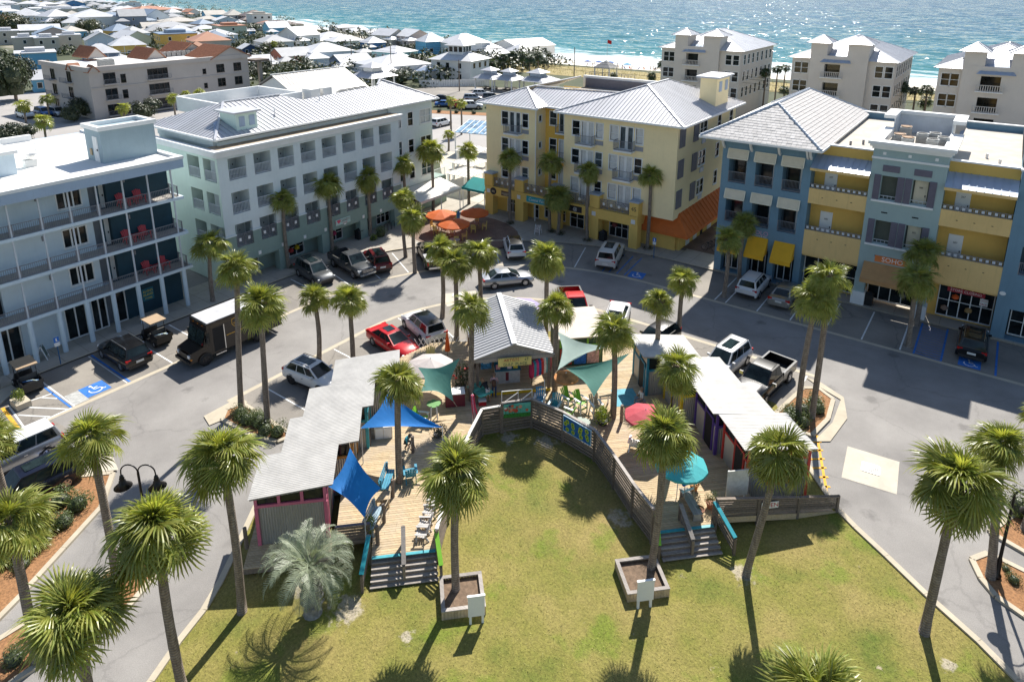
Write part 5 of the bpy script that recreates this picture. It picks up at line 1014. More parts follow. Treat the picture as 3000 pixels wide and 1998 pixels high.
# entrance stairs
def stairs(label,s0,s1,q0,run,rails):
 t = vthing('stairs',label,'stairs',(s0 + s1) / 2,q0 - run)
 n = 5
 for i in range(n):
  z = DZ - (i + 1) * DZ / (n + .0);z = DZ * (1 - (i + 1) / (n + 1));q = q0 - run * i / n
  for k in range(2): pbox('tread',M_GREYW,t,s0 - .02 * i,s1 + .02 * i,q - run / n + .005 + k * run / n / 2,q - run / n + run / n / 2 - .005 + k * run / n / 2,z - .04,z)
  pbox('riser',M_OLDW,t,s0,s1,q - .012,q + .012,z - .0,z + DZ / (n + 1) - .04)
 pbox('edge_board',M_TEALP,t,s0,s1,q0 - .07,q0 + .09,DZ - .03,DZ + .006)
 for sx in (s0,s1): MB().add([(sx - .03,q0,DZ - .05),(sx - .03,q0 - run,.02),(sx - .03,q0,.02),(sx + .03,q0,DZ - .05),(sx + .03,q0 - run,.02),(sx + .03,q0,.02)],[(0,1,2),(5,4,3),(0,3,4,1),(1,4,5,2),(2,5,3,0)]).obj('stringer',M_OLDW,t)
 for (sa,qa,sb,qb,m) in rails:
  MB().bar((sa,qa,DZ + .95),(sb,qb,1.0),.2,.06).obj('handrail',m,t)
  for i in range(4): z = .2 * i;MB().bar((sa,qa,DZ + .15 + z),(sb,qb,.18 + z),.03,.09).obj('rail_slat',M_OLDW,t)
  for s_,q_,z_ in ((sa,qa,DZ),(sb,qb,0)): pbox('newel',M_OLDW,t,s_ - .06,s_ + .06,q_ - .06,q_ + .06,z_ * .2,z_ + .96)
stairs('left flight of grey timber stairs with turquoise and lime handrails',-8.4,-5.5,25.95,.98,[(-8.5,26.3,-8.8,24.95,M_TEALP),(-6.95,26.6,-6.95,25.2,M_GREYW),(-5.45,26.2,-5.3,24.9,M_LIME)])
stairs('right flight of grey timber stairs with a turquoise handrail',5.05,7.85,25.42,.98,[(8.05,25.9,8.45,24.4,M_TEALP),(6.35,26.0,6.45,24.6,M_GREYW),(4.95,25.5,4.75,24.5,M_LIME)])
# slatted fence round the lawn
def fence(label,pts,z0s,top,n=8,name='slat_fence',cap=M_GREYW,posts=True):
 t = vthing(name,label,'fence',*pts[0])
 for k,(a,b) in enumerate(zip(pts[:-1],pts[1:])):
  za,zb = z0s[k],z0s[k + 1]
  for i in range(n):
   f = (i + .35) / n;MB().bar((*a,za + (top - za) * f),(*b,zb + (top - zb) * f),.03,(top - max(za,zb)) / n * .72).obj('slat',M_OLDW,t)
  MB().bar((*a,top + .03),(*b,top + .03),.17,.045).obj('cap_rail',cap,t)
 for (x,y),z in zip(pts,z0s): pbox('post',M_OLDW,t,x - .07,x + .07,y - .07,y + .07,0,top + .01)
 return t
fence('tall grey slatted fence curving round the lawn\'s head to the right stairs',[(-1.14,35.06),(.67,35.25),(2.27,33.68),(3.66,31.77),(4.1,29.51),(4.42,27.39),(4.82,25.6)],[.1] * 7,2.05,10)
fence('grey slatted fence with pale cap along the left walkway',[(-1.2,35.1),(-2.35,34.95),(-3.3,32.8),(-4.1,30.5),(-4.8,28.4),(-5.42,26.1)],[.1] * 6,1.85,9,cap=mat('pale_cap',(.62,.60,.56),.7,.1))
# ramp with railing on the right, and OPEN banner
t = vthing('access_ramp','sloping timber ramp with slatted railing in front of the red-trimmed shack','ramp',11,26.2)
for i in range(28):
 f = i / 28;s = 7.95 + 7.0 * f;z = DZ * (1 - f);MB().xbox(Matrix.Translation((s + .125,26.55 + .2 * f,z - .02)) @ Matrix.Rotation(atan2(DZ,7),4,'Y'),.235,1.25,.035).obj('ramp_board',M_DECK,t)
MB().add([(8.0,25.9,DZ - .04),(14.9,26.15,-.02),(14.9,26.15,.12),(8,25.9,DZ + .02),(8.0,25.86,DZ - .3),(13,26.05,-.02),(8,25.86,DZ + .02),(14.9,26.11,.12),(14.9,26.11,-.02)],[(4,5,8,7,6),(0,3,2,1)]).obj('skirt',M_DECK,t)
for i in range(7): f0 = .22 + i * .12;MB().bar((8.15,25.9,DZ + f0),(14.9,26.15,.1 + f0),.03,.085).obj('slat',M_OLDW,t)
MB().bar((8.15,25.9,DZ + 1.08),(14.9,26.15,1.0),.16,.045).obj('cap_rail',M_OLDW,t)
for i in range(4): f = i / 3;s = 8.2 + 6.7 * f;q = 25.9 + .25 * f;pbox('post',M_OLDW,t,s - .06,s + .06,q - .06,q + .06,0,DZ * (1 - f) + 1.05)
o = vthing('open_banner','white banner reading OPEN in red on the ramp railing','banner',11.0,25.85,.9);MB().box(10.55,11.45,25.88,25.9,1.02,1.38).obj('cloth',M_WHITE,o);text('lettering','OPEN',.34,mat('open_red',(.45,.02,.04),.6),o,face(11.0,25.875,1.2,-90))
# low rope-and-post rails on the left walkway
PL = [(-8.15,26.7),(-7.9,28.03),(-7.5,29.7),(-7.0,31.3),(-6.45,33.0)]
t = vthing('rope_rail','row of squat timber posts joined by a sagging rope along the left porch','railing',-7.5,29)
for x,y in PL: MB().cyl(x,y,DZ,DZ + 1.05,.09,n=10).obj('post',M_OLDW,t)
for a,b in zip(PL[:-1],PL[1:]): MB().tube([(a[0] + (b[0] - a[0]) * i / 6,a[1] + (b[1] - a[1]) * i / 6,DZ + .85 - .25 * sin(pi * i / 6)) for i in range(7)],.018,4).obj('rope',mat('rope',(.5,.42,.3),.9),t)
t = vthing('porch_rail','dark slatted porch rail beside the left turquoise handrail','railing',-9.2,27.2)
for i in range(6): MB().bar((-10.1,27.15,DZ - .1 + i * .16),(-8.5,27.15,DZ - .1 + i * .16),.03,.1).obj('slat',M_OLDW,t)
MB().bar((-10.1,27.15,DZ + .85),(-8.5,27.15,DZ + .85),.14,.04).obj('cap_rail',MATS['plum_shutter'],t)
# ---- corrugated shacks
def corrmat(name,col,metal=.55):
 m,nt,p,out = newmat(name);co = pos(nt)
 c = ramp(nt,noise(nt,mapping(nt,co,(1,1,.4)),.9,6,.7),[(.3,tuple(x * .72 for x in col)),(.7,col)]);L(nt,c,p.inputs['Base Color']);p.inputs['Metallic'].default_value = metal;p.inputs['Roughness'].default_value = .5
 L(nt,bumpn(nt,noise(nt,co,8,3),.1),p.inputs['Normal']);return m
M_CORR = corrmat('galvanised_sheet',(.50,.50,.49));M_CROOF = corrmat('corrugated_roof',(.57,.55,.515),0)
def corrwall(par,a,b,z0,z1a,z1b,m=M_CORR,pitch=.12,d=.02):
 a,b = Vector((*a,0)),Vector((*b,0));l = (b - a).length;n = int(l / pitch * 4);t = (b - a) / l;nn = Vector((t.y,-t.x,0));mb = MB();vs = []
 for i in range(n + 1): f = i / n;p = a.lerp(b,f) + nn * d * sin(2 * pi * f * l / pitch);vs += [(p.x,p.y,z0),(p.x,p.y,z1a + (z1b - z1a) * f)]
 return mb.add(vs,[(2 * i,2 * i + 2,2 * i + 3,2 * i + 1) for i in range(n)]).obj('corrugated_wall',m,par)
def corrroof(par,s0,s1,q0,q1,z0,z1,pitch=.125,amp=.013,m=M_CROOF):
 n = int((q1 - q0) / pitch * 6);vs = [];mb = MB()
 for i in range(n + 1):
  q = q0 + (q1 - q0) * i / n;dz = amp * sin(2 * pi * (q - q0) / pitch)
  for s,z in ((s0,z0),((s0 + s1) / 2,(z0 + z1) / 2),(s1,z1)): vs.append((s,q,z + dz))
 mb.add(vs,[(3 * i + k,3 * i + k + 1,3 * i + 4 + k,3 * i + 3 + k) for i in range(n) for k in (0,1)])
 r = mb.obj('roof',m,par,True);MB().slab([(s0 + .06,q0 + .06,z0 - .05),(s1 - .06,q0 + .06,z1 - .05),(s1 - .06,q1 - .06,z1 - .05),(s0 + .06,q1 - .06,z0 - .05)],.07).obj('roof_board',M_GREYW,par);return r
def shack(label,s0,s1,q0,q1,zo,zi,trim,inner,frontcol=None,doorm=None,near=True,base=.3):
 """lean-to: roof rectangle s0..s1, q0..q1, height zo at the outer edge and zi at the walkway edge; inner=+1 if the walkway is at larger s"""
 t = vthing('shack',label,'shack',(s0 + s1) / 2,(q0 + q1) / 2);a0,a1,b0,b1 = s0 + .25,s1 - .45 if inner > 0 else s1 - .25,q0 + .3,q1 - .1
 if inner < 0: a0 = s0 + .45;a1 = s1 - .25
 zl,zr = (zo,zi) if inner > 0 else (zi,zo);Z = lambda s: zl + (zr - zl) * (s - s0) / (s1 - s0) - .14
 corrroof(t,s0,s1,q0,q1,zl,zr)
 zc = DZ + 1.75
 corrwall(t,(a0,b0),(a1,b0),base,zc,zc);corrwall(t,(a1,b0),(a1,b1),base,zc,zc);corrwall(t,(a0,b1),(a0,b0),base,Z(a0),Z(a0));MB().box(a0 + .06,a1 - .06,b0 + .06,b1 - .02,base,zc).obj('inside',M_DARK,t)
 # clerestory: framed panes under the roof on the near end
 pbox('head_beam',trim,t,a0 - .06,a1 + .06,b0 - .05,b0 + .05,zc - .06,zc + .08);MB().add([(a0 - .04,b0 - .03,Z(a0) - .12),(a1 + .04,b0 - .03,Z(a1) - .12),(a1 + .04,b0 - .03,Z(a1)),(a0 - .04,b0 - .03,Z(a0)),(a0 - .04,b0 + .04,Z(a0) - .12),(a1 + .04,b0 + .04,Z(a1) - .12),(a1 + .04,b0 + .04,Z(a1)),(a0 - .04,b0 + .04,Z(a0))],[(0,1,2,3),(7,6,5,4),(0,4,5,1),(3,2,6,7)]).obj('top_beam',trim,t)
 for i in range(4): s = a0 + (a1 - a0) * i / 3;pbox('mullion',trim,t,s - .07,s + .07,b0 - .045,b0 + .035,zc,Z(s) - .06)
 for i in range(3):
  sa = a0 + (a1 - a0) * i / 3 + .1;sb = a0 + (a1 - a0) * (i + 1) / 3 - .1;g = MB().add([(sa,b0 + .02,zc + .12),(sb,b0 + .02,zc + .12),(sb,b0 + .02,Z(sb) - .14),(sa,b0 + .02,Z(sa) - .14)],[(0,1,2,3)]);g.obj('pane',M_GLASS,t)
 for s in (a0,a1): pbox('corner_post',trim,t,s - .08,s + .08,b0 - .06,b0 + .08,base - .1,zc - .06)
 sa = a1 if inner > 0 else a0
 pbox('wall_plate',trim,t,sa - .07,sa + .07,b0,b1,Z(sa) - .16,Z(sa));pbox('head_beam',trim,t,sa - .055,sa + .055,b0 + .06,b1,zc - .05,zc + .07)
 for q in (b1 - .05,(b0 + b1) / 2): pbox('corner_post',trim,t,sa - .08,sa + .08,q - .07,q + .07,DZ,Z(sa) - .16)
 pbox('pane',M_GLASS,t,sa - .02,sa + .02,b0 + .1,(b0 + b1) / 2 - .1,zc + .1,Z(sa) - .2);pbox('pane',M_GLASS,t,sa - .02,sa + .02,(b0 + b1) / 2 + .1,b1 - .14,zc + .1,Z(sa) - .2)
 dm = doorm or trim;pbox('door_frame',dm,t,sa - .05 + .03 * inner,sa + .05 + .03 * inner,b0 + .35,b0 + 1.35,DZ,DZ + 2.05);pbox('doorway',M_DARK,t,sa - .03 + .06 * inner,sa + .03 + .06 * inner,b0 + .45,b0 + 1.25,DZ,DZ + 1.95)
 return t
M_PINK = mat('pink_paint',(.62,.16,.26),.55,.1,4);M_AMBER = mat('amber_timber',(.50,.24,.06),.6,.2,5);M_PURP = mat('purple_paint',(.10,.055,.28),.55,.1,4);M_REDP = mat('red_paint',(.55,.045,.035),.55,.1,4);M_YELP = mat('yellow_paint',(.75,.50,.02),.55,.1,4);M_AQUA = mat('blue_teal_paint',(.02,.22,.33),.55,.15,4)
shack('pink-trimmed corrugated shack next to the feather palm',-13.95,-10.1,27.65,30.7,3.25,3.65,M_PINK,1)
shack('amber-framed corrugated shack between the pink and teal trimmed ones',-12.98,-9.1,30.6,33.6,3.3,3.7,M_AMBER,1)
shack('teal-trimmed corrugated shack behind the big blue sail',-12.3,-8.5,33.5,36.3,3.35,3.75,M_TEALP,1)
shack('grey-roofed shack beside the white cafe umbrella and red sedan',-11.1,-7.1,36.2,39.2,3.4,3.8,M_GREYW,1)
shack('blue-doored shack by the red umbrella, with a pale metal roof',7.85,11.7,36.0,38.95,3.4,3.8,M_AQUA,-1)
shack('yellow-trimmed corrugated shack between the blue and purple ones',8.9,12.9,33.0,36.0,3.35,3.75,M_YELP,-1)
shack('purple-trimmed corrugated shack with a wide grey roof',9.7,13.4,30.0,33.1,3.3,3.7,M_PURP,-1)
tr = shack('red-trimmed corrugated shack at the top of the ramp',10.0,14.05,27.0,30.1,3.25,3.65,M_REDP,-1)
w = MB().box(11.6,12.7,27.22,27.27,1.35,2.25);pbox('window_frame',M_REDP,tr,11.5,12.8,27.18,27.24,1.2,2.4);pbox('pane',mat('curtain',(.75,.62,.45),.6,.2,5),tr,11.65,12.65,27.165,27.185,1.38,2.22);pbox('mullion',M_REDP,tr,12.1,12.2,27.15,27.17,1.35,2.25)
# painted green studio behind the sails
t = vthing('studio','lime-framed painted studio with a tan roof behind the pale sail','shack',5.4,41)
MB().box(3.6,6.6,40.4,43.6,DZ,3.0).obj('wall',mat('dark_green_paint',(.02,.07,.04),.6),t);MB().slab([(3.3,40.0,3.2),(6.9,40.0,3.2),(6.9,43.9,3.45),(3.3,43.9,3.45)],.09).obj('roof',mat('tan_roof',(.60,.53,.44),.8,.08,1),t)
for z in (2.35,2.95): pbox('trim',M_LIME,t,3.55,6.65,40.34,40.4,z,z + .1)
for s in (3.6,4.5,5.5,6.55): pbox('trim',M_LIME,t,s - .06,s + .06,40.33,40.4,2.3,3.0)
for i,(s,c_) in enumerate(((4.0,(.5,.05,.02)),(5.0,(.02,.15,.5)),(5.9,(.6,.35,.3)))): pbox('mural_panel',mat('mural_%d' % i,c_,.6,.5,6),t,s - .42,s + .42,40.34,40.39,1.0,2.2)
# ---- gallery kiosk
M_KROOF = seamroof('kiosk_roof',(.50,.50,.51))
t = vthing('kiosk','open timber kiosk with white ribbed gable roof and hand-painted yellow sign','kiosk',0,40)
for sg in (-1,1): seam_slope(t,M_KROOF,[(0,37.55,4.5),(sg * 2.6,37.55,3.6),(sg * 2.6,44.8,3.6),(0,44.8,4.5)],(0,1),.32,rib=.045)
MB().bar((0,37.5,4.55),(0,44.85,4.55),.34,.05).obj('ridge_cap',M_SEAM,t)
for s in (-2.3,2.3):
 for q in (37.9,41.2,44.4): pbox('post',M_OLDW,t,s - .08,s + .08,q - .08,q + .08,DZ,3.55)
pbox('fascia',M_GREYW,t,-2.55,2.55,37.62,37.68,3.32,3.56);MB().add([(-2.5,37.66,3.5),(2.5,37.66,3.5),(0,37.66,4.38)],[(0,1,2)]).obj('gable_board',M_GREYW,t)
for i in range(17): pbox('wall_board',M_OLDW,t,-2.3,2.3,41.3,41.36,DZ + i * .155,DZ + i * .155 + .145)
pbox('floor_edge',M_YELP,t,-2.4,2.4,37.75,37.85,DZ,DZ + .14)
sg = MB().box(-1.05,1.05,37.36,37.42,3.08,3.66).obj('sign',mat('sign_sand',(.70,.58,.20),.6,.12,4),t)
text('lettering','ARTISTS',.27,mat('letter_red',(.36,.03,.03),.6),sg,face(-.22,37.35,3.51,-90),shear=.1);text('lettering','aT',.27,mat('letter_green',(.03,.10,.08),.6),sg,face(.75,37.35,3.51,-90));text('lettering','GULF  PLACE',.26,MATS['letter_green'],sg,face(.02,37.35,3.22,-90))
for i in range(14):
 for z in (3.11,3.63): MB().box(-.98 + .15 * i - .015,-.98 + .15 * i + .015,37.352,37.36,z - .015,z + .015).obj('sign_dot',M_DKMETAL,sg)
t = vthing('shop_counter','blue counter with pale panels under the kiosk roof','counter',-.3,39.3,DZ);MB().box(-1.0,.6,39.0,39.7,DZ,DZ + .95).obj('body',mat('counter_white',(.5,.5,.5),.6,.2,5),t);pbox('counter_top',mat('counter_blue',(.02,.16,.26),.5),t,-1.05,.65,38.9,39.75,DZ + .95,DZ + 1.02);pbox('back_rack',MATS['counter_blue'],t,-1.0,.5,39.75,39.85,DZ + 1.0,DZ + 1.5)
for i,(s,c_) in enumerate(((-.85,(.75,.3,.3)),(-.1,(.8,.6,.6)),(.3,(.7,.55,.05)))): pbox('print',mat('print_%d' % i,c_,.6,.4,9),t,s - .14,s + .14,39.0,39.02,DZ + 1.05,DZ + 1.4)
pbox('panel',mat('maroon',(.2,.03,.04),.6),t,-.35,-.15,38.985,39.0,DZ + .2,DZ + .8)
t = vthing('art_panel','blue and white painted panel hanging at the kiosk\'s left','painting',-1.6,39.2,1.6);MB().box(-1.95,-1.25,39.2,39.25,1.9,3.1).obj('board',mat('art_blue',(.06,.25,.45),.6,.8,6),t);MB().box(-1.8,-1.4,39.18,39.2,2.3,2.8).obj('figures',mat('art_white',(.6,.62,.6),.6,.3,9),t)
t = vthing('craft_table','low table with a lime and aqua painted map top beside a palm','table',-2.3,37.5,DZ);MB().xbox(Matrix.Translation((-2.2,37.45,DZ + .72)) @ Matrix.Rotation(.5,4,'Z'),1.0,1.5,.05).obj('table_top',mat('map_top',(.12,.50,.38),.5,.8,2.2),t)
for a in (-.3,.3):
 for c_ in (-.45,.45): pbox('leg',M_OLDW,t,-2.2 + a - .03,-2.2 + a + .03,37.45 + c_ - .03,37.45 + c_ + .03,DZ,DZ + .7)
t = vthing('cool_box','red cool box with white lid on the shaded deck','cool box',-2.1,36.9,DZ);MB().box(-2.35,-1.9,36.75,37.05,DZ,DZ + .28).obj('body',mat('cooler_red',(.5,.02,.03),.4),t);pbox('lid',M_WHITE,t,-2.37,-1.88,36.73,37.07,DZ + .28,DZ + .38)
t = vthing('clothes_rack','rack of hanging red, pink and blue garments at the kiosk\'s right','clothes rack',2.0,38.9,DZ)
MB().tube([(1.3,38.6,DZ),(1.3,38.6,DZ + 1.75),(2.7,39.3,DZ + 1.75),(2.7,39.3,DZ)],.02,5).obj('rail',M_DKMETAL,t)
for i,c_ in enumerate(((.5,.03,.10),(.05,.28,.40),(.60,.05,.20),(.02,.12,.35),(.55,.04,.04),(.6,.6,.6),(.1,.35,.4),(.4,.02,.05))):
 s = 1.3 + i * .18;MB().lathe(s,38.6 + .5 * (s - 1.3),[(.02,DZ + 1.72),(.17,DZ + 1.5),(.2,DZ + 1.0),(.16,DZ + .55),(0,DZ + .5)],8).obj('garment',mat('garment_%d' % i,c_,.8,.3,6),t)
# ---- shade sails
def sail(label,corners,m,sag=.12,n=10,edge=.14):
 """stretched cloth with hollow edges, corner ropes included"""
 k = len(corners);u,v = vil(sum(c[0] for c in corners) / k,sum(c[1] for c in corners) / k);t = thing('shade_sail',label,'shade sail',(u,v,0),R45,'shade sails over the deck',off=(sum(c[0] for c in corners) / k,sum(c[1] for c in corners) / k,0));C_ = [Vector(c) for c in corners];mb = MB()
 cen = sum(C_,Vector()) / k
 if k == 3: C_ = C_ + [C_[2]]
 for i in range(n + 1):
  for j in range(n + 1):
   a,b = i / n,j / n;p = C_[0].lerp(C_[1],a).lerp(C_[3].lerp(C_[2],a),b)
   w = (4 * b * (1 - b)) * max(0,1 - 4 * a * (1 - a)) if k == 4 else 0
   ea = 4 * a * (1 - a) * (1 - 4 * b * (1 - b)) if k == 4 else 0
   if k == 3:
    e1 = 4 * a * (1 - a) * (1 - b) ** 3;e2 = 4 * b * (1 - b) * ((2 * a - 1) ** 4);p = p.lerp(cen,edge * (e1 + e2))
   else: p = p.lerp(cen,edge * (w + ea))
   d = 16 * a * (1 - a) * b * (1 - b);p.z -= sag * d;mb.v.append(tuple(p))
 mb.f = [(i * (n + 1) + j,(i + 1) * (n + 1) + j,(i + 1) * (n + 1) + j + 1,i * (n + 1) + j + 1) for i in range(n) for j in range(n)];mb.m = [0] * len(mb.f)
 mb.obj('cloth',m,t,True)
 for c_ in corners: d = (Vector(c_) - cen);d.normalize();MB().tube([Vector(c_),Vector(c_) + d * .35],.012,4).obj('corner_rope',MATS['rope'],t)
 return t
def clothmat(name,col,tr=.35):
 m,nt,p,out = newmat(name);co = pos(nt);c = ramp(nt,noise(nt,co,1.3,5),[(.3,tuple(x * .85 for x in col)),(.7,col)]);L(nt,c,p.inputs['Base Color']);p.inputs['Roughness'].default_value = .7
 L(nt,bumpn(nt,noise(nt,mapping(nt,co,(1,3,1)),2.2,4),.25,.05),p.inputs['Normal'])
 t = N(nt,'BsdfTranslucent');L(nt,c,t.inputs[0]);ms = N(nt,'MixShader');ms.inputs[0].default_value = tr;L(nt,p.outputs[0],ms.inputs[1]);L(nt,t.outputs[0],ms.inputs[2]);L(nt,ms.outputs[0],out.inputs[0]);return m
M_SBLUE = clothmat('blue_sailcloth',(.015,.24,.72));M_SGREEN = clothmat('sea_green_sailcloth',(.10,.30,.255));M_SPALE = clothmat('pale_green_sailcloth',(.42,.56,.52))
sail('bright blue triangular sail stretched behind a palm trunk',[(-7.7,34.3,4.0),(-9.2,32.5,3.05),(-4.8,32.0,3.0)],M_SBLUE,.15,edge=.16)
sail('bright blue four-cornered sail pulled down beside the pink-trimmed shack',[(-9.5,30.1,3.7),(-10.45,28.45,2.9),(-8.7,26.95,2.2),(-7.95,28.0,2.85)],M_SBLUE,.2,edge=.15)
sail('sea-green sail hung between post and kiosk on the left',[(-3.4,37.9,3.6),(-3.95,36.3,1.65),(-5.9,36.2,2.6),(-6.0,37.9,3.2)],M_SGREEN,.1,edge=.3)
sail('large sea-green triangular sail in front of the pale one',[(7.3,36.9,3.6),(4.32,34.46,2.35),(2.95,36.1,3.4)],M_SGREEN,.12,edge=.2)
sail('pale green sail with a deep hollow edge before the painted studio',[(3.2,39.6,4.0),(5.9,37.2,4.0),(2.5,36.3,3.2)],M_SPALE,.15,edge=.3)
def umbrella(label,s,q,z0,zt,r,m,ang=0,tilt=(0,0),village=True,group=None,n=8,closed=False,rim=.12):
 if village: t = vthing('umbrella',label,'umbrella',s,q,z0,group)
 else: t = thing('umbrella',label,'umbrella',(s,q,z0),0,group)
 MB().tube([(s,q,z0),(s + tilt[0] * .3,q + tilt[1] * .3,z0 + (zt - z0) * .7),(s + tilt[0],q + tilt[1],zt)],.025,6).obj('pole',M_WHITE if not closed else M_OLDW,t)
 x,y = s + tilt[0],q + tilt[1]
 if closed: MB().lathe(x,y,[(.03,zt + .1),(.09,zt - .15),(.16,zt - .9),(.2,zt - 1.25),(.05,zt - 1.3)],9).obj('canopy',m,t);return t
 mb = MB();R_ = []
 for k,(rr,dz) in enumerate(((.08,.0),(.55,-.17),(1,-.40))):
  for i in range(2 * n): a = ang + pi * i / n;f = 1 if i % 2 == 0 else .955;mb.v.append((x + r * rr * f * cos(a),y + r * rr * f * sin(a),zt + dz * r * .75 - (.03 if i % 2 else 0) * rr - tilt[0] * .4 * rr * cos(a)))
 for k in range(2): mb.f += [(k * 2 * n + i,(k + 1) * 2 * n + i,(k + 1) * 2 * n + (i + 1) % (2 * n),k * 2 * n + (i + 1) % (2 * n)) for i in range(2 * n)]
 mb.f.append(tuple(range(2 * n - 1,-1,-1)));mb.m = [0] * len(mb.f)
 mb.v += [(v[0],v[1],v[2] - rim) for v in mb.v[4 * n:6 * n]];mb.f += [(4 * n + i,6 * n + i,6 * n + (i + 1) % (2 * n),4 * n + (i + 1) % (2 * n)) for i in range(2 * n)];mb.m = [0] * len(mb.f)
 mb.obj('canopy',m,t)
 for i in range(n): a = ang + 2 * pi * i / n;MB().bar((x,y,zt - .06),(x + r * .97 * cos(a),y + r * .97 * sin(a),zt - .34 * r),.018,.018).obj('rib',M_WHITE,t)
 MB().lathe(x,y,[(0,zt + .1),(.03,zt + .06),(.03,zt - .02)],6).obj('finial',M_WHITE,t);return t
M_CTEAL = clothmat('aqua_canvas',(.06,.47,.50),.25);M_CRED = clothmat('coral_canvas',(.62,.09,.12),.25);M_CWHT = clothmat('white_canvas',(.66,.60,.58),.25);M_CLIL = clothmat('lilac_canvas',(.42,.36,.60),.25);M_CORG = clothmat('orange_umbrella_canvas',(.80,.17,.03),.3)
umbrella('aqua umbrella over the easel bench on the right walkway',6.8,27.5,DZ,3.2,1.35,M_CTEAL,.2,(.1,0));umbrella('coral red umbrella by the blue-doored shack',6.5,31.6,DZ,3.2,1.2,M_CRED,.1);umbrella('white cafe umbrella behind the sea-green sail',-5.2,38.8,DZ,3.2,1.5,M_CWHT,.3);umbrella('lilac umbrella behind the kiosk',1.9,46.1,0,3.2,1.4,M_CLIL,.1);umbrella('closed orange umbrella leaning by the kiosk\'s back deck',-3.95,42.2,DZ,3.0,.2,M_CORG,closed=True);umbrella('faded orange and olive umbrella tucked under the pale sail',3.15,36.75,DZ,2.65,.8,mat('patch_canvas',(.50,.22,.08),.8,.6,1.2),.3)
# ---- deck furniture
def vchair(label,vs_,vq,ang,m,**k):
 u,v = vil(vs_,vq);return adirondack('garden_chair',label,u,v,DZ,R45 + radians(ang),m,**k)
M_SILV = mat('silvery_timber',(.48,.46,.44),.8,.12,4)
for i,(s,q) in enumerate(((-5.05,30.6),(-5.25,29.75),(-5.5,28.9),(-5.72,28.1),(-5.95,27.35),(-6.1,26.75))): vchair('silvery garden chair in the row along the left walkway\'s fence',s,q,172,M_SILV,group='silvery chairs along the fence',s=.8)
for i,(s,q) in enumerate(((3.1,35.75),(3.75,35.3))): vchair('tall bar chair with lime slats and white frame under the green sail',s,q,-60,M_LIME,group='lime bar chairs',h=.35,m2=M_WHITE,s=.95)
vchair('tall bar chair with tan slats and white frame by the potted bush',4.55,34.75,-80,M_DECK,h=.35,m2=M_WHITE,s=.95);vchair('blue and white deck chair behind the flower board',1.4,36.35,-110,mat('sky_blue_paint',(.05,.30,.50),.5),m2=M_WHITE);vchair('turquoise garden chair behind the slatted fence',2.2,35.6,-120,M_TEALP,m2=mat('aqua_white',(.5,.66,.68),.5));vchair('white and lime garden chair against the slatted fence',2.75,34.6,140,M_LIME,m2=M_WHITE)
vchair('blue grey garden chair at the big blue sail\'s palm',-6.6,30.9,95,M_AQUA);vchair('white garden chair with lime seat by the green round table',-5.9,35.6,-20,M_LIME,m2=M_WHITE);vchair('yellow shell-backed chair behind the white umbrella',-5.1,42.3,-90,mat('butter_paint',(.72,.60,.18),.55));vchair('white patio chair beside the coral umbrella',5.9,31.4,60,M_WHITE)
def roundtable(label,s,q,zt,r,m,village=True,legs=M_WHITE,z0=DZ,group=None):
 t = vthing('round_table',label,'table',s,q,z0,group) if village else thing('round_table',label,'table',(s,q,z0),0,group)
 n = 7
 for i in range(n):
  y0 = -r + 2 * r * i / n;y1 = -r + 2 * r * (i + 1) / n - .012;xs = sqrt(max(.01,r * r - max(abs(y0),abs(y1)) ** 2)) + .02
  MB().add([(s - xs,q + y0,zt - .035),(s + xs,q + y0,zt - .035),(s + xs,q + y1,zt - .035),(s - xs,q + y1,zt - .035),(s - xs,q + y0,zt),(s + xs,q + y0,zt),(s + xs,q + y1,zt),(s - xs,q + y1,zt)],[(3,2,1,0),(4,5,6,7),(0,1,5,4),(1,2,6,5),(2,3,7,6),(3,0,4,7)]).obj('top_slat',m,t)
 for i in range(4): a = pi / 4 + i * pi / 2;MB().bar((s + r * .7 * cos(a),q + r * .7 * sin(a),z0),(s + r * .45 * cos(a),q + r * .45 * sin(a),zt - .03),.06,.06).obj('leg',legs,t)
roundtable('grey-green round slatted table before the flower-painted fence boards',3.35,33.5,1.4,.5,mat('sage_paint',(.28,.33,.28),.6),legs=M_OLDW);roundtable('green-topped bar table under the sea-green sail',-5.15,36.0,1.85,.42,mat('grass_green_paint',(.12,.30,.08),.6))
t = vthing('bar_table','square tan bar table with white legs by the blue-painted floor','table',5.3,35.5,DZ)
for i in range(6): pbox('top_slat',M_DECK,t,4.85,5.75,35.1 + i * .14,35.1 + i * .14 + .13,1.83,1.87)
for a in (4.95,5.65):
 for c_ in (35.2,35.85): pbox('leg',M_WHITE,t,a - .04,a + .04,c_ - .04,c_ + .04,DZ,1.83)
def bench(label,s,q,ang,m,l=1.5):
 u,v = vil(s,q);t = thing('bench',label,'bench',(u,v,DZ),R45 + radians(ang),off=(0,0,0))
 for i in range(3): MB().box(-l / 2,l / 2,-.18 + i * .13,-.18 + i * .13 + .115,.42,.46).obj('seat_slat',m,t)
 for i in range(3): MB().bar((-l / 2,.24 + .03 * i,.55 + .14 * i),(l / 2,.24 + .03 * i,.55 + .14 * i),.03,.12).obj('back_slat',m,t)
 for a in (-l / 2 + .08,l / 2 - .08):
  for c_ in (-.14,.2): MB().box(a - .04,a + .04,c_ - .04,c_ + .04,0,.42 if c_ < 0 else .95).obj('leg',m,t)
bench('teal-painted slatted bench beside the big palm on the left porch',-7.75,30.5,78,M_AQUA);bench('faded blue bench behind the rope rail by the porch',-8.35,27.9,74,mat('faded_blue',(.28,.38,.44),.7,.15,5))
t = vthing('plank_table','small plank table at the porch\'s rope rail','table',-8.0,29.2,DZ)
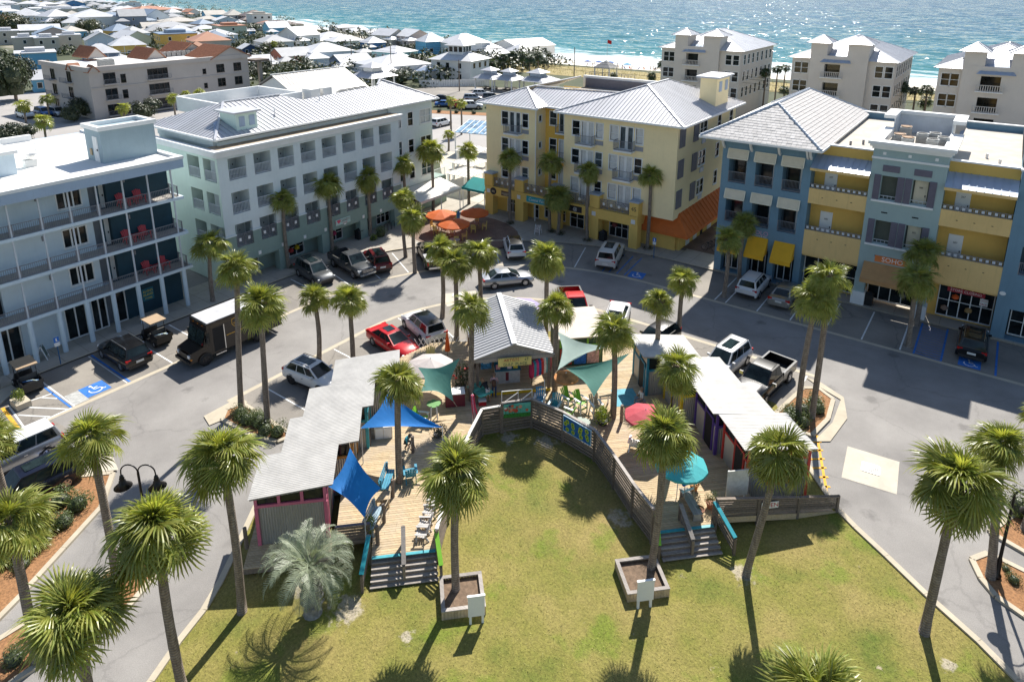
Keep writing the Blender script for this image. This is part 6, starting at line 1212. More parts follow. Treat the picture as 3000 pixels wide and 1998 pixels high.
for i in range(5): pbox('top_slat',M_DECK,t,-8.4,-7.6,28.95 + i * .12,28.95 + i * .12 + .11,DZ + .5,DZ + .54)
for a in (-8.3,-7.7):
 for c_ in (29.0,29.45): pbox('leg',M_DECK,t,a - .04,a + .04,c_ - .04,c_ + .04,DZ,DZ + .5)
t = vthing('plank_bench','long grey plank bench under the aqua umbrella','bench',7.2,26.6,DZ)
for i in range(4): pbox('seat_slat',M_GREYW,t,6.95 + i * .12,6.95 + i * .12 + .11,25.75,27.6,DZ + .40,DZ + .44)
for q in (25.85,27.5): pbox('leg',M_GREYW,t,6.98,7.38,q - .04,q + .04,DZ,DZ + .40)
t = vthing('display_easel','folding easel with blue and red rails standing on the plank bench','easel',7.1,27.0,DZ + .44)
for z,c_ in ((.35,M_WHITE),(.75,M_SBLUE),(.95,M_REDP)): MB().bar((6.8,26.9,DZ + .44 + z),(7.5,27.1,DZ + .44 + z),.12,.04).obj('shelf',c_,t)
for a in (6.9,7.4): MB().bar((a,26.8,DZ + .44),(a + .1,27.1,DZ + 1.6),.04,.04).obj('leg',M_DECK,t)
t = vthing('blank_board','blank weathered white board on legs behind the ramp rail','sign board',9.7,26.9,DZ);MB().box(9.15,10.3,26.85,26.92,DZ + .25,DZ + 1.75).obj('board',mat('weathered_white',(.60,.59,.55),.8,.15,5,.2),t)
for a in (9.25,10.2): pbox('leg',M_WHITE,t,a - .04,a + .04,26.93,27.0,DZ,DZ + 1.7)
def potplant(label,s,q,r,h,kind='lime',pot=(.33,.13,.07),pr=.24,ph=.35):
 t = vthing('potted_plant',label,'potted plant',s,q,DZ);MB().lathe(s,q,[(pr * .7,DZ),(pr,DZ + ph),(pr * 1.08,DZ + ph),(pr * 1.05,DZ + ph - .06),(0,DZ + ph - .05)],14).obj('pot',mat('pot_%.2f' % pot[0],pot,.7,.15,6),t);inst('foliage',SH[kind][0],t,(s,q,DZ + ph - .1),(0,0,1),(r,r,h))
potplant('bushy yellow-green plant in a dark tub by the deck palm',4.75,33.9,.72,1.0,'lime',(.03,.035,.04),.35,.3);potplant('small plant in a terracotta pot beside the plank bench',7.45,26.2,.25,.25,'near');potplant('flowering plant in a terracotta pot at the ramp\'s top',8.2,26.55,.4,.6,'near');potplant('tall climbing plant in an orange pot by the aqua umbrella',7.9,27.9,.55,1.5,'dark',(.45,.2,.05));potplant('tall dark shrub with red flowers left of the kiosk',-3.35,38.7,.8,1.9,'dark',(.05,.05,.05),.35,.3);potplant('spiky green plant on the porch edge by the slatted rail',-8.55,27.55,.5,.8,'lime',(.1,.1,.1),.22,.2);potplant('dark spiky plant at the foot of the green bar table',-5.0,34.2,.7,.8,'dark',(.1,.1,.1),.25,.2)
rd = random.Random(3)
fl = vthing('flowers','red hibiscus blooms on the dark shrub left of the kiosk','flowers',-3.35,38.7,2)
for i in range(7): a = rd.uniform(0,6.3);r_ = rd.uniform(.4,.7);MB().lathe(-3.35 + r_ * cos(a),38.5 + r_ * .8 * sin(a),[(0,1.6 + i * .17),(.1,1.66 + i * .17),(.06,1.72 + i * .17),(0,1.7 + i * .17)],6).obj('bloom',M_REDP,fl)
t = vthing('freezer_chest','maroon chest with white lid beside the deck\'s left palm','chest',-3.8,37.2,DZ);MB().box(-4.4,-3.2,36.9,37.6,DZ,DZ + .85).obj('body',mat('maroon_paint',(.16,.02,.035),.5),t);pbox('lid',M_WHITE,t,-4.42,-3.18,36.88,37.62,DZ + .85,DZ + .92)
t = vthing('low_cabinet','pale low cabinet under the big blue sail','cabinet',-8.2,34.6,DZ);MB().box(-8.6,-7.6,34.45,34.95,DZ,DZ + .75).obj('body',mat('cream_cabinet',(.62,.58,.50),.6),t);pbox('door_panel',M_WHITE,t,-8.55,-8.12,34.43,34.45,DZ + .05,DZ + .7);pbox('door_panel',M_WHITE,t,-8.08,-7.65,34.43,34.45,DZ + .05,DZ + .7)
t = vthing('entry_gate','light wire gate panels between the fence and the kiosk','gate',0,35.6,DZ)
for s0,s1 in ((-1.1,-.1),(-.1,.75)):
 g = MB()
 for a,b in (((s0,35.45,DZ + .1),(s0,35.45,DZ + 1.75)),((s1,35.45,DZ + .1),(s1,35.45,DZ + 1.75)),((s0,35.45,DZ + 1.75),(s1,35.45,DZ + 1.75)),((s0,35.45,DZ + .9),(s1,35.45,DZ + 1.6)),((s0,35.45,DZ + .1),(s1,35.45,DZ + .1))): g.bar(a,b,.035,.035)
 g.obj('gate_leaf',M_WHITE,t)
# painted boards on the fence
def artmat(name,bgc,cols,scale):
 m,nt,p,out = newmat(name);co = pos(nt);c = mix(nt,ramp(nt,noise(nt,co,5,4),[(.4,(0,0,0)),(.6,(1,1,1))]),bgc[0],bgc[1]);L(nt,c,p.inputs['Base Color']);p.inputs['Roughness'].default_value = .6;return m
t = vthing('flower_board','painted board of poppies on turquoise fixed to the fence','painting',-.2,35.0,1)
MB().box(-1.05,.58,34.98,35.03,1.1,2.0).obj('board',artmat('turq_art',((.10,.42,.33),(.14,.50,.40)),None,3),t);MB().box(-1.05,.58,34.965,34.98,1.1,1.36).obj('painted_grass',mat('art_grass',(.03,.20,.03),.6,.7,12),t)
rd = random.Random(5)
for i in range(15):
 s = -.95 + 1.45 * rd.random();z = rd.uniform(1.5,1.9);r_ = rd.uniform(.06,.13);c_ = rd.choice(((.55,.05,.03),(.6,.12,.05),(.75,.72,.68),(.06,.04,.14),(.7,.3,.2)))
 MB().add([(s + r_ * cos(2 * pi * k / 10),34.955 - .0007 * i,z + r_ * sin(2 * pi * k / 10)) for k in range(10)],[tuple(range(10))]).obj('painted_flower',mat('art_fl_%d%d' % (int(c_[0] * 99),int(c_[2] * 99)),c_,.6,.3,20),t);MB().box(s - .008,s + .008,34.962,34.966,1.25,z).obj('painted_stem',MATS['art_grass'],t)
t = thing('sunflower_board','painted board of yellow-green sunflowers on deep blue fixed to the fence','painting',(*vil(2.95,32.7),0),R45 + atan2(31.77 - 33.68,3.66 - 2.27))
MB().box(-1.0,1.0,-.14,-.10,1.05,2.0).obj('board',artmat('blue_art',((.01,.08,.40),(.02,.20,.30)),None,3),t);fr = MB();fr.box(-1.04,1.04,-.15,-.09,2.0,2.04);fr.box(-1.04,1.04,-.15,-.09,1.01,1.05);fr.box(-1.04,-1.0,-.15,-.09,1.05,2.0);fr.box(1.0,1.04,-.15,-.09,1.05,2.0);fr.obj('frame',mat('pale_blue_frame',(.45,.62,.75),.6),t)
for i in range(12):
 x = -.8 + (i % 4) * .52 + rd.uniform(-.1,.1);z = 1.25 + (i // 4) * .26 + rd.uniform(-.06,.06);r_ = rd.uniform(.11,.16)
 MB().add([(x + r_ * cos(2 * pi * k / 14),-.144 - .0008 * i,z + r_ * sin(2 * pi * k / 14)) for k in range(14)],[tuple(range(14))]).obj('painted_flower',mat('sunfl',(.45,.55,.04),.6,.3,20),t);MB().add([(x + r_ * .5 * cos(2 * pi * k / 10),-.156 - .0004 * i,z + r_ * .5 * sin(2 * pi * k / 10)) for k in range(10)],[tuple(range(10))]).obj('painted_centre',mat('sunfl_c',(.10,.22,.05),.6),t)
# square planters with white board signs on the lawn
def planter(label,s0,s1,q0,q1,sgn):
 t = vthing('planter',label,'planter',(s0 + s1) / 2,(q0 + q1) / 2)
 MB().box(s0 + .1,s1 - .1,q0 + .1,q1 - .1,.02,.33).obj('soil',mat('planter_soil',(.17,.115,.075),.95,.4,5,.6,20),t)
 for a0,a1,b0,b1 in ((s0,s1,q0,q0 + .17),(s0,s1,q1 - .17,q1),(s0,s0 + .17,q0 + .17,q1 - .17),(s1 - .17,s1,q0 + .17,q1 - .17)): pbox('rim_board',M_GREYW,t,a0,a1,b0,b1,.46,.5)
 k = 14
 for i in range(k):
  for (a,b,hx) in ((s0 + (s1 - s0) * (i + .5) / k,q0 + .05,True),(s0 + (s1 - s0) * (i + .5) / k,q1 - .05,True),(s0 + .05,q0 + (q1 - q0) * (i + .5) / k,False),(s1 - .05,q0 + (q1 - q0) * (i + .5) / k,False)):
   w = (s1 - s0 if hx else q1 - q0) / k / 2 - .006;pbox('side_board',M_DECK,t,a - (w if hx else .025),a + (w if hx else .025),b - (.025 if hx else w),b + (.025 if hx else w),0,.455)
 b = vthing('board_sign','blank white board sign on two legs in front of the %s' % sgn,'sign board',sum(sgnpos[sgn]) / 2,q0 - .35);a0,a1 = sgnpos[sgn]
 MB().box(a0 - .05,a1 + .05,q0 - .42,q0 - .36,.5,1.5).obj('board',M_WHITE,b);MB().box(a0 - .08,a1 + .08,q0 - .44,q0 - .34,1.5,1.56).obj('cap',M_WHITE,b)
 for a in (a0,a1 - .08): pbox('leg',M_WHITE,b,a,a + .1,q0 - .355,q0 - .27,0,1.5)
sgnpos = {'left planter': (-4.25,-3.65),'right planter': (2.98,3.62)}
planter('square timber planter round the palm by the left stairs',-5.4,-3.5,23.0,24.85,'left planter');planter('square timber planter round the palm by the right stairs',2.65,4.6,22.65,24.55,'right planter')
# little things round the deck
t = vthing('wind_sock','pink and red streamer sock on a pole at the fence end','wind sock',-2.9,34.9,DZ);MB().cyl(-2.9,34.9,DZ,3.0,.02,n=6).obj('pole',M_WHITE,t)
for i in range(7): a = i * .9;MB().tube([(-2.9 + .06 * cos(a),34.9 + .06 * sin(a),2.9),(-2.86 + .1 * cos(a),34.8 + .1 * sin(a),2.2),(-2.75 + .16 * cos(a),34.7 + .16 * sin(a),1.5)],[.04,.035,.015],4).obj('streamer',mat('pink_cloth' if i % 2 else 'red_cloth',(.65,.22,.33) if i % 2 else (.5,.03,.08),.7),t)
t = vthing('flag','small striped red and white flag on a pole behind the kiosk','flag',-2.3,46.5,0);MB().cyl(-2.3,46.5,0,3.6,.02,n=6).obj('pole',M_WHITE,t)
for i in range(7): MB().bar((-2.28,46.5,3.5 - i * .1),(-1.95,46.4,3.1 - i * .13),.015,.1).obj('stripe',M_REDP if i % 2 == 0 else M_WHITE,t)
MB().bar((-2.28,46.49,3.45),(-2.15,46.45,3.25),.02,.28).obj('canton',mat('navy_cloth',(.02,.03,.12),.7),t)
t = vthing('lattice_screen','white lattice screen along the back deck beside the white SUV','fence',-4.6,44.6,0)
for i in range(9):
 MB().bar((-6.2 + i * .33,44.9,.1),(-5.6 + i * .33,44.9,1.3),.02,.05).obj('lattice_strip',M_WHITE,t);MB().bar((-5.6 + i * .33,44.93,.1),(-6.2 + i * .33,44.93,1.3),.02,.05).obj('lattice_strip',M_WHITE,t)
for i,(s,q,lab) in enumerate(((-14.3,27.9,'short timber bollard on the small grey deck'),(5.9,33.9,'round timber post at the right walkway\'s step'),(-8.9,34.0,'timber post at the big blue sail\'s corner'))):
 u,v = vil(s,q);tag(MB().cyl(0,0,0,1.15,.1,.09,10).obj('timber_post',M_OLDW),lab,'post').location = (u,v,.4 if i == 0 else DZ)
for s,q,z,lab in ((-4.81,32.0,3.05,'slim white pole holding the big blue sail\'s outer corner'),(4.32,34.46,2.4,'slim pole holding the sea-green sail\'s low corner'),(-9.15,32.5,3.1,'white pole at the big blue sail\'s shack corner'),(-8.7,26.95,2.25,'thin pole holding the lowest corner of the pulled-down blue sail'),(1.5,35.4,3.2,'thin white mast beside the flower board')):
 u,v = vil(s,q);tag(MB().cyl(0,0,0,z - DZ,.028,.022,8).obj('sail_pole',M_RAIL),lab,'pole').location = (u,v,DZ)
p_ = sheet('painted_floor',[vil(*c_) for c_ in ((6.0,35.4),(7.7,35.4),(7.7,37.2),(6.0,37.2))],DZ + .012,mat('blue_floor_paint',(.08,.33,.42),.7,.2,4))
# yellow hatching beside the ramp
for a,b in (((15.1,27.2),(17.5,32.0)),((14.7,28.4),(16.7,32.2)),*[((14.8 + i * .34,28.0 + i * .7),(15.7 + i * .34,27.9 + i * .7)) for i in range(6)]): stripe(vil(*a),vil(*b),M_YPAINT,.14,.02)
# ------------------------------------------------------------ vehicles (local frame: +x forward, z up)
M_TYRE = mat('tyre_rubber',(.018,.018,.019),.85,.2,8);M_RIM = mat('alloy_rim',(.50,.50,.52),.3,.05,metal=.8);M_RIMD = mat('dark_rim',(.06,.06,.065),.35,metal=.7);M_CGLASS = glassmat('car_glass',(.012,.02,.022),.03);M_BLACKP = mat('black_plastic',(.02,.02,.021),.55,.15,5);M_TAIL = mat('tail_lamp',(.45,.012,.01),.2,.1);M_HEAD = mat('head_lamp',(.72,.74,.76),.12,.05);M_CHROME = mat('chrome_trim',(.65,.65,.66),.15,.05,metal=.9);M_AMBERL = mat('amber_lamp',(.65,.22,.02),.25);M_PLATE = mat('number_plate',(.70,.70,.66),.5,.1,20)
WH = {}
def wheelmeshes(r,w,rim):
 k = (r,w,rim.name)
 if k in WH: return WH[k]
 t = MB();n = 20;prof = [(r * .62,-w / 2),(r * .95,-w / 2),(r,-w / 2 + .03),(r,w / 2 - .03),(r * .95,w / 2),(r * .62,w / 2)]
 vs = [(q * cos(2 * pi * i / n),y,q * sin(2 * pi * i / n)) for q,y in prof for i in range(n)];t.add(vs,[(a * n + i,(a + 1) * n + i,(a + 1) * n + (i + 1) % n,a * n + (i + 1) % n) for a in range(5) for i in range(n)])
 h = MB();q = r * .63
 for y,rr in ((w / 2 - .05,q),(w / 2 - .05,q * .9)): pass
 h.add([(q * cos(2 * pi * i / n),w / 2 - .06,q * sin(2 * pi * i / n)) for i in range(n)] + [(q * cos(2 * pi * i / n),w / 2 - .005,q * sin(2 * pi * i / n)) for i in range(n)] + [(q * .86 * cos(2 * pi * i / n),w / 2 - .005,q * .86 * sin(2 * pi * i / n)) for i in range(n)] + [(q * .86 * cos(2 * pi * i / n),w / 2 - .06,q * .86 * sin(2 * pi * i / n)) for i in range(n)],[tuple(range(n))] + [(a * n + i,a * n + (i + 1) % n,(a + 1) * n + (i + 1) % n,(a + 1) * n + i) for a in range(3) for i in range(n)])
 for i in range(5): a = 2 * pi * i / 5;h.bar((0,w / 2 - .02,0),(q * .92 * cos(a),w / 2 - .03,q * .92 * sin(a)),.06,.09)
 h.add([(.07 * cos(2 * pi * i / 8),w / 2 + .005,.07 * sin(2 * pi * i / 8)) for i in range(8)],[tuple(range(8))])
 WH[k] = (t.mesh('tyre',M_TYRE,True),h.mesh('rim',rim));return WH[k]
def wheels(t,xs,y,r,w=.24,rim=None):
 a,b = wheelmeshes(r,w,rim or M_RIM)
 for x in xs:
  for s in (-1,1):
   o = inst('wheel',a,t,(x,s * y,r),(0,0,0 if s > 0 else pi));h = inst('rim',b,o)
def loft(secs,ring):                     # secs: list of (x, dict) ; ring(sec) -> list of (y,z)
 mb = MB();rs = [ring(s) for s in secs];n = len(rs[0])
 for s,r in zip(secs,rs): mb.v += [(s[0],y,z) for y,z in r]
 mb.f = [(i * n + j,i * n + (j + 1) % n,(i + 1) * n + (j + 1) % n,(i + 1) * n + j) for i in range(len(secs) - 1) for j in range(n)] + [tuple(range(n)),tuple((len(secs) - 1) * n + j for j in reversed(range(n)))]
 mb.m = [0] * len(mb.f);return mb
def ringf(s):
 x,zb,zs,wb,wm,ws,cr = s;zm = zb + (zs - zb) * .55
 h = [(wb * .6,zb),(wb,zb + .02),(wm,zb + .16),(wm + .01,zm),(ws + (wm - ws) * .5,zs - .07),(ws,zs),(ws * .55,zs + cr * .75),(0,zs + cr)]
 return [(-y,z) for y,z in h] + [(y,z) for y,z in h[-2::-1]]
def quadpane(par,name,m,p,q,off=.008,inset=.0):
 """glass pane on the sloping face p0..p3"""
 P_ = [Vector(v) for v in p];c = sum(P_,Vector()) / 4;n = (P_[1] - P_[0]).cross(P_[3] - P_[0]).normalized()
 if n.dot(c - Vector(q)) < 0: n = -n
 P_ = [v + (c - v) * inset + n * off for v in P_];return MB().add(P_,[(0,1,2,3)]).obj(name,m,par)
CARS = dict(
 suv=dict(L=4.75,W=.95,body=[(-2.36,.42,.92,.72,.80,.70,.02),(-2.28,.32,1.02,.86,.92,.82,.02),(-1.7,.28,1.05,.90,.95,.86,.02),(0,.26,1.02,.90,.95,.86,.02),(1.0,.26,1.02,.90,.95,.85,.05),(1.7,.28,.97,.90,.94,.78,.06),(2.15,.30,.86,.84,.90,.68,.05),(2.34,.38,.70,.68,.76,.58,.03)],gh=(-2.22,1.18,-1.98,.42,1.03,1.70,.84,.66),wb=(-1.38,1.45),r=.37,split=(-.95,.1)),
 big=dict(L=5.3,W=1.0,body=[(-2.65,.46,1.0,.78,.88,.78,.02),(-2.58,.36,1.10,.92,.98,.88,.02),(-1.9,.32,1.14,.95,1.0,.91,.02),(0,.30,1.12,.95,1.0,.91,.02),(1.2,.30,1.14,.95,1.0,.90,.06),(2.0,.32,1.10,.94,.99,.84,.07),(2.5,.34,1.0,.88,.95,.76,.05),(2.64,.42,.78,.72,.82,.66,.03)],gh=(-2.52,1.30,-2.36,.55,1.12,1.86,.89,.74),wb=(-1.55,1.6),r=.41,split=(-1.0,.15)),
 hatch=dict(L=4.4,W=.91,body=[(-2.18,.42,.88,.68,.78,.68,.02),(-2.1,.32,1.0,.82,.88,.78,.02),(-1.5,.28,1.03,.86,.91,.82,.02),(0,.26,.98,.86,.91,.82,.02),(.9,.26,.96,.86,.91,.80,.05),(1.6,.28,.88,.86,.89,.72,.06),(2.0,.30,.76,.78,.84,.62,.05),(2.18,.38,.62,.60,.70,.52,.03)],gh=(-2.02,1.12,-1.55,.25,.99,1.52,.80,.60),wb=(-1.28,1.36),r=.35,split=(-.85,.1)),
 sedan=dict(L=4.85,W=.93,body=[(-2.42,.42,.84,.66,.78,.66,.02),(-2.3,.30,.98,.84,.90,.76,.03),(-1.7,.26,1.0,.88,.93,.80,.04),(0,.24,.93,.88,.93,.82,.02),(.95,.24,.92,.88,.93,.80,.05),(1.65,.26,.86,.86,.91,.72,.07),(2.2,.28,.74,.80,.86,.62,.05),(2.42,.36,.60,.60,.70,.52,.03)],gh=(-1.85,1.12,-1.02,.12,.95,1.42,.80,.58),wb=(-1.4,1.45),r=.34,split=(-.95,.02)))
def car(label,cat,x,y,ang,kind,paintm,rim=None,roofm=None,rails=False,sunroof=False,stripe_=None,tail=True,tint=M_CGLASS,group=None,name='parked_car',hatch_black=False):
 c = CARS[kind];t = thing(name,label,cat,(x,y,.01),radians(ang),group,off=(0,0,0))
 body = loft(c['body'],ringf);a0,a1,b0,b1,zb,zr,wb_,wr = c['gh']
 # cabin shell
 k = 6;sec = []
 def gring(x0,half,z): return [(-half,z),(half,z)]
 B_ = [(a0,-wb_,zb),(a1,-wb_ * .93,zb - .02),(a1,wb_ * .93,zb - .02),(a0,wb_,zb)];T_ = [(b0,-wr,zr - .03),(b1,-wr * .97,zr - .04),(b1,wr * .97,zr - .04),(b0,wr,zr - .03)]
 m1 = [(b0 + .08,-wr * .72,zr),(b1 - .10,-wr * .7,zr - .005),(b1 - .10,wr * .7,zr - .005),(b0 + .08,wr * .72,zr)];xm = (b0 + b1) / 2;mid = [(xm,-wr * .72,zr + .03),(xm,wr * .72,zr + .03)]
 body.add(B_ + T_,[(0,1,5,4),(1,2,6,5),(2,3,7,6),(3,0,4,7)])
 o = body.obj('body',paintm,t,True,38)
 rf = MB().add(T_ + m1 + mid,[(0,1,5,8,4),(2,3,7,9,6),(1,2,6,5),(3,0,4,7),(4,8,9,7),(8,5,6,9)]).obj('roof',roofm or paintm,t,True,50)
 ctr = (xm,0,zb)
 ins = lambda P4,f0,f1,g0,g1: [Vector(P4[0]).lerp(Vector(P4[1]),f).lerp(Vector(P4[3]).lerp(Vector(P4[2]),f),g) for f,g in ((f0,g0),(f1,g0),(f1,g1),(f0,g1))]
 quadpane(t,'windscreen',tint,ins([B_[1],B_[2],T_[2],T_[1]],.06,.94,.08,.95),ctr);quadpane(t,'rear_window',tint,ins([B_[0],B_[3],T_[3],T_[0]],.08,.92,.18,.93),ctr)
 L_ = a1 - a0
 for s,(p0,p1,p2,p3) in ((-1,(B_[0],B_[1],T_[1],T_[0])),(1,(B_[3],B_[2],T_[2],T_[3]))):
  for f0,f1 in ((.05,.36),(.385,.66),(.685,.95)): quadpane(t,'side_window',tint,ins([p0,p1,p2,p3],f0,f1,.10,.90),ctr)
  MB().xbox(Matrix.Translation((a1 - .42,s * (wb_ + .10),zb + .06)),.12,.2,.14).obj('mirror',paintm,t);MB().bar((a0 + .7,s * (c['W'] + .012),zb - .22),(a0 + .88,s * (c['W'] + .012),zb - .22),.03,.03).obj('door_handle',M_CHROME,t);MB().bar((a0 + 1.75,s * (c['W'] + .012),zb - .22),(a0 + 1.93,s * (c['W'] + .012),zb - .22),.03,.03).obj('door_handle',M_CHROME,t)
  MB().box(c['wb'][0] + .4,c['wb'][1] - .4,s * c['W'] - .02,s * c['W'] + .015,.26,.36).obj('sill_trim',M_BLACKP,t)
  if rails: MB().tube([(b0 + .05,s * wr * .93,zr + .01),(b0 + .2,s * wr * .93,zr + .07),(b1 - .2,s * wr * .93,zr + .07),(b1 - .02,s * wr * .93,zr)],.022,5).obj('roof_rail',M_CHROME if rails == 1 else M_BLACKP,t)
  if rails == 3: pass
  xr = c['body'][0][0];zt = c['body'][1][2]
  MB().xbox(Matrix.Translation((xr + .10,s * (c['W'] - .22),zt - .08)),.16,.34,.16).obj('tail_lamp',M_TAIL,t);xf = c['body'][-1][0]
  MB().xbox(Matrix.Translation((xf - .17,s * (c['W'] - .26),c['body'][-2][2] - .12)) @ Matrix.Rotation(-s * .5,4,'Z'),.12,.32,.12).obj('headlight',M_HEAD,t)
  for xw in c['wb']: n = 14;MB().add([(xw + (c['r'] + .07) * cos(pi * i / n),s * (c['W'] + .006),c['r'] + (c['r'] + .07) * sin(pi * i / n)) for i in range(n + 1)],[tuple(range(n + 1))]).obj('wheel_arch',M_BLACKP,t)
 wheels(t,c['wb'],c['W'] - .10,c['r'],.24,rim)
 xr = c['body'][0][0];xf = c['body'][-1][0]
 MB().box(xr - .02,xr + .2,-c['W'] * .82,c['W'] * .82,.36,.55).obj('rear_bumper',M_BLACKP if kind in ('suv','big') else paintm,t);MB().box(xr - .012,xr + .0,-.26,.26,.66,.82).obj('number_plate',M_PLATE,t);MB().box(xf - .1,xf + .02,-c['W'] * .62,c['W'] * .62,.38,.58).obj('grille',M_BLACKP,t)
 if sunroof: MB().box(xm - .45 if sunroof == 1 else b0 + .25,b1 - .28,-wr * .55,wr * .55,zr + .015,zr + .042).obj('sunroof',tint,t)
 if hatch_black: pass
 return t
def pickup(label,x,y,ang,paintm,cover=None,group=None,bedc=None):
 t = thing('pickup_truck',label,'pickup truck',(x,y,.01),radians(ang),group,off=(0,0,0));W_ = .99
 b = loft([(-.75,.38,1.12,.92,.99,.93,.0),(.3,.36,1.12,.93,1.0,.92,.02),(1.45,.36,1.16,.93,1.0,.90,.06),(2.3,.38,1.12,.92,.98,.84,.07),(2.75,.42,1.02,.86,.94,.78,.05),(2.88,.5,.8,.74,.84,.7,.02)],ringf)
 B_ = [(-.72,-.91,1.12),(1.5,-.87,1.12),(1.5,.87,1.12),(-.72,.91,1.12)];T_ = [(-.5,-.74,1.86),(.62,-.73,1.86),(.62,.73,1.86),(-.5,.74,1.86)]
 b.add(B_ + T_,[(0,1,5,4),(1,2,6,5),(2,3,7,6),(3,0,4,7),(4,5,6,7)]);b.obj('body',paintm,t,True,35);MB().add([(-.48,-.6,1.87),(.55,-.6,1.87),(.55,.6,1.87),(-.48,.6,1.87),(.03,-.6,1.905),(.03,.6,1.905)],[(0,4,5,3),(4,1,2,5)]).obj('roof',paintm,t,True)
 bd = MB();bd.box(-2.9,-.8,-.99,-.90,.55,1.18);bd.box(-2.9,-.8,.90,.99,.55,1.18);bd.box(-2.95,-2.85,-.9,.9,.55,1.16);bd.box(-.86,-.78,-.9,.9,.55,1.15);bd.obj('bed_side',bedc or paintm,t);MB().box(-2.85,-.86,-.9,.9,.55,.64).obj('bed_floor',M_BLACKP,t);rail = MB();rail.box(-2.9,-.8,-1.0,-.87,1.18,1.22);rail.box(-2.9,-.8,.87,1.0,1.18,1.22);rail.box(-2.97,-2.83,-.87,.87,1.16,1.2);rail.obj('bed_rail',cover or M_BLACKP,t)
 if cover and cover is not M_CHROME: MB().box(-2.83,-.88,-.88,.88,1.19,1.23).obj('bed_cover',cover,t)
 ctr = (.4,0,1.1);ins = lambda P4,f0,f1,g0,g1: [Vector(P4[0]).lerp(Vector(P4[1]),f).lerp(Vector(P4[3]).lerp(Vector(P4[2]),f),g) for f,g in ((f0,g0),(f1,g0),(f1,g1),(f0,g1))]
 quadpane(t,'windscreen',M_CGLASS,ins([B_[1],B_[2],T_[2],T_[1]],.06,.94,.08,.94),ctr);quadpane(t,'rear_window',M_CGLASS,ins([B_[0],B_[3],T_[3],T_[0]],.12,.88,.2,.88),ctr)
 for s,P4 in ((-1,(B_[0],B_[1],T_[1],T_[0])),(1,(B_[3],B_[2],T_[2],T_[3]))):
  for f0,f1 in ((.06,.46),(.50,.93)): quadpane(t,'side_window',M_CGLASS,ins(P4,f0,f1,.1,.9),ctr)
  MB().xbox(Matrix.Translation((1.05,s * 1.12,1.22)),.12,.24,.22).obj('mirror',M_CHROME if cover is M_CHROME else M_BLACKP,t);MB().xbox(Matrix.Translation((2.72,s * .76,.9)),.2,.3,.2).obj('headlight',M_HEAD,t);MB().xbox(Matrix.Translation((-2.93,s * .9,.95)),.1,.14,.34).obj('tail_lamp',M_TAIL,t)
  for xw in (-1.8,1.85): n = 14;MB().add([(xw + .5 * cos(pi * i / n),s * 1.003,.42 + .5 * sin(pi * i / n)) for i in range(n + 1)],[tuple(range(n + 1))]).obj('wheel_arch',M_BLACKP,t)
  MB().box(-.6,1.2,s * .98 - .06,s * .98 + .06,.36,.42).obj('running_board',M_BLACKP,t)
 wheels(t,(-1.8,1.85),.90,.42,.27,M_RIM);MB().box(2.82,2.97,-.8,.8,.45,.62).obj('bumper',M_CHROME,t);MB().box(-3.08,-2.95,-.85,.85,.48,.66).obj('bumper',M_CHROME,t);g = MB();g.box(2.80,2.92,-.6,.6,.68,1.0);g.obj('grille',M_BLACKP,t)
 for i in range(3): MB().box(2.91,2.935,-.56,.56,.74 + i * .09,.77 + i * .09).obj('grille_bar',M_CHROME,t)
 return t
K_BLACK = paint('black_car_paint',(.004,.004,.005),0);K_WHITE = paint('white_car_paint',(.66,.66,.66),0);K_RED = paint('red_car_paint',(.50,.010,.012),0);K_MAROON = paint('maroon_car_paint',(.10,.005,.008),0);K_SILVER = paint('silver_car_paint',(.40,.41,.43),.7);K_NAVY = paint('navy_car_paint',(.007,.009,.022),0);K_GREY = paint('grey_car_paint',(.10,.105,.11),.5);K_PEARL = paint('pearl_car_paint',(.58,.57,.54),.1);K_BLUE = paint('blue_car_paint',(.03,.12,.35));K_SAGE = paint('champagne_car_paint',(.36,.34,.30),.6)
car('black SUV with silver roof rails parked nose-in at the white hotel','SUV',-48.4,18.75,180,'suv',K_BLACK,rails=1)
car('white hatchback with a glass roof and dark wheels by the grey-roofed shack','car',-34.9,24.9,6,'hatch',K_WHITE,M_RIMD,rails=2,sunroof=2)
car('bright red sedan with a sunroof between the white hatchback and white SUV','car',-33.9,31.3,-10,'sedan',K_RED,sunroof=1)
car('white SUV with a black roof parked by the white lattice','SUV',-33.7,34.3,160,'suv',K_WHITE,roofm=K_BLACK)
car('white SUV with a small sunroof beside the black pickup','SUV',-13.1,43.2,-98,'suv',K_WHITE,sunroof=1,rails=2);pickup('black pickup with chrome mirrors parked facing the shacks',-10.2,42.3,-98,K_BLACK,M_CHROME)
car('pearl white full-size SUV parked before the yellow building\'s last columns','SUV',-28.9,55.6,107,'big',K_PEARL,sunroof=1);car('boxy white SUV with a dark roof before the yellow building','SUV',-37.8,51.8,133,'suv',K_WHITE,roofm=K_BLACK,rails=1)
car('silver sedan driving along the curved street','car',-33.9,45.4,52,'sedan',K_SILVER,name='driving_car')
pickup('dark grey pickup with a chrome grille facing the street before the green arcade',-47.6,39.2,-11,K_GREY);car('maroon SUV with a glass roof parked tail-out before the green arcade','SUV',-46.5,41.3,152,'suv',K_MAROON,sunroof=2);pickup('black pickup with a grey bed cover in the corner bay',-43.0,45.2,145,K_BLACK,mat('bed_cover_grey',(.42,.42,.42),.6));car('grey and black SUV with a glass roof beside the dark grey pickup','SUV',-48.9,35.9,-10,'suv',K_GREY,sunroof=2,rails=1)
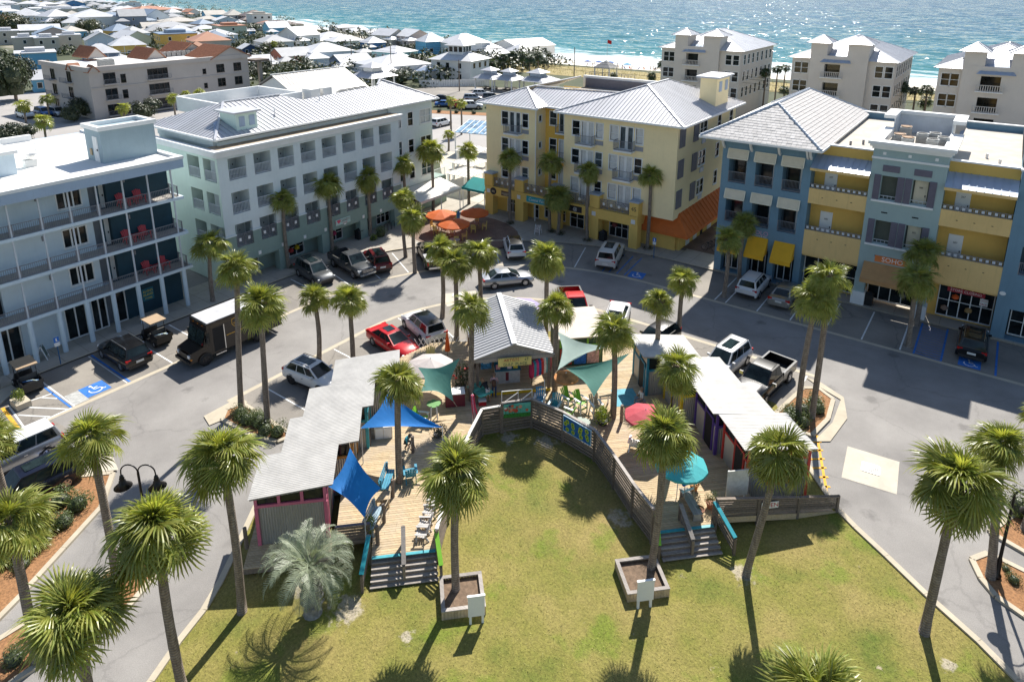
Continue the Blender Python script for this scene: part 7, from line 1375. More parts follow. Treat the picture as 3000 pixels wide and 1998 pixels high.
car('white compact SUV before the yellow awnings','SUV',-15.5,57.2,90,'suv',K_WHITE,rails=2);car('champagne sedan parked next to the white compact SUV','car',-12.75,57.0,91,'sedan',K_SAGE);car('white hatchback half hidden by the twin palms\' crowns','car',-10.2,57.2,90,'hatch',K_WHITE)
car('dark SUV with a glass roof in the accessible bay by the tan awning','SUV',.75,56.6,90,'suv',K_BLACK,sunroof=2,rails=1)
car('silver SUV with white roof in the bay by the paved court','SUV',-41.9,9.7,-92,'suv',K_SILVER,roofm=K_WHITE);car('navy SUV with alloy wheels beside the leafy mulched bed','SUV',-38.35,9.3,-93,'suv',K_NAVY,sunroof=2)
pickup('red pickup with an open bed behind the painted studio',-25.9,43.9,-48,K_RED);car('black hatchback behind the blue-doored shack','car',-18.4,43.3,-98,'hatch',K_BLACK);car('white sedan parked behind the painted studio beside the red pickup','car',-22.3,44.2,-72,'sedan',K_WHITE)
# delivery van
M_BRN = paint('brown_van_paint',(.012,.0075,.006),0);M_GOLD = mat('van_gold',(.60,.33,.03),.5)
t = thing('delivery_van','dark brown box delivery van with a gold shield and white roof standing in the street','van',(-44.0,24.1,.01),radians(-91));
b = MB();b.box(-3.9,1.75,-1.15,1.15,.62,3.02);b.box(1.75,2.0,-1.14,1.14,2.35,3.0)
b.add([(1.75,-1.14,.6),(3.3,-1.02,.5),(3.3,1.02,.5),(1.75,1.14,.6),(1.75,-1.14,1.55),(3.2,-.95,1.22),(3.2,.95,1.22),(1.75,1.14,1.55)],[(0,3,2,1),(0,1,5,4),(1,2,6,5),(2,3,7,6),(4,5,6,7)])
b.add([(1.75,-1.14,1.5),(2.35,-1.08,1.45),(2.35,1.08,1.45),(1.75,1.14,1.5),(1.75,-1.14,2.6),(2.05,-1.1,2.6),(2.05,1.1,2.6),(1.75,1.14,2.6)],[(0,1,5,4),(2,3,7,6),(1,2,6,5),(4,5,6,7)]);b.obj('body',M_BRN,t)
MB().box(-3.85,1.9,-1.08,1.08,3.02,3.07).obj('roof',mat('van_roof',(.48,.48,.49),.6,.15,2),t)
for y0,y1 in ((-1.02,-.03),(.03,1.02)): MB().add([(2.37,y0,1.52),(2.37,y1,1.52),(2.09,y1,2.5),(2.09,y0,2.5)],[(0,1,2,3)]).obj('windscreen',M_CGLASS,t)
for s in (-1,1):
 MB().add([(1.85,s * 1.16,1.62),(2.25,s * 1.12,1.58),(2.06,s * 1.13,2.35),(1.85,s * 1.16,2.4)],[(0,1,2,3)]).obj('side_window',M_CGLASS,t);MB().box(.75,1.6,s * 1.13,s * 1.157,.75,2.55).obj('door_opening',M_DARK,t);MB().box(.72,.78,s * 1.15,s * 1.19,.7,2.6).obj('door_rail',M_CHROME,t);MB().box(.75,1.55,s * 1.0,s * 1.22,.48,.56).obj('step',M_CHROME,t)
 MB().box(-3.85,.6,s * 1.15,s * 1.158,1.62,1.68).obj('gold_stripe',M_GOLD,t)
 MB().xbox(Matrix.Translation((3.28,s * .72,.95)),.1,.22,.22).obj('headlight',M_HEAD,t);MB().xbox(Matrix.Translation((3.25,s * .95,.8)),.1,.14,.1).obj('turn_signal',M_AMBERL,t);MB().box(2.05,2.15,s * 1.3 - .08,s * 1.3 + .08,1.7,2.15).obj('mirror',M_BLACKP,t)
 sh = MB();P_ = [(.12,2.72),(.12,2.3),(-.02,2.12),(-.2,2.02),(-.38,2.12),(-.52,2.3),(-.52,2.72),(-.2,2.78)];sh.add([(x_,s * 1.162,z_) for x_,z_ in P_],[tuple(range(8))]);g = sh.obj('shield',M_GOLD,t)
 MB().add([(-.2 + (x_ + .2) * .86,s * 1.166,2.4 + (z_ - 2.4) * .86) for x_,z_ in P_],[tuple(range(8))]).obj('shield_field',M_BRN,g);text('lettering','ups',.3,M_GOLD,g,face(-.2,s * 1.17,2.38,90 * s))
 for xw in (2.3,-1.95): n = 14;MB().add([(xw + .52 * cos(pi * i / n),s * 1.155,.45 + .52 * sin(pi * i / n)) for i in range(n + 1)],[tuple(range(n + 1))]).obj('wheel_arch',M_BLACKP,t)
wheels(t,(2.3,-1.95),1.05,.45,.28,M_RIMD);MB().box(3.2,3.42,-1.0,1.0,.42,.62).obj('bumper',M_BLACKP,t);MB().box(-4.1,-3.9,-.9,.9,.5,.58).obj('rear_step',M_CHROME,t);MB().box(3.285,3.31,-.55,.55,.72,1.1).obj('grille',M_BLACKP,t)
for y in (-.6,0,.6): MB().box(1.98,2.03,y - .05,y + .05,2.78,2.84).obj('marker_lamp',M_AMBERL,t)
def golfcart(label,x,y,ang,bed):
 t = thing('golf_cart',label,'golf cart',(x,y,.01),radians(ang),off=(0,0,0));m = mat('cart_black',(.012,.012,.013),.4)
 b = MB();b.box(-1.35,-.35,-.58,.58,.35,.75);b.box(-.35,.75,-.56,.56,.28,.36);b.add([(.6,-.56,.3),(1.3,-.5,.35),(1.3,.5,.35),(.6,.56,.3),(.7,-.5,.95),(1.2,-.42,.75),(1.2,.42,.75),(.7,.5,.95)],[(0,1,5,4),(1,2,6,5),(2,3,7,6),(3,0,4,7),(4,5,6,7)]);b.obj('body',m,t)
 MB().box(-.35,.15,-.52,.52,.6,.75).obj('seat',mat('cart_seat',(.10,.09,.08),.7),t);MB().bar((-.38,0,.72),(-.48,0,1.15),.0,0).bar((-.42,-.5,.95),(-.42,.5,.95),.1,.36).obj('backrest',MATS['cart_seat'],t)
 k = MB();k.box(-1.5,-.5,-.6,-.55,.75,1.0);k.box(-1.5,-.5,.55,.6,.75,1.0);k.box(-1.52,-1.47,-.55,.55,.75,1.0);k.box(-1.5,-.5,-.55,.55,.72,.76);k.obj('cargo_box',m,t)
 for i in range(bed): MB().tube([(-1.3 + .2 * i,-.4,.82),(-1.0,.1 * i - .1,.92),(-.7,.4,.85)],.03,5).obj('hose_coil' if bed > 2 else 'tool',mat('cart_blue_load' if i % 2 else 'cart_white_load',(.05,.2,.5) if i % 2 else (.6,.7,.6),.5),t)
 for a,c_ in ((-.5,-.5),(-.5,.5),(.75,-.48),(.75,.48)): MB().bar((a,c_,.75 if a < 0 else .9),(a * .9 + .0,c_,1.82),.035,.035).obj('roof_post',M_BLACKP,t)
 MB().box(-.75,.85,-.6,.6,1.82,1.88).obj('roof',mat('cart_roof',(.42,.30,.19),.6,.1),t);MB().tube([(.62,.25,.9),(.42,.25,1.05)],.02,5).obj('steering_column',M_BLACKP,t)
 n = 12;MB().tube([(.42 + .05 * cos(2 * pi * i / n),.25 + .17 * sin(2 * pi * i / n),1.05 + .13 * cos(2 * pi * i / n)) for i in range(n + 1)],.015,4).obj('steering_wheel',M_BLACKP,t);wheels(t,(-.85,.95),.52,.24,.18,M_RIM)
golfcart('black golf cart with tan roof and blue load beside the black SUV',-49.2,21.4,180,3);golfcart('black golf cart with tan roof at the accessible bay\'s edge',-50.0,13.2,176,2)
# ------------------------------------------------------------ the town towards the beach
HC = dict(white=(.72,.72,.70),grey=(.42,.42,.41),blue=(.10,.25,.48),sky=(.16,.42,.62),navy=(.05,.09,.20),slate=(.22,.26,.33),ice=(.60,.68,.74),tan=(.55,.50,.42),lime=(.58,.68,.34),sage=(.50,.56,.46),aqua=(.36,.62,.60),coral=(.52,.20,.13),amber=(.75,.48,.12),pinkish=(.56,.46,.42),brown=(.16,.12,.10),terra=(.45,.22,.13))
HN = dict(white='white',grey='grey',blue='deep blue',sky='sky blue',navy='navy',slate='slate blue',ice='pale blue',tan='tan',lime='yellow-green',sage='sage green',aqua='aqua',coral='coral red',amber='amber yellow',pinkish='pinkish grey',brown='dark brown',terra='terracotta')
RN = dict(h='hip',g='gable',f='flat')
HOUSES = [
 (-711,227,25.5,7.6,'h','white','white'),(-519,177,22.5,12.2,'h','white','white'),(-497,185,21.8,11.8,'h','white','white'),(-466,194,31.9,12.1,'h','white','white'),(-745,280,54.4,5.4,'f','white','white'),
 (-967,333,24.5,8.7,'h','white','white'),(-926,337,28.6,8.4,'h','grey','white'),(-934,358,22.2,8.5,'h','white','white'),(-900,356,24.8,9.9,'g','blue','grey'),(-1113,460,37.0,8.2,'h','white','white'),
 (-902,381,20.1,6.7,'h','white','grey'),(-775,354,23.3,8.7,'g','white','white'),(-634,313,45.9,8.5,'h','tan','terra'),(-452,211,16.2,11.9,'g','slate','grey'),(-461,228,17.6,11.4,'g','ice','slate'),
 (-399,196,12.9,6.1,'g','grey','tan'),(-434,232,27.7,6.7,'h','tan','tan'),(-380,198,25.6,6.6,'h','tan','grey'),(-516,271,17.9,6.0,'h','grey','grey'),(-465,269,18.4,5.5,'h','grey','tan'),
 (-365,209,15.8,5.0,'h','lime','white'),(-361,224,14.5,5.4,'h','ice','white'),(-300,178,16.7,6.6,'h','ice','white'),(-339,217,10.3,4.1,'g','blue','white'),(-450,280,15.4,10.0,'h','grey','tan'),
 (-431,284,19.4,9.7,'h','brown','brown'),(-384,261,11.9,4.8,'h','tan','terra'),(-384,162,10.7,4.3,'h','blue','white'),(-429,193,10.5,3.6,'h','white','white'),(-409,144,20.0,6.7,'g','grey','white'),
 (-397,153,11.6,3.6,'h','grey','tan'),(-299,164,14.0,2.3,'g','blue','slate'),(-315,105,10.8,6.3,'f','tan','white'),(-308,110,10.6,6.2,'f','tan','white'),(-323,124,11.3,5.9,'f','tan','white'),
 (-373,117,12.7,6.0,'f','tan','white'),(-254,87,13.8,5.1,'f','sky','white'),(-198,69,6.9,5.4,'g','sky','white'),(-1379,451,29.7,6.2,'h','white','white'),(-1362,485,29.6,6.2,'h','white','white'),
 (-1381,517,30.2,5.5,'h','white','white'),(-1324,535,36.6,5.4,'h','white','white'),(-1077,341,23.2,7.7,'h','white','white'),(-806,353,19.5,6.0,'h','grey','grey'),(-358,252,26.2,6.0,'h','tan','brown'),
 (-276,188,6.3,4.3,'h','sky','white'),(-272,191,7.4,5.1,'h','white','white'),(-252,187,15.6,8.9,'g','white','white'),(-256,207,15.5,5.4,'h','tan','white'),(-232,195,16.6,5.4,'h','sage','white'),
 (-318,268,16.4,4.3,'h','grey','white'),(-296,259,12.8,3.4,'h','tan','white'),(-276,252,12.8,3.8,'h','white','white'),(-232,221,13.7,7.1,'g','tan','white'),(-219,223,14.4,7.2,'g','pinkish','white'),
 (-180,193,10.2,8.6,'h','sky','white'),(-167,197,16.8,8.6,'h','white','white'),(-210,191,9.2,6.3,'h','blue','white'),(-190,151,17.1,7.1,'h','ice','white'),(-195,141,14.5,6.0,'g','coral','grey'),
 (-196,128,10.1,4.4,'g','amber','white'),(-240,154,7.3,4.4,'g','navy','white'),(-179,173,13.7,5.1,'h','aqua','white'),(-136,143,6.4,3.7,'h','aqua','white'),(-143,137,18.8,6.5,'h','white','white'),
 (-169,144,11.8,5.0,'g','slate','white'),(-194,172,6.7,3.1,'h','grey','grey'),(-154,217,19.7,5.9,'g','white','white'),(-153,197,10.3,3.0,'g','tan','white')
]
def hmat(c): return mat('house_' + c,HC[c],.8,.06,.3,.1,10)
def rmat(c): return mat('houseroof_' + c,{'white': (.58,.58,.59),'grey': (.42,.42,.42),'tan': (.52,.48,.42),'slate': (.22,.28,.36)}.get(c,HC.get(c)),.5,.1,.4,.1,6)
def house(i,u,v,w,h,typ,wc,rc,lab=None,rz=None,dep=None,group='beach houses'):
 rd = random.Random(i * 17 + 3);rz = radians(rd.choice((-18,-18,-16,72,0))) if rz is None else rz;near = hypot(u,v) < 330
 d = hypot(u,v);dep = dep or max(6,w * rd.uniform(.7,.95));w *= .88;hr = 0 if typ == 'f' else min(h * .38,w * .22 + 1);hw = max(2.4,h - hr)
 x,y = u + u / d * dep * .45,v + v / d * dep * .45
 lab = lab or '%s house with %s %s roof%s' % (HN[wc],HN.get(rc,rc),RN[typ],rd.choice((' among the scrub',' near the beach','',' in the town behind',' between other cottages')))
 t = thing('house',lab,'house',(x,y,0),rz,group,off=(0,0,0));a,b = w / 2,dep / 2
 MB().box(-a,a,-b,b,0,hw).obj('wall',hmat(wc),t);o = .45
 r = MB();z0,z1 = hw - .02,hw + hr
 if typ == 'h':
  e = max(0,b - a * .9) if b > a else 0;f = max(0,a - b * .9) if a >= b else 0
  r.add([(-a - o,-b - o,z0),(a + o,-b - o,z0),(a + o,b + o,z0),(-a - o,b + o,z0),(-f,-e,z1),(f,e,z1)],[(0,1,5,4) if f else (0,1,4),(1,2,5) if f else (1,2,5,4),(2,3,4,5) if f else (2,3,5),(3,0,4) if f else (3,0,4,5),(3,2,1,0)])
 elif typ == 'g':
  ax = rd.random() < .5
  if ax: r.slab([(-a - o,-b - o,z0 - .1),(0,-b - o,z1),(0,b + o,z1),(-a - o,b + o,z0 - .1)],.15);r.slab([(a + o,b + o,z0 - .1),(0,b + o,z1),(0,-b - o,z1),(a + o,-b - o,z0 - .1)],.15);g = MB().add([(-a,-b,hw),(a,-b,hw),(0,-b,z1 - .1),(-a,b,hw),(a,b,hw),(0,b,z1 - .1)],[(0,1,2),(5,4,3)])
  else: r.slab([(-a - o,-b - o,z0 - .1),(a + o,-b - o,z0 - .1),(a + o,0,z1),(-a - o,0,z1)],.15);r.slab([(a + o,b + o,z0 - .1),(-a - o,b + o,z0 - .1),(-a - o,0,z1),(a + o,0,z1)],.15);g = MB().add([(-a,-b,hw),(-a,b,hw),(-a,0,z1 - .1),(a,-b,hw),(a,b,hw),(a,0,z1 - .1)],[(1,0,2),(3,4,5)])
  g.obj('gable_wall',hmat(wc),t)
 else: r.box(-a - .2,a + .2,-b - .2,b + .2,hw,hw + .35);r.box(-a * .5,a * .5,-b * .5,b * .5,hw + .35,hw + 1.6)
 r.obj('roof',rmat(rc),t)
 if typ != 'f' and w > 8:
  ww,wd,wh = w * .42,dep * .5,hw * .62;x0 = a - .1;y0 = -b - wd * .35
  MB().box(x0 - ww * .5,x0 + ww * .6,y0,y0 + wd,0,wh).obj('wing',hmat(wc),t);cx,cy = x0 + ww * .05,y0 + wd / 2
  MB().add([(x0 - ww * .5 - .4,y0 - .4,wh),(x0 + ww * .6 + .4,y0 - .4,wh),(x0 + ww * .6 + .4,y0 + wd + .4,wh),(x0 - ww * .5 - .4,y0 + wd + .4,wh),(cx,cy,wh + wd * .3)],[(0,1,4),(1,2,4),(2,3,4),(3,0,4)]).obj('wing_roof',rmat(rc),t)
  pbox('pane',M_GLASS,t,cx - .6,cx + .6,y0 - .04,y0,wh * .35,wh * .8);pbox('roof_vent',M_GREYRAIL,t,-.2,.1,.3,.6,hw + hr * .5,z1 + .25)
 fl = max(1,int(hw / 2.9));k = max(2,int(w / 3.6)) if near else 3
 for q in range(fl):
  z = hw * (q + .32) / fl
  for j in range(k):
   xx = -a + w * (j + .5) / k
   for side in (-1,):
    f = MB().box(xx - .8,xx + .8,side * b - .06,side * b + .06,z - .12,z + 1.45).obj('window',M_WHITE,t);pbox('pane',M_GLASS,f,xx - .68,xx + .68,side * (b + .07),side * (b + .05),z,z + 1.33)
  for j in range(2 if near else 1):
   yy = -b + dep * (j + .5) / (2 if near else 1);f = MB().box(a - .06,a + .06,yy - .6,yy + .6,z - .12,z + 1.45).obj('window',M_WHITE,t);pbox('pane',M_GLASS,f,a + .05,a + .07,yy - .48,yy + .48,z,z + 1.33)
 if near and w > 9 and typ != 'f':
  pbox('porch_deck',M_WHITE,t,-a,a,-b - 1.8,-b,hw * .5 - .15,hw * .5);
  for j in range(4): xx = -a + .1 + (w - .2) * j / 3;pbox('porch_post',M_WHITE,t,xx - .08,xx + .08,-b - 1.7,-b - 1.55,0,hw - .1)
  r2 = MB();
  for zz in (.1,.95): r2.box(-a,a,-b - 1.72,-b - 1.66,hw * .5 + zz - .03,hw * .5 + zz + .03)
  for j in range(int(w / .5)): xx = -a + .5 * j;r2.box(xx,xx + .04,-b - 1.71,-b - 1.67,hw * .5,hw * .5 + .95)
  r2.obj('porch_rail',M_WHITE,t)
 return t
for i,h_ in enumerate(HOUSES): house(i,*h_)
rd = random.Random(61);EXTRA = []
while len(EXTRA) < 85:
 f = rd.random();u = -235 - 900 * f ** 1.35;k_ = -u;lim = [s for s in SHORE if s[0] < u][-1][1];v = rd.uniform(60 + k_ * .17,min(lim - 45,170 + k_ * .28));w = rd.uniform(11,19)
 if any(hypot(u - h_[0],v - h_[1]) < (w + h_[2]) * .62 for h_ in HOUSES + EXTRA): continue
 EXTRA.append((u,v,w,rd.uniform(5.5,8.5),rd.choice('hhhgf'),rd.choice(('white','white','grey','tan','ice','sky','sage','pinkish','slate','amber')),rd.choice(('white','white','white','grey','tan','slate','terra' if u > -600 else 'white'))))
for i,h_ in enumerate(EXTRA): house(100 + i,*h_)
BPALMS = [
 (-77.9,88.0,7.0,1.2),(-78.8,91.8,6.0,1.0),(-72.2,80.8,3.0,1.0),(-127.4,169.0,5.0,2.5),(-129.5,176.6,5.0,2.6),(-123.8,174.4,5.5,2.6),(-116.0,166.9,5.5,2.4),(-122.9,181.5,5.0,2.3),
 (-111.7,167.9,5.0,2.1),(-125.9,161.2,4.0,2.1),(-124.0,154.9,4.0,2.0),(-122.4,186.7,5.0,1.7),(-72.7,163.9,7.0,2.2),(-55.7,159.3,7.0,2.5),(-74.3,161.6,4.0,2.1),(-67.0,157.2,4.0,1.6),
 (-45.3,141.9,6.0,1.9),(-46.0,152.9,7.0,1.6),(-43.3,152.5,8.0,1.8),(-43.1,160.8,8.0,1.9),(-47.0,182.4,6.0,1.9),(-18.4,149.0,7.0,2.2),(-16.3,145.8,8.0,2.3),(-14.2,148.3,7.0,1.9),
 (-12.1,145.1,8.0,2.0),(-12.6,151.3,5.0,2.1),(-16.3,134.2,4.0,2.1),(-41.9,163.7,3.0,2.0),(-43.7,132.6,4.0,1.7),(-154.8,49.3,4.0,2.2),(-151.8,52.5,5.0,2.2),(-120.5,40.7,6.0,2.2),
 (-134.8,59.0,4.0,2.0),(-131.8,67.2,5.0,1.8),(-134.1,71.0,5.0,1.6),(-134.8,74.4,5.0,1.6),(-212.4,75.8,4.0,2.3),(-292.1,152.8,5.0,2.5),(-230.8,159.4,5.0,1.9),(-142.4,153.6,5.0,2.0),
 (-90.9,172.3,2.0,1.5)
]
def bpl(u,v):
 if u > -90 and v < 100: return 'street palm by the coast road beyond the plaza'
 if u > -80: return 'palm among the cream apartment blocks'
 if v < 80: return 'palm beside the grey hotel with tiled gables'
 if v < 190 and u > -135: return 'palm in the thicket behind the beach pavilions'
 return 'palm growing among the town\'s houses'
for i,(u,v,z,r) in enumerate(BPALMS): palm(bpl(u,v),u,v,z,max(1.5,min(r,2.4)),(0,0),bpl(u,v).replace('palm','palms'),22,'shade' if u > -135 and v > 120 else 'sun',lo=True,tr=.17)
TREES = [
 (-440.7,141.9,11.9,12.5),(-187.8,58.7,6.4,16.4),(-487.3,185.0,8.0,6.5),(-407.2,166.5,7.5,10.3),(-358.6,161.6,6.7,6.4),(-330.2,140.6,7.7,5.8),(-331.7,163.6,7.9,4.0),
 (-152.0,59.5,4.2,4.4),(-140.9,66.1,3.5,4.2),(-148.9,55.6,2.7,3.5),(-135.7,39.9,2.5,3.9),(-135.6,42.2,3.1,3.1),(-236.4,162.8,6.2,5.7),(-147.3,134.3,3.4,4.7),(-135.9,133.6,3.9,4.5),
 (-311.5,248.1,4.1,2.9),(-344.8,223.7,7.0,7.4),(-178.3,114.6,4.7,4.6),(-184.8,134.3,7.5,2.9),(-189.5,203.2,2.1,3.0),(-256.4,194.8,3.3,2.9),(-202.7,206.2,3.0,3.1),
 (-585.5,266.3,7.1,8.1),(-182.3,121.6,3.4,4.7)
]
def tree(label,u,v,r,h,kind='oak',group=None):
 t = thing('oak_tree',label,'tree',(u,v,0),0,group);rd = random.Random(int(u + v * 3));MB().tube([(u,v,0),(u + .1 * r,v,h * .3),(u,v,h * .6)],[.06 * r,.045 * r,.02 * r],7).obj('trunk',M_TRUNK,t);cr = MB().tube([(u,v,h * .3),(u + .4 * r,v + .2 * r,h * .6)],.03 * r,5).tube([(u,v,h * .3),(u - .4 * r,v - .2 * r,h * .62)],.03 * r,5).obj('limb',M_TRUNK,t)
 n = 3 + int(r / 2)
 for k in range(n):
  a = 2 * pi * k / n + rd.random();q = .45 * r if k else 0;s = r * rd.uniform(.55,.8)
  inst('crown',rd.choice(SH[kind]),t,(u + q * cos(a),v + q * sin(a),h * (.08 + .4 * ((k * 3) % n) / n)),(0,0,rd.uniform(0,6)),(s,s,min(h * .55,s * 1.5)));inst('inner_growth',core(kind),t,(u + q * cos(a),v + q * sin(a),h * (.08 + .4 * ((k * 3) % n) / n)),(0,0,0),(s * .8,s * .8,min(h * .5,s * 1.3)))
for i,(u,v,r,h) in enumerate(TREES): tree('dark coastal oak clump between the town\'s roofs' if hypot(u,v) > 200 else 'rounded green tree beside the grey hotel' if v < 80 else 'bushy tree behind the coast road',u,v,r,max(3,h),'oak' if i % 3 else 'olive','oak clumps of the town' if hypot(u,v) > 200 else 'trees beside the grey hotel' if v < 80 else 'trees behind the coast road')
# the scrub that fills the ground between the houses
rd = random.Random(99);sb = MB()
for i in range(900):
 f = rd.random();u = -125 - 900 * f ** 1.6;lim = [s for s in SHORE if s[0] < u][-1][1] if u > -9000 else 0
 v = rd.uniform(90 + (-u - 125) * .12,min(lim - 52,150 + (-u) * .40))
 if any(hypot(u - h_[0],v - h_[1]) < h_[2] * .7 for h_ in HOUSES + EXTRA): continue
 r = rd.uniform(2.5,6.5);h = rd.uniform(2.2,5.5);n = 85 if u > -380 else 40
 for k in range(n):
  th = rd.uniform(0,2 * pi);ph = rd.uniform(.05,1.45);x = u + r * sin(ph) * cos(th);y = v + r * sin(ph) * sin(th);z = h * cos(ph) * rd.uniform(.8,1.1);s = rd.uniform(.35,.75)
  a = Vector((rd.gauss(0,1),rd.gauss(0,1),rd.gauss(0,.7))).normalized();e = a.cross(Vector((sin(ph) * cos(th),sin(ph) * sin(th),cos(ph)))).normalized()
  p = Vector((x,y,z));sb.add([p - a * s,p + e * s * .6,p + a * s,p - e * s * .6],[(0,1,2,3)])
o = sb.obj('scrub',M_LF2);o['kind'] = 'stuff';o['label'] = 'low dark coastal scrub filling the ground between the houses'
dg = MB();
for i in range(5000):
 u = rd.uniform(-140,15);v = rd.uniform(174,197) if rd.random() < .8 else rd.uniform(197,212);z = .05 if v < 197 else .05 - (v - 197) * .2;a = rd.uniform(0,6.3);h = rd.uniform(.3,.8);dg.add([(u - .05 * cos(a),v - .05 * sin(a),z),(u + .05 * cos(a),v + .05 * sin(a),z),(u + rd.gauss(0,.15),v + rd.gauss(0,.15),z + h)],[(0,1,2)])
o = dg.obj('dune_grass',leafmat('sea_oats',(.20,.19,.06),(.36,.32,.12),.3,.7,0));o['kind'] = 'stuff';o['label'] = 'tufted grass on the dune behind the beach'
# ---- cream apartment blocks with twin hipped towers
M_COND = mat('cream_stucco',(.66,.60,.53),.85,.05,.3,.15,20,streak=.1);M_CONDR = seamroof('cream_block_roof',(.62,.63,.66))
def condo(label,u0,v0,W_=17,dep=22):
 t = thing('apartment_block',label,'building',(u0 + W_ / 2,v0,0),0,'cream apartment blocks by the beach');X = lambda f: u0 + W_ * f;EZ = 13.4
 ops = [(X(f),X(f) + 1.15,z,z + 1.9,.12) for f in (.03,.10,.82,.91) for z in (10.6,7.3,4.0,.8)]
 wall('wall',M_COND,t,'y',v0,-1,u0,X(.19),0,EZ,[o for o in ops if o[0] < X(.19)]);wall('wall',M_COND,t,'y',v0,-1,X(.75),X(1),0,EZ,[o for o in ops if o[0] > X(.7)])
 for o in ops: window(t,'y',v0,-1,*o[:4],M_WHITE,1,2,.1,.1,M_GLASS)
 bal = [(X(.34),X(.34) + 2.6,z,z + 2.3,1.2) for z in (10.2,6.9,3.6)]
 wall('wall',M_COND,t,'y',v0 - .8,-1,X(.19),X(.75),0,14.0,bal);wall('wall',M_COND,t,'x',X(.19),-1,v0 - .8,v0,0,14);wall('wall',M_COND,t,'x',X(.75),1,v0 - .8,v0,0,14)
 for a,c_,z0,z1,_ in bal:
  pbox('balcony_glass',M_GLASS,t,a,c_,v0 + .35,v0 + .4,z0,z1);pbox('balcony_floor',M_WHITE,t,a - .5,c_ + .5,v0 - 1.5,v0 - .8,z0 - .15,z0);r = MB()
  r.box(a - .5,c_ + .5,v0 - 1.5,v0 - 1.38,z0 + .9,z0 + 1.0)
  for i in range(12): xx = a - .4 + (c_ - a + .8) * i / 11;r.cyl(xx,v0 - 1.44,z0,z0 + .9,.07,.05,6)
  r.obj('balustrade',mat('balustrade_stone',(.58,.54,.49),.8),t)
 for z in (13.1,9.6,3.1): pbox('string_course',M_COND,t,u0 - .05,X(1) + .05,v0 - .9,v0 - .8,z,z + .12) if z < 3 else None
 sw = [(v0 + y,v0 + y + 1.1,z,z + 1.9,.12) for y in (1.8,4.4,7.2,10.2,13.2,16.4,19.2) for z in (10.6,7.3,4.0)]
 wall('wall',M_COND,t,'x',X(1),1,v0,v0 + dep,0,EZ,sw);wall('wall',M_COND,t,'x',u0,-1,v0,v0 + dep,0,EZ,[])
 for o in sw: window(t,'x',X(1),1,*o[:4],M_WHITE,1,2,.1,.1,M_GLASS)
 MB().box(u0 + .3,X(1) - .3,v0 + .5,v0 + dep - .1,0,EZ - .1).obj('block',M_COND,t);wall('wall',M_COND,t,'y',v0 + dep,1,u0,X(1),0,EZ)
 mx = (u0 + X(1)) / 2
 hip(t,M_CONDR,u0 - .7,X(1) + .7,v0 - .7,v0 + dep + .7,EZ,EZ + 3.6,mx,mx,v0 + 8.5,v0 + dep - 8.5,.8,True,'snew')
 for a,c_ in ((.17,.37),(.53,.77)):
  MB().box(X(a) + .3,X(c_) - .3,v0 - .75,v0 + 3.6,EZ,16.2).obj('tower',M_COND,t);cx = (X(a) + X(c_)) / 2;cy = v0 + 1.4;hip(t,M_CONDR,X(a) - .4,X(c_) + .4,v0 - 1.4,v0 + 4.3,16.2,17.5,cx,cx,cy - .05,cy + .05,.7,True,'snew')
 seam_slope(t,MATS['blue_grey_metal_roof'],[(X(.30),v0 - 1.6,12.9),(X(.60),v0 - 1.6,12.9),(X(.53),v0 + 1.0,14.3),(X(.37),v0 + 1.0,14.3)],(1,0),.6)
condo('cream apartment block between beach path and its twin, towers with white hip roofs',-61.2,137.6);condo('cream apartment block in the middle of the three, twin hipped towers',-33.2,133);condo('cream apartment block behind the flat-roofed ochre bays',-9.6,129.2)
# ---- grey hotel with tiled gables
M_MED = mat('warm_grey_stucco',(.50,.45,.41),.85,.06,.3,.2,20,streak=.12);M_TERR = mat('terracotta_roof',(.36,.16,.09),.8,.2,2,.3,10);M_BRZ = mat('bronze_frame',(.06,.045,.04),.5)
t = thing('grey_hotel','warm grey four-storey hotel with flat roof and terracotta gables','building',(-158,76,0))
X0 = -147.2
ops = [(v,v + w_,z,z + h_,.2) for z in (6.9,3.7,.5) for v,w_,h_ in ((61.6,2.2,2.1),(64.9,.9,1.6),(70.4,4.2,2.1),(82.6,.7,1.0),(86.0,1.8,1.7),(90.3,1.8,1.7))]
wall('wall',M_MED,t,'x',X0,1,58.9,94.1,0,9.6,ops)
for a,c_,z0,z1,_ in ops:
 window(t,'x',X0,1,a,c_,z0,z1,M_BRZ,max(1,round((c_ - a) / 1.0)),1 if c_ - a > 1.9 else 2,.1,.08,M_GLASS)
 if c_ - a > 2: pbox('balcony_floor',M_MED,t,X0,X0 + .9,a - .3,c_ + .3,z0 - .2,z0);railing('railing',M_GREYRAIL,t,'x',X0 + .85,a - .3,c_ + .3,z0,.95,.25,.03)
lop = [(-165.5,-163.6,z,z + 2.1,.2) for z in (6.9,3.7,.5)] + [(-157.5,-155.6,z,z + 2.1,.2) for z in (6.9,3.7,.5)]
wall('wall',M_MED,t,'y',58.9,-1,-170,X0,0,9.6,lop)
for a,c_,z0,z1,_ in lop: window(t,'y',58.9,-1,a,c_,z0,z1,M_BRZ,2,1,.1,.08,M_GLASS);pbox('balcony_floor',M_MED,t,a - .6,c_ + .6,57.5,58.9,z0 - .2,z0);railing('railing',M_GREYRAIL,t,'y',57.6,a - .6,c_ + .6,z0,.95,.25,.03)
MB().box(-170,X0 - .3,59.2,94,0,9.5).obj('block',M_MED,t);b = MB();b.box(X0 - .5,X0 + .45,58.4,94.6,9.6,10.5);b.box(-170,X0 - .5,58.4,59.3,9.6,10.5);b.box(-170,X0,93.8,94.6,9.6,10.4);b.obj('parapet',M_MED,t);pbox('roof_membrane',M_AR,t,-170,X0 - .5,59.3,93.8,9.9,10.0);pbox('string_course',M_MED,t,X0,X0 + .15,58.8,94.2,6.1,6.35)
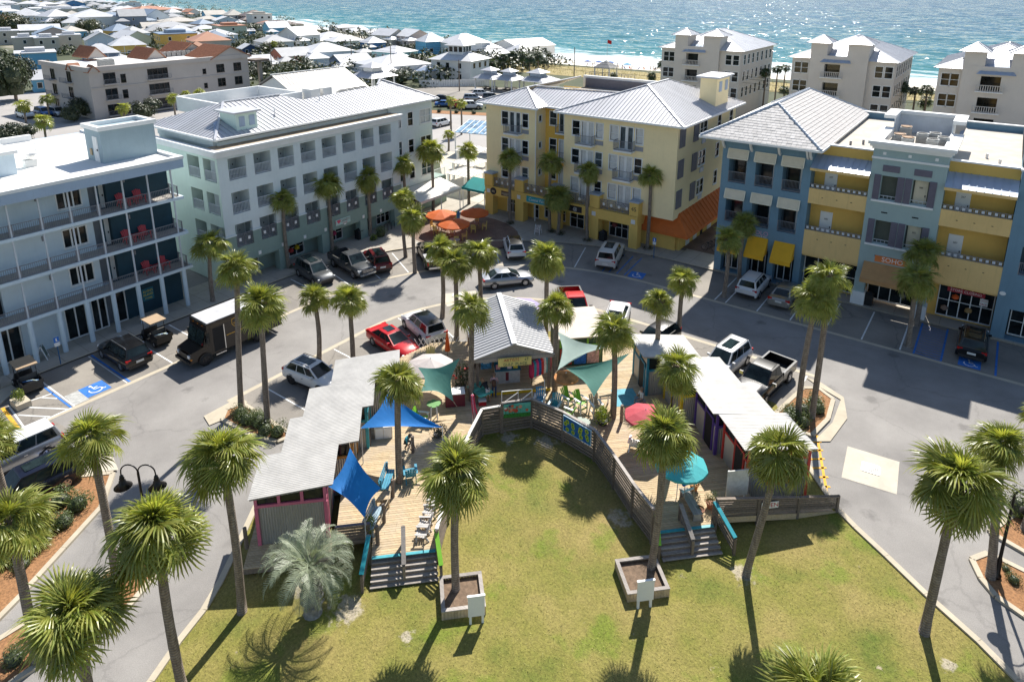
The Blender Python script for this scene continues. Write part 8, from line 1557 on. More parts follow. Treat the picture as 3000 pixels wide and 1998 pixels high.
def gable(x0,x1,y0,y1,z0,z1,ridge='x'):
 g = MB()
 if ridge == 'x': ym = (y0 + y1) / 2;g.slab([(x0,y0,z0),(x1,y0,z0),(x1,ym,z1),(x0,ym,z1)],.2);g.slab([(x1,y1,z0),(x0,y1,z0),(x0,ym,z1),(x1,ym,z1)],.2);w_ = MB().add([(x1 - .3,y0 + .2,z0 - .1),(x1 - .3,y1 - .2,z0 - .1),(x1 - .3,ym,z1 - .15),(x0 + .3,y0 + .2,z0 - .1),(x0 + .3,y1 - .2,z0 - .1),(x0 + .3,ym,z1 - .15)],[(0,1,2),(5,4,3)])
 else: xm = (x0 + x1) / 2;g.slab([(x0,y0,z0),(xm,y0,z1),(xm,y1,z1),(x0,y1,z0)],.2);g.slab([(x1,y1,z0),(xm,y1,z1),(xm,y0,z1),(x1,y0,z0)],.2);w_ = MB().add([(x0 + .2,y0 + .3,z0 - .1),(x1 - .2,y0 + .3,z0 - .1),(xm,y0 + .3,z1 - .15)],[(0,1,2)])
 o = g.obj('tiled_gable',M_TERR,t);w_.obj('gable_wall',M_MED,t)
 L_ = (y1 - y0) / 2;n = int((x1 - x0) / .6)
 if ridge == 'x':
  for i in range(n): xx = x0 + .3 + i * .6;MB().bar((xx,y0,z0 + .08),(xx,(y0 + y1) / 2,z1 + .08),.22,.12).obj('tile_row',M_TERR,o)
gable(-158,-146.6,84.5,94.9,10.0,12.6);gable(-166,-157,75,80,10.0,12.4);gable(-172,-164,66,70,10.8,13.0);gable(-170,-160,84,92,10.2,12.8);gable(X0 - 1.5,X0 + .7,58.6,60.8,9.6,10.9);gable(-156,-153.5,58.2,60.4,9.6,10.9,'y')
for i in range(3): acunit(-152 - .3 * i,63.5 + 1.1 * i,10.0,1.3,'grey air conditioner on the grey hotel\'s white roof')
for i in range(9): acunit(-160,80.5 + 1.2 * i,10.0,1.2,'grey air conditioner in the long row behind the grey hotel\'s gables')
t = thing('pergola','tall timber pergola post and beam at the grey hotel\'s end','pergola',(-147,96.5,0));pbox('post',M_GREYW,t,-147.4,-146.6,96.6,97.4,0,8.6);pbox('beam',M_OLDW,t,-149,-145,94.6,98.5,8.6,9.1)
# ---- metal-roofed hall and cupola pavilion
t = thing('market_hall','long low hall with a weathered ribbed metal gable roof','building',(-114,86,0));MB().box(-121.5,-107,78.3,94.5,0,6).obj('wall',M_WHITE,t);MB().add([(-121.5,78.3,6),(-107,78.3,6),(-114,78.3,9.3),(-121.5,94.5,6),(-107,94.5,6),(-114,94.5,9.3)],[(0,1,2),(5,4,3)]).obj('gable_wall',M_WHITE,t)
seam_slope(t,M_SEAMG,[(-105.8,77.6,5.6),(-105.8,95.2,5.6),(-114.2,95.2,9.6),(-114.2,77.6,9.6)],(0,1),.8);seam_slope(t,M_SEAMG,[(-122.6,77.6,5.6),(-114.2,77.6,9.6),(-114.2,95.2,9.6),(-122.6,95.2,5.6)],(0,1),.8);MB().bar((-114.2,77.5,9.66),(-114.2,95.3,9.66),.4,.1).obj('ridge_cap',M_WHITE,t)
def pavilion(label,u,v,r,eave,h,cup=True,lat=False,m=None,group=None,z0=0):
 t = thing('pavilion',label,'pavilion',(u,v,z0),0,group);m = m or M_SEAM
 for a in (-1,1):
  for c_ in (-1,1): pbox('post',M_WHITE,t,u + a * r * .82 - .14,u + a * r * .82 + .14,v + c_ * r * .82 - .14,v + c_ * r * .82 + .14,z0,z0 + eave)
 k = .42 if cup else 0;zt = z0 + eave + h * (1 - k)
 R_ = [(u - r,v - r),(u + r,v - r),(u + r,v + r),(u - r,v + r)];q = r * k
 T_ = [(u - q,v - q),(u + q,v - q),(u + q,v + q),(u - q,v + q)]
 for i in range(4):
  j = (i + 1) % 4;seam_slope(t,m,[(*R_[i],z0 + eave),(*R_[j],z0 + eave),(*T_[j],zt)] + ([(*T_[i],zt)] if cup else []),(1,0) if i % 2 == 0 else (0,1),.6)
 if cup:
  MB().box(u - q * .85,u + q * .85,v - q * .85,v + q * .85,zt - .1,zt + .9).obj('lantern',MATS['blue_grey_metal_roof'] if not lat else M_WHITE,t);b = r * .55
  for i in range(4):
   C_ = [(u - b,v - b),(u + b,v - b),(u + b,v + b),(u - b,v + b)];j = (i + 1) % 4;MB().slab([(*C_[i],zt + .9),(*C_[j],zt + .9),(u,v,zt + .9 + b * .45)],.08).obj('lantern_roof',m,t)
 return t
pavilion('picnic pavilion with lantern roof by the white fence, nearest the tower house',-109.5,139.5,3.4,3.0,1.9);pavilion('picnic pavilion with lantern roof between two others',-104.3,140.8,3.3,2.9,1.9);pavilion('low bathhouse pavilion with green shutters and wide ribbed roof',-98.5,145.5,4.2,2.6,1.8)
pavilion('cupola pavilion with lattice lantern behind the metal-roofed hall',-116,105,4.0,6.5,2.0,True,True);pavilion('timber beach gazebo on the boardwalk',-96.5,178,2.9,3.0,2.0,False,m=M_SEAMG);pavilion('small pavilion roof before the ochre bays\' apartment block',-1.6,127.5,3.6,3.6,1.8,False,m=MATS['blue_grey_metal_roof'])
for i,(u,v) in enumerate(((-110,138.6),(-108.6,139.8),(-104.6,140.2),(-103.4,141.4))):
 t = thing('picnic_table','dark picnic table under the lantern-roofed pavilions','table',(u,v,0),0,'picnic tables');pbox('table_top',M_OLDW,t,u - .9,u + .9,v - .35,v + .35,.7,.76)
 for s in (-1,1): pbox('seat',M_OLDW,t,u - .9,u + .9,v + s * .7 - .13,v + s * .7 + .13,.42,.47);pbox('leg',M_OLDW,t,u + s * .7 - .05,u + s * .7 + .05,v - .7,v + .7,.0,.42)
t = thing('privacy_fence','white board fence before the white tower house','fence',(-120,136,0))
for i in range(40): f = i / 40;u,v = -127 + 14 * f,131.5 + 12 * f;pbox('fence_board',M_WHITE,t,u - .2,u + .2,v - .05,v + .05,0,1.8,radians(40))
# white tower house
t = thing('tower_house','white beach house with a glazed lookout tower and metal roof','house',(-127,148,0),radians(8));MB().box(-6.5,6.5,-5,5,0,6.2).obj('wall',hmat('white'),t);MB().box(-9.5,-5.5,-7.5,-3,0,3).obj('wall',hmat('white'),t)
def lhip(par,a,b,c_,d,z0,z1,f=0,m=None): MB().add([(a,c_,z0),(b,c_,z0),(b,d,z0),(a,d,z0),((a + b) / 2 - f,(c_ + d) / 2,z1),((a + b) / 2 + f,(c_ + d) / 2,z1)],[(0,1,5,4),(1,2,5),(2,3,4,5),(3,0,4),(3,2,1,0)]).obj('roof',m or rmat('white'),par)
lhip(t,-7.3,7.3,-5.8,5.8,6.15,8.3,2.5);lhip(t,-10,-4.8,-8,-2.6,3,4.3,.3,MATS['blue_grey_metal_roof']);MB().box(-2.4,2.4,-2.2,2.2,6.5,10).obj('tower',hmat('white'),t);lhip(t,-3.4,3.4,-3.2,3.2,10,11.6,.2)
for x in (-1.6,0,1.6): pbox('pane',M_GLASS,t,x - .55,x + .55,-2.26,-2.2,8.2,9.6);pbox('pane',M_GLASS,t,2.4,2.46,x * .9 - .5,x * .9 + .5,8.2,9.6)
for x in (-4,-1,3): pbox('pane',M_GLASS,t,x - .5,x + .5,-5.06,-5.0,4.0,5.4);pbox('pane',M_GLASS,t,x - .5,x + .5,-5.06,-5.0,1.0,2.4)
for y in (-3,0,3): pbox('pane',M_GLASS,t,6.5,6.56,y - .5,y + .5,4.0,5.4)
# poles, wires, flag
def upole(label,u,v,h,arm=True):
 t = thing('utility_pole',label,'utility pole',(u,v,0));MB().cyl(u,v,0,h,.16,.11,8).obj('shaft',M_OLDW,t)
 if arm: MB().box(u - 1.0,u + 1.0,v - .06,v + .06,h - .7,h - .58).obj('cross_arm',M_OLDW,t)
upole('timber utility pole by the cream middle block',-22.2,140.1,9.2);upole('utility pole behind the yellow building\'s roof, bare at the top',-102.5,170,9.0,False);upole('utility pole among the houses by the coral cottage',-189,129,9);upole('utility pole beside the slate blue cottage',-172,147,9,False);upole('thin pole at the white board fence',-113.3,131.5,8,False);upole('tall thin mast behind the big white hip roof',-143.5,137,10,False)
for k,(z,dv) in enumerate(((8.6,0),(8.0,.8),(7.4,-.6),(6.2,.3))):
 t = tag(MB().tube([(-190 + 12 * i,157 - .112 * 12 * i + dv,z - .5 * sin(pi * ((i % 5) / 5))) for i in range(19)],.03,4).obj('overhead_cable',M_DKMETAL),'thin overhead cable strung along the coast road','cable','overhead cables')
t = thing('beach_flag','red warning flag on a tall pole over the beach','flag',(-112.5,208,-1));MB().cyl(-112.5,208,-1,8.6,.07,.05,8).obj('pole',M_RAIL,t);mb = MB()
for i in range(7):
 for z in (7.2,8.4): mb.v.append((-112.5 + .25 * i,208 + .12 * sin(i * 1.3),z - .05 * i))
mb.f = [(2 * i,2 * i + 2,2 * i + 3,2 * i + 1) for i in range(6)];mb.m = [0] * 6;mb.obj('cloth',mat('flag_red',(.65,.01,.015),.7),t)
t = thing('boardwalk','grey timber boardwalk crossing the dune to the beach','boardwalk',(-95,180,0))
for i in range(30): u = -101 + i * .5;pbox('plank',M_GREYW,t,u,u + .46,174,176.5,.5,.56)
for v in (174.05,176.45):
 for i in range(8): u = -101 + i * 2.1;pbox('post',M_GREYW,t,u - .06,u + .06,v - .06,v + .06,0,1.5)
 pbox('handrail',M_GREYW,t,-101,-86,v - .06,v + .06,1.45,1.53)
# background cars in the coast car park
for i,(u,v,a,k_,p_) in enumerate(((-104,129,40,'suv',K_WHITE),(-101.2,122.3,40,'suv',K_SILVER),(-94.6,113.6,40,'big',K_WHITE),(-101.1,112.5,40,'sedan',K_BLUE),(-97.6,113.2,40,'suv',K_RED),(-87,95.5,90,'suv',K_WHITE),(-98.5,126,40,'suv',K_GREY),(-107,118,40,'sedan',K_NAVY),(-91.5,118.5,40,'hatch',K_NAVY))):
 car('%s parked in the coast road car park' % {K_WHITE: 'white SUV',K_SILVER: 'silver SUV',K_BLUE: 'blue sedan',K_RED: 'red SUV',K_GREY: 'grey SUV',K_NAVY: 'navy car'}[p_],'car',u,v,a,k_,p_,group='cars in the coast car park')
for i,(u,v,p_) in enumerate(((-161.4,51.5,K_WHITE),(-160.6,54.6,K_BLUE),(-158.6,56.4,K_SILVER))): car('%s van parked beside the grey hotel\'s balconies' % ('white','blue','silver')[i],'car',u,v,0,'big',p_)
for i in range(7): shrub('round clipped bush on the coast road\'s mulch strip',-108 + i * 3.6,101.5 + i * 1.5,.8,.9,'dark','clipped bushes on the mulch strip')
# ------------------------------------------------------------ street furniture
def lamp(label,x,y,rz,h=4.75):
 t = thing('street_lamp',label,'street lamp',(x,y,.1),rz,off=(0,0,0));m = mat('lamp_black',(.010,.010,.012),.3,.1,metal=.4)
 MB().lathe(0,0,[(.20,0),(.20,.12),(.13,.2),(.11,.9),(.075,1.05),(.055,h - .5),(.045,h - .35)],12).obj('post',m,t,True)
 for s in (-1,1):
  MB().tube([(0,0,h - .45)] + [(s * (.40 - .40 * cos(a)),0,h - .45 + .42 * sin(a)) for a in [pi * i / 10 for i in range(1,10)]] + [(s * .80,0,h - .5),(s * .80,0,h - .62)],.032,7).obj('arm',m,t,True)
  hd = MB().lathe(s * .80,0,[(.04,h - .58),(.09,h - .64),(.085,h - .7),(.12,h - .76),(.10,h - .84),(.15,h - .9),(.16,h - 1.0),(.40,h - 1.22),(.38,h - 1.22),(.1,h - 1.05)],18).obj('lamp_shade',m,t,True)
  MB().lathe(s * .80,0,[(.08,h - 1.05),(.12,h - 1.12),(0,h - 1.22)],10).obj('bulb',M_WHITE,hd)
lamp('black twin-arm street lamp at the tip of the narrow median',-29.6,11.2,radians(36));lamp('black twin-arm street lamp in the small mulched island on the right',2.95,33.2,radians(30))
def post_sign(label,x,y,ang,z=.12):
 t = thing('parking_sign',label,'sign',(x,y,z),radians(ang),off=(0,0,0));MB().box(-.03,.03,-.03,.03,0,2.1).obj('post',mat('sign_post_blue',(.03,.12,.26),.5),t);MB().box(.03,.045,-.17,.17,1.72,2.12).obj('blue_plate',mat('sign_blue',(.02,.16,.55),.4),t);MB().box(.03,.045,-.17,.17,1.42,1.70).obj('white_plate',M_WHITE,t)
 MB().box(.046,.05,-.05,.03,1.8,2.04).bar((.048,.03,1.82),(.048,.11,1.78),.01,.03).obj('symbol',M_WHITE,t)
post_sign('blue accessible parking sign on a post at the hotel pavement',-51.25,15.65,0);post_sign('blue accessible parking sign on a post by the yellow building\'s corner',-25.7,58.6,-90)
def aframe(label,x,y,ang,m,art=None):
 t = thing('sandwich_board',label,'sign board',(x,y,.12),radians(ang),off=(0,0,0));
 for s in (-1,1):
  f = MB()
  for y0 in (-.3,.27): f.bar((s * .32,y0,0),(s * .03,y0,1.1),.04,.05)
  f.obj('frame',M_WHITE,t);MB().add([(s * .26 + .012 * s,-.27,.25),(s * .26 + .012 * s,.27,.25),(s * .05 + .012 * s,.27,1.05),(s * .05 + .012 * s,-.27,1.05)],[(0,1,2,3)]).obj('panel',m,t)
aframe('white-framed blackboard stand under the hotel\'s columns',-53.0,15.2,60,mat('chalk_green',(.10,.14,.12),.8,.3,8));aframe('pale menu stand with pictures before the yellow podium',-38.65,57.4,-80,mat('menu_art',(.45,.38,.34),.6,.8,7))
def bin_(label,x,y):
 t = thing('litter_bin',label,'bin',(x,y,.12));m = mat('bin_black',(.012,.013,.014),.5);MB().box(x - .32,x + .32,y - .32,y + .32,.12,1.0).obj('body',m,t);MB().prism([(x - .35,y - .35),(x + .35,y - .35),(x + .35,y + .35),(x - .35,y + .35)],1.0,1.06).obj('lid',m,t);MB().add([(x - .3,y - .3,1.06),(x + .3,y - .3,1.06),(x + .3,y + .3,1.06),(x - .3,y + .3,1.06),(x,y,1.35)],[(0,1,4),(1,2,4),(2,3,4),(3,0,4)]).obj('hood',m,t)
bin_('black litter bin beside the yellow podium\'s column',-32.1,59.9);bin_('black litter bin in the green arcade by the candy sign',-53.2,45.0);bin_('black litter bin beside the sage tower\'s white column base',-6.8,60.0)
t = thing('bike_rack','black looped bicycle rack at the green arcade\'s end','bike rack',(-52.5,48.6,.12))
for i in range(3): y = 48 + i * .55;MB().tube([(-52.5,y,.12),(-52.5,y,.9),(-52.5,y + .12,1.02),(-52.5,y + .3,1.02),(-52.5,y + .42,.9),(-52.5,y + .42,.12)],.025,6).obj('hoop',M_DKMETAL,t)
def bike(label,x,y,ang,m):
 t = thing('bicycle',label,'bicycle',(x,y,.12),radians(ang),'bicycles in the lane',off=(0,0,0))
 for xx in (-.52,.52):
  w = MB().tube([(xx + .33 * cos(2 * pi * i / 18),0,.34 + .33 * sin(2 * pi * i / 18)) for i in range(19)],.022,5).obj('wheel',M_TYRE,t)
  s = MB()
  for i in range(8): a = pi * i / 8;s.bar((xx - .31 * cos(a),0,.34 - .31 * sin(a)),(xx + .31 * cos(a),0,.34 + .31 * sin(a)),.006,.006)
  s.obj('spokes',M_CHROME,w)
 f = MB()
 for a,b in (((-.52,0,.34),(-.1,0,.34)),((-.52,0,.34),(-.18,0,.82)),((-.1,0,.34),(-.2,0,.9)),((-.1,0,.34),(.38,0,.8)),((-.18,0,.8),(.38,0,.85)),((.52,0,.34),(.36,0,.98))): f.tube([a,b],.02,5)
 f.obj('frame',m,t);MB().tube([(.3,-.28,1.0),(.36,0,1.02),(.3,.28,1.0)],.016,5).obj('handlebar',M_DKMETAL,t);MB().xbox(Matrix.Translation((-.22,0,.93)),.26,.15,.06).obj('saddle',M_BLACKP,t)
for i in range(3): bike('black bicycle standing in the lane by the blue end wall',-21.9 + .15 * i,63.6 + .55 * i,10,M_DKMETAL)
# ---- corner plaza
for x,y,r,lab in ((-47.65,51.85,1.7,'orange umbrella over the plaza table by the surfboards'),(-44.6,50.5,1.7,'bright orange umbrella over the plaza table nearest the parking bays'),(-45.1,54.5,1.6,'orange umbrella over the plaza table nearest the yellow building')):
 umbrella(lab,x,y,.13,2.55,r,M_CORG,.2,village=False,group='orange umbrellas on the plaza');roundtable('round brown table under a plaza umbrella',x,y,.87,.6,mat('brown_table',(.30,.19,.12),.7),False,mat('brown_table',(.3,.19,.12)),.13,'round plaza tables')
M_YCH = mat('yellow_chair_paint',(.74,.58,.16),.55,.1,4)
def dchair(label,x,y,ang,m,group):
 t = thing('chair',label,'chair',(x,y,.13),radians(ang),group,off=(0,0,0))
 for a in (-.22,.22):
  MB().box(.18,.23,a - .025,a + .025,0,.62).obj('leg',m,t);MB().bar((-.2,a,0),(-.27,a,.98),.045,.045).obj('leg',m,t);MB().box(-.24,.26,a - .035,a + .035,.62,.65).obj('armrest',m,t)
 for i in range(4): MB().box(-.2 + .11 * i,-.105 + .11 * i,-.23,.23,.42,.445).obj('seat_slat',m,t)
 for i in range(4): MB().bar((-.22,-.15 + .1 * i,.48),(-.265,-.15 + .1 * i,.92),.06,.02).obj('back_slat',m,t)
 MB().bar((-.265,-.24,.95),(-.265,.24,.95),.03,.07).obj('top_rail',m,t)
for (cx,cy),n,o_ in (((-47.65,51.85),4,10),((-44.6,50.5),4,50),((-45.1,54.5),4,30)):
 for i in range(n): a = radians(o_ + 360 * i / n);dchair('yellow slatted chair at the plaza\'s umbrella tables',cx + 1.05 * cos(a),cy + 1.05 * sin(a),math.degrees(a) + 180,M_YCH,'yellow chairs on the plaza')
dchair('yellow slatted chair standing apart by the round low table',-42.9,49.0,60,M_YCH,None);roundtable('pale round table without umbrella at the plaza\'s edge',-43.6,49.4,.87,.55,M_SILV,False,M_SILV,.13)
t = thing('board_rack','rack of yellow, blue and white surfboards on the plaza','surfboard rack',(-48.5,54.8,.13))
for i,c_ in enumerate(((.75,.52,.03),(.04,.12,.42),(.72,.72,.70),(.78,.6,.1),(.05,.25,.6))):
 x = -48.9 + i * .22;y = 54.6 + i * .12;mb = MB();mb.add([(x + .04 * k,y + dx * .26,.2 + 1.35 * f) for k in (0,1) for f,dx in ((0,0),(.15,.8),(.5,1),(.85,.75),(1,0),(.85,-.75),(.5,-1),(.15,-.8))],[tuple(range(8)),tuple(range(15,7,-1))] + [(j,8 + j,8 + (j + 1) % 8,(j + 1) % 8) for j in range(8)]);mb.obj('surfboard',mat('surf_%d' % i,c_,.3),t)
MB().box(-49.1,-47.8,54.2,54.26,.13,.9).obj('frame',M_GREYW,t)
t = thing('canopy','white canvas canopy on posts before the pale green end bay','canopy',(-52.5,55.5,.12));M_CANV = mat('white_canvas_roof',(.76,.73,.68),.8,.05,1)
MB().slab([(-54.4,52.2,3.5),(-51.0,52.2,2.75),(-51.0,59.2,2.75),(-54.4,59.2,3.5)],.05).obj('cloth',M_CANV,t);MB().box(-51.03,-50.98,52.2,59.2,2.45,2.75).obj('valance',M_CANV,t)
for y in (52.4,55.7,59.0): MB().cyl(-51.1,y,.12,2.75,.06).obj('post',M_WHITE,t)
t = thing('canopy','teal canvas canopy beside the yellow building\'s corner','canopy',(-49.5,61.5,.12));M_TCV = mat('teal_canvas_roof',(.015,.25,.25),.8,.08,1)
MB().slab([(-51.3,59.6,2.7),(-47.8,59.6,2.7),(-48.2,61.5,3.6),(-51,61.5,3.6)],.05).slab([(-48.2,61.5,3.6),(-47.8,64,2.7),(-51.3,64,2.7),(-51,61.5,3.6)],.05).obj('cloth',M_TCV,t);MB().box(-51.3,-47.8,59.57,59.62,2.4,2.7).obj('valance',M_TCV,t)
for x,y in ((-51.2,59.7),(-47.9,59.7),(-51.2,63.9)): MB().cyl(x,y,.12,2.7,.05).obj('post',M_WHITE,t)
for i,(u,v) in enumerate(((-55.6,65.6),(-58.8,70.2),(-63,76))): pavilion('pale canvas market canopy in the passage to the coast road',u,v,2.0,2.5,.7,False,m=M_CANV,group='market canopies in the passage')
t = thing('glass_arbour','white arbour with striped glass roof in the passage','arbour',(-66,84,0));MB().slab([(-70,80,3.6),(-62,82,3.6),(-64,88,4.4),(-72,86,4.4)],.08).obj('glass_roof',glassmat('arbour_glass',(.2,.3,.4)),t)
for i in range(9): f = i / 8;MB().bar((-70 + 8 * f,80 + 2 * f,3.66),(-72 + 8 * f,86 + 2 * f,4.46),.12,.08).obj('glazing_bar',M_WHITE,t)
for x,y,z in ((-70,80,3.6),(-62,82,3.6),(-64,88,4.4),(-72,86,4.4)): MB().cyl(x,y,0,z,.1).obj('post',M_WHITE,t)
t = thing('flower_box','low timber planter box with a yellow-green bush by the accessible bay','planter',(-48.0,12.1,0));MB().box(-48.6,-47.4,11.7,12.5,.0,.42).obj('box',M_KERB,t);inst('foliage',SH['lime'][0],t,(-48.0,12.1,.4),(0,0,0),(.5,.5,.8))
# ---- people
def person(label,loc,ang,J,shirt,legs,hair,group=None,skin=(.42,.24,.16),longhair=False,extra=None):
 t = thing('person',label,'person',loc,radians(ang),group,off=(0,0,0))
 E_ = [('pel','che',.125,.15),('che','nek',.15,.06),('nek','hed',.055,.095),('hed','top',.095,.07)]
 for s in 'lr': E_ += [('che','sh' + s,.12,.06),('sh' + s,'el' + s,.055,.042),('el' + s,'wr' + s,.042,.03),('wr' + s,'hn' + s,.035,.022),('pel','hi' + s,.11,.09),('hi' + s,'kn' + s,.085,.058),('kn' + s,'an' + s,.058,.04),('an' + s,'to' + s,.042,.03)]
 rad = {}
 for a,b,ra,rb in E_: rad.setdefault(a,ra);rad[b] = rad.get(b,rb)
 names = list(J);me = bpy.data.meshes.new('body');me.from_pydata([J[n] for n in names],[(names.index(a),names.index(b)) for a,b,_,_ in E_],[])
 o = bpy.data.objects.new('body',me);COL.objects.link(o);sk_ = o.modifiers.new('s','SKIN');sv = me.skin_vertices[0].data
 for i,n in enumerate(names): r = rad[n];sv[i].radius = (r,r * (.8 if n in ('che','pel') else 1));sv[i].use_root = n == 'pel'
 ss = o.modifiers.new('d','SUBSURF');ss.levels = ss.render_levels = 1
 dg_ = bpy.context.evaluated_depsgraph_get();m2 = bpy.data.meshes.new_from_object(o.evaluated_get(dg_));bpy.data.objects.remove(o)
 m2.materials.clear()
 for nm,c_ in (('skin',skin),('shirt',shirt),('legs',legs),('shoe',(.05,.05,.05))): m2.materials.append(mat('person_%s_%d%d%d' % (nm,c_[0] * 99,c_[1] * 99,c_[2] * 99),c_,.7,.1,12))
 S = [(Vector(J[a]),Vector(J[b]),k) for a,b,k in (('pel','che',1),('che','nek',1),('nek','top',0),('shl','ell',1),('shr','elr',1),('ell','hnl',0),('elr','hnr',0),('hil','knl',2),('hir','knr',2),('knl','anl',2 if extra != 'shorts' else 0),('knr','anr',2 if extra != 'shorts' else 0),('anl','tol',3),('anr','tor',3),('pel','hil',2),('pel','hir',2))]
 def dist(p,a,b): ab = b - a;q = max(0,min(1,(p - a).dot(ab) / ab.length_squared));return (p - a - ab * q).length
 for f in m2.polygons: f.use_smooth = True;f.material_index = min(((dist(f.center,a,b),k) for a,b,k in S))[1]
 b = bpy.data.objects.new('body',m2);COL.objects.link(b);b.parent = t
 h = Vector(J['hed']);tp = Vector(J['top']);d = (tp - h).normalized();mb = MB()
 hm = MB().lathe(0,0,[(0,.19),(.06,.18),(.105,.12),(.115,.04),(.10,-.02 if not longhair else -.25),(.05,-.03 if not longhair else -.28)],10).mesh('hair',mat('hair_%d' % int(hair[0] * 99),hair,.6,.2,10));ho = bpy.data.objects.new('hair',hm);COL.objects.link(ho);ho.parent = t;ho.location = h - Vector((.025,0,0));ho.rotation_euler = d.to_track_quat('Z','Y').to_euler()
 for s in (-1,1): MB().add([(h.x + .088,h.y + s * .035 - .012,h.z + .035),(h.x + .088,h.y + s * .035 + .012,h.z + .035),(h.x + .09,h.y + s * .035,h.z + .05)],[(0,1,2)]).obj('eye',M_DARK,t)
 MB().add([(h.x + .085,h.y - .015,h.z),(h.x + .085,h.y + .015,h.z),(h.x + .115,h.y,h.z - .005),(h.x + .085,h.y,h.z + .05)],[(0,2,3),(2,1,3),(0,1,2)]).obj('nose',MATS['person_skin_%d%d%d' % (skin[0] * 99,skin[1] * 99,skin[2] * 99)],t)
 fg = MB()
 for s in 'lr':
  w = Vector(J['hn' + s]);dr = (w - Vector(J['wr' + s])).normalized()
  for k in range(4): fg.tube([w + Vector((0,(k - 1.5) * .018,0)),w + Vector((0,(k - 1.5) * .02,0)) + dr * (.055 + .01 * (k in (1,2))),w + Vector((.012,(k - 1.5) * .02,0)) + dr * (.085 + .012 * (k in (1,2)))],[.009,.008,.006],5)
  fg.tube([w - dr * .02 + Vector((.02,0,0)),w + dr * .03 + Vector((.045,0,0))],[.01,.007],5)
 fg.obj('fingers',MATS['person_skin_%d%d%d' % (skin[0] * 99,skin[1] * 99,skin[2] * 99)],t);return t
def stand(arm=0.0,bend=0.0,lift=0):
 J = dict(pel=(0,0,.93),che=(.02 + bend * .45,0,1.30 - bend * .25),nek=(.03 + bend * .65,0,1.47 - bend * .38),hed=(.05 + bend * .75,0,1.60 - bend * .42),top=(.05 + bend * .82,0,1.70 - bend * .44))
 for s,k in (('l',1),('r',-1)):
  cx,cz = J['che'][0],J['che'][2]
  J['sh' + s] = (cx,k * .18,cz + .10);J['el' + s] = (cx + .05 + arm * .12,k * .24,cz - .16);J['wr' + s] = (cx + .14 + arm * .3,k * .22,cz - .36 + arm * .25);J['hn' + s] = (cx + .18 + arm * .36,k * .21,cz - .42 + arm * .27)
  J['hi' + s] = (0,k * .09,.88);J['kn' + s] = (.03 * k,k * .1,.48);J['an' + s] = (-.02 + .05 * k,k * .1,.08);J['to' + s] = (.12 + .05 * k,k * .12,.035)
 return J
def squat():
 J = dict(pel=(0,0,.42),che=(.22,0,.72),nek=(.33,0,.86),hed=(.42,0,.95),top=(.48,0,1.04))
 for s,k in (('l',1),('r',-1)): J['sh' + s] = (.24,k * .18,.80);J['el' + s] = (.42,k * .2,.55);J['wr' + s] = (.55,k * .16,.34);J['hn' + s] = (.6,k * .15,.27);J['hi' + s] = (.02,k * .1,.40);J['kn' + s] = (.36,k * .16,.46);J['an' + s] = (.08,k * .14,.09);J['to' + s] = (.22,k * .15,.04)
 return J
def sit():
 J = dict(pel=(0,0,.48),che=(.04,0,.84),nek=(.05,0,1.0),hed=(.07,0,1.13),top=(.07,0,1.23))
 for s,k in (('l',1),('r',-1)): J['sh' + s] = (.04,k * .18,.94);J['el' + s] = (.12,k * .24,.70);J['wr' + s] = (.30,k * .18,.60);J['hn' + s] = (.36,k * .16,.60);J['hi' + s] = (.02,k * .1,.46);J['kn' + s] = (.42,k * .12,.46);J['an' + s] = (.44,k * .12,.08);J['to' + s] = (.58,k * .13,.04)
 return J
pr = person('person in a pink patterned shirt and jeans carrying a brown backpack at the kiosk',(*vil(-1.3,37.5),DZ),45 + 80,stand(.1),(.58,.36,.38),(.05,.09,.18),(.16,.10,.07))
MB().lathe(-.17,0,[(0,.92),(.13,.95),(.15,1.15),(.12,1.35),(0,1.4)],10).obj('backpack',mat('backpack_brown',(.10,.05,.03),.7),pr)
person('person in a black top and white shorts bending over the painted map table',(*vil(-1.75,37.05),DZ),45 + 120,stand(.6,.7),(.015,.015,.017),(.62,.60,.58),(.30,.17,.09),extra='shorts',longhair=True)
person('person in a turquoise shirt crouching under the big blue sail',(*vil(-6.85,33.5),DZ),45 - 50,squat(),(.03,.30,.36),(.03,.03,.035),(.05,.04,.03))
sp = person('person in a pale shirt sitting by the blue-doored shack',(*vil(7.65,35.3),DZ),45 + 190,sit(),(.55,.60,.62),(.2,.2,.22),(.2,.14,.1))
t = thing('stool','low stool under the person in the pale shirt','stool',(*vil(7.68,35.3),DZ),R45);MB().box(-.2,.2,-.2,.2,.34,.38).obj('seat',M_GREYW,t)
for a in (-.15,.15):
 for c_ in (-.15,.15): MB().box(a - .02,a + .02,c_ - .02,c_ + .02,0,.34).obj('leg',M_GREYW,t)
# ---- the beach
def bz(u,v):
 sv = None
 for (a,b),(c_,d) in zip(SHORE[:-1],SHORE[1:]):
  if a <= u <= c_: sv = b + (d - b) * (u - a) / (c_ - a)
 o_ = v - sv;pts = [(-66,0),(-50,-1.2),(-36,-3.2),(-24,-4.2),(-8,-5.3),(0,-5.9),(12,-7)]
 for (a,b),(c_,d) in zip(pts[:-1],pts[1:]):
  if a <= o_ <= c_: return b + (d - b) * (o_ - a) / (c_ - a)
 return 0 if o_ < -66 else -6
for i,(u,v,c_) in enumerate(((-131,227,(.04,.12,.40)),(-127,228.5,(.04,.12,.40)),(-110.5,219.5,(.05,.35,.60)),(-124,232,(.04,.12,.40)))): umbrella('blue beach umbrella on the white sand',u,v,bz(u,v),bz(u,v) + 2.3,1.5,mat('beach_blue_%d' % int(c_[1] * 99),c_,.8),.2,village=False,group='beach umbrellas')
bp = []
rd = random.Random(12)
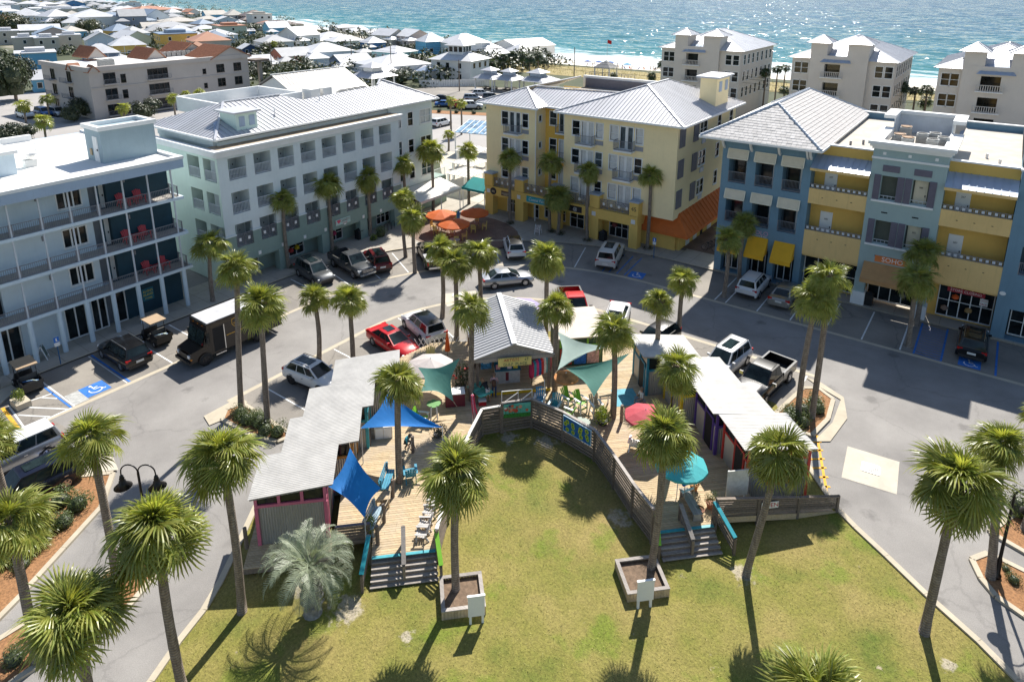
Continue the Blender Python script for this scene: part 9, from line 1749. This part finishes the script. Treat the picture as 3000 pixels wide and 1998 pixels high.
for i in range(16):
 u,v = -133 + 3.1 * i * rd.uniform(.6,1.0),rd.uniform(216,246);c_ = rd.choice(((.5,.05,.05),(.05,.1,.3),(.6,.6,.6),(.05,.05,.05),(.5,.3,.1)))
 if i < 3: J = (stand(.1),sit(),stand(.4))[i];bp.append(person('beachgoer on the white sand by the surf',(u,v,bz(u,v)),rd.uniform(0,360),J,c_,(.1,.1,.2),(.1,.07,.05),'beachgoers',extra='shorts'))
 else:
  s = bp[i % 3];r_ = s.copy();COL.objects.link(r_);r_.location = (u,v,bz(u,v));r_.rotation_euler = (0,0,rd.uniform(0,6))
  for ch in s.children: c2 = ch.copy();COL.objects.link(c2);c2.parent = r_
for i in range(14):
 u,v = -118 + 2.2 * i * .9,211 + rd.uniform(-3,9);t = thing('beach_chair','folding beach chair set out on the sand','chair',(u,v,bz(u,v)),rd.uniform(0,6),'beach chairs');m = mat('bchair_%d' % (i % 3),((.5,.08,.06),(.06,.12,.35),(.55,.4,.25))[i % 3],.7);MB().box(-.3,.3,-.5,.2,.3,.36).obj('seat',m,t);MB().bar((0,.2,.32),(0,.55,.95),.6,.05).obj('backrest',m,t)
 for a in (-.25,.25): MB().box(a - .02,a + .02,-.45,-.41,0,.3).obj('leg',M_RAIL,t);MB().box(a - .02,a + .02,.16,.2,0,.3).obj('leg',M_RAIL,t)
# ---- lawn tufts
gb = MB();rd = random.Random(21);poly = KL + [(-21.5,-3),(8,8),(7,22)] + KR[::-1] + [(-9,41),(-24,43),(-33,31)]
def inside(x,y,P_):
 c_ = False
 for i in range(len(P_)):
  (a,b),(d,e) = P_[i],P_[(i + 1) % len(P_)]
  if (b > y) != (e > y) and x < (d - a) * (y - b) / (e - b) + a: c_ = not c_
 return c_
n = 0
while n < 42000:
 x,y = rd.uniform(-28,6),rd.uniform(2,33);q = (y - x) * sqrt(.5);s = (x + y) * sqrt(.5) - 5.9
 if q > 35 or not inside(x,y,poly) or (s < -8.2 and q > 27) or (s > 8 and q > 26.2): continue
 n += 1;a = rd.uniform(0,6.3);h = rd.uniform(.02,.055);w = .016;lx,ly = rd.gauss(0,.05),rd.gauss(0,.05)
 gb.v += [(x - w * cos(a),y - w * sin(a),.03),(x + w * cos(a),y + w * sin(a),.03),(x + lx,y + ly,.03 + h)];k = len(gb.v);gb.f.append((k - 3,k - 2,k - 1));gb.m.append(0)
M_TUFT,nt_,p_,o_ = newmat('grass_tuft');co = pos(nt_);g_ = N(nt_,'NewGeometry')
L(nt_,mix(nt_,.45,ramp(nt_,noise(nt_,co,.33,5,.6),[(.30,(.15,.20,.022)),(.50,(.31,.275,.06)),(.72,(.40,.33,.11))]),ramp(nt_,g_.outputs['Random Per Island'],[(0,(.12,.15,.02)),(1,(.52,.46,.18))])),p_.inputs['Base Color']);p_.inputs['Roughness'].default_value = .8
o = gb.obj('grass',M_TUFT);o['kind'] = 'stuff';o['label'] = 'short dry grass blades of the lawn'
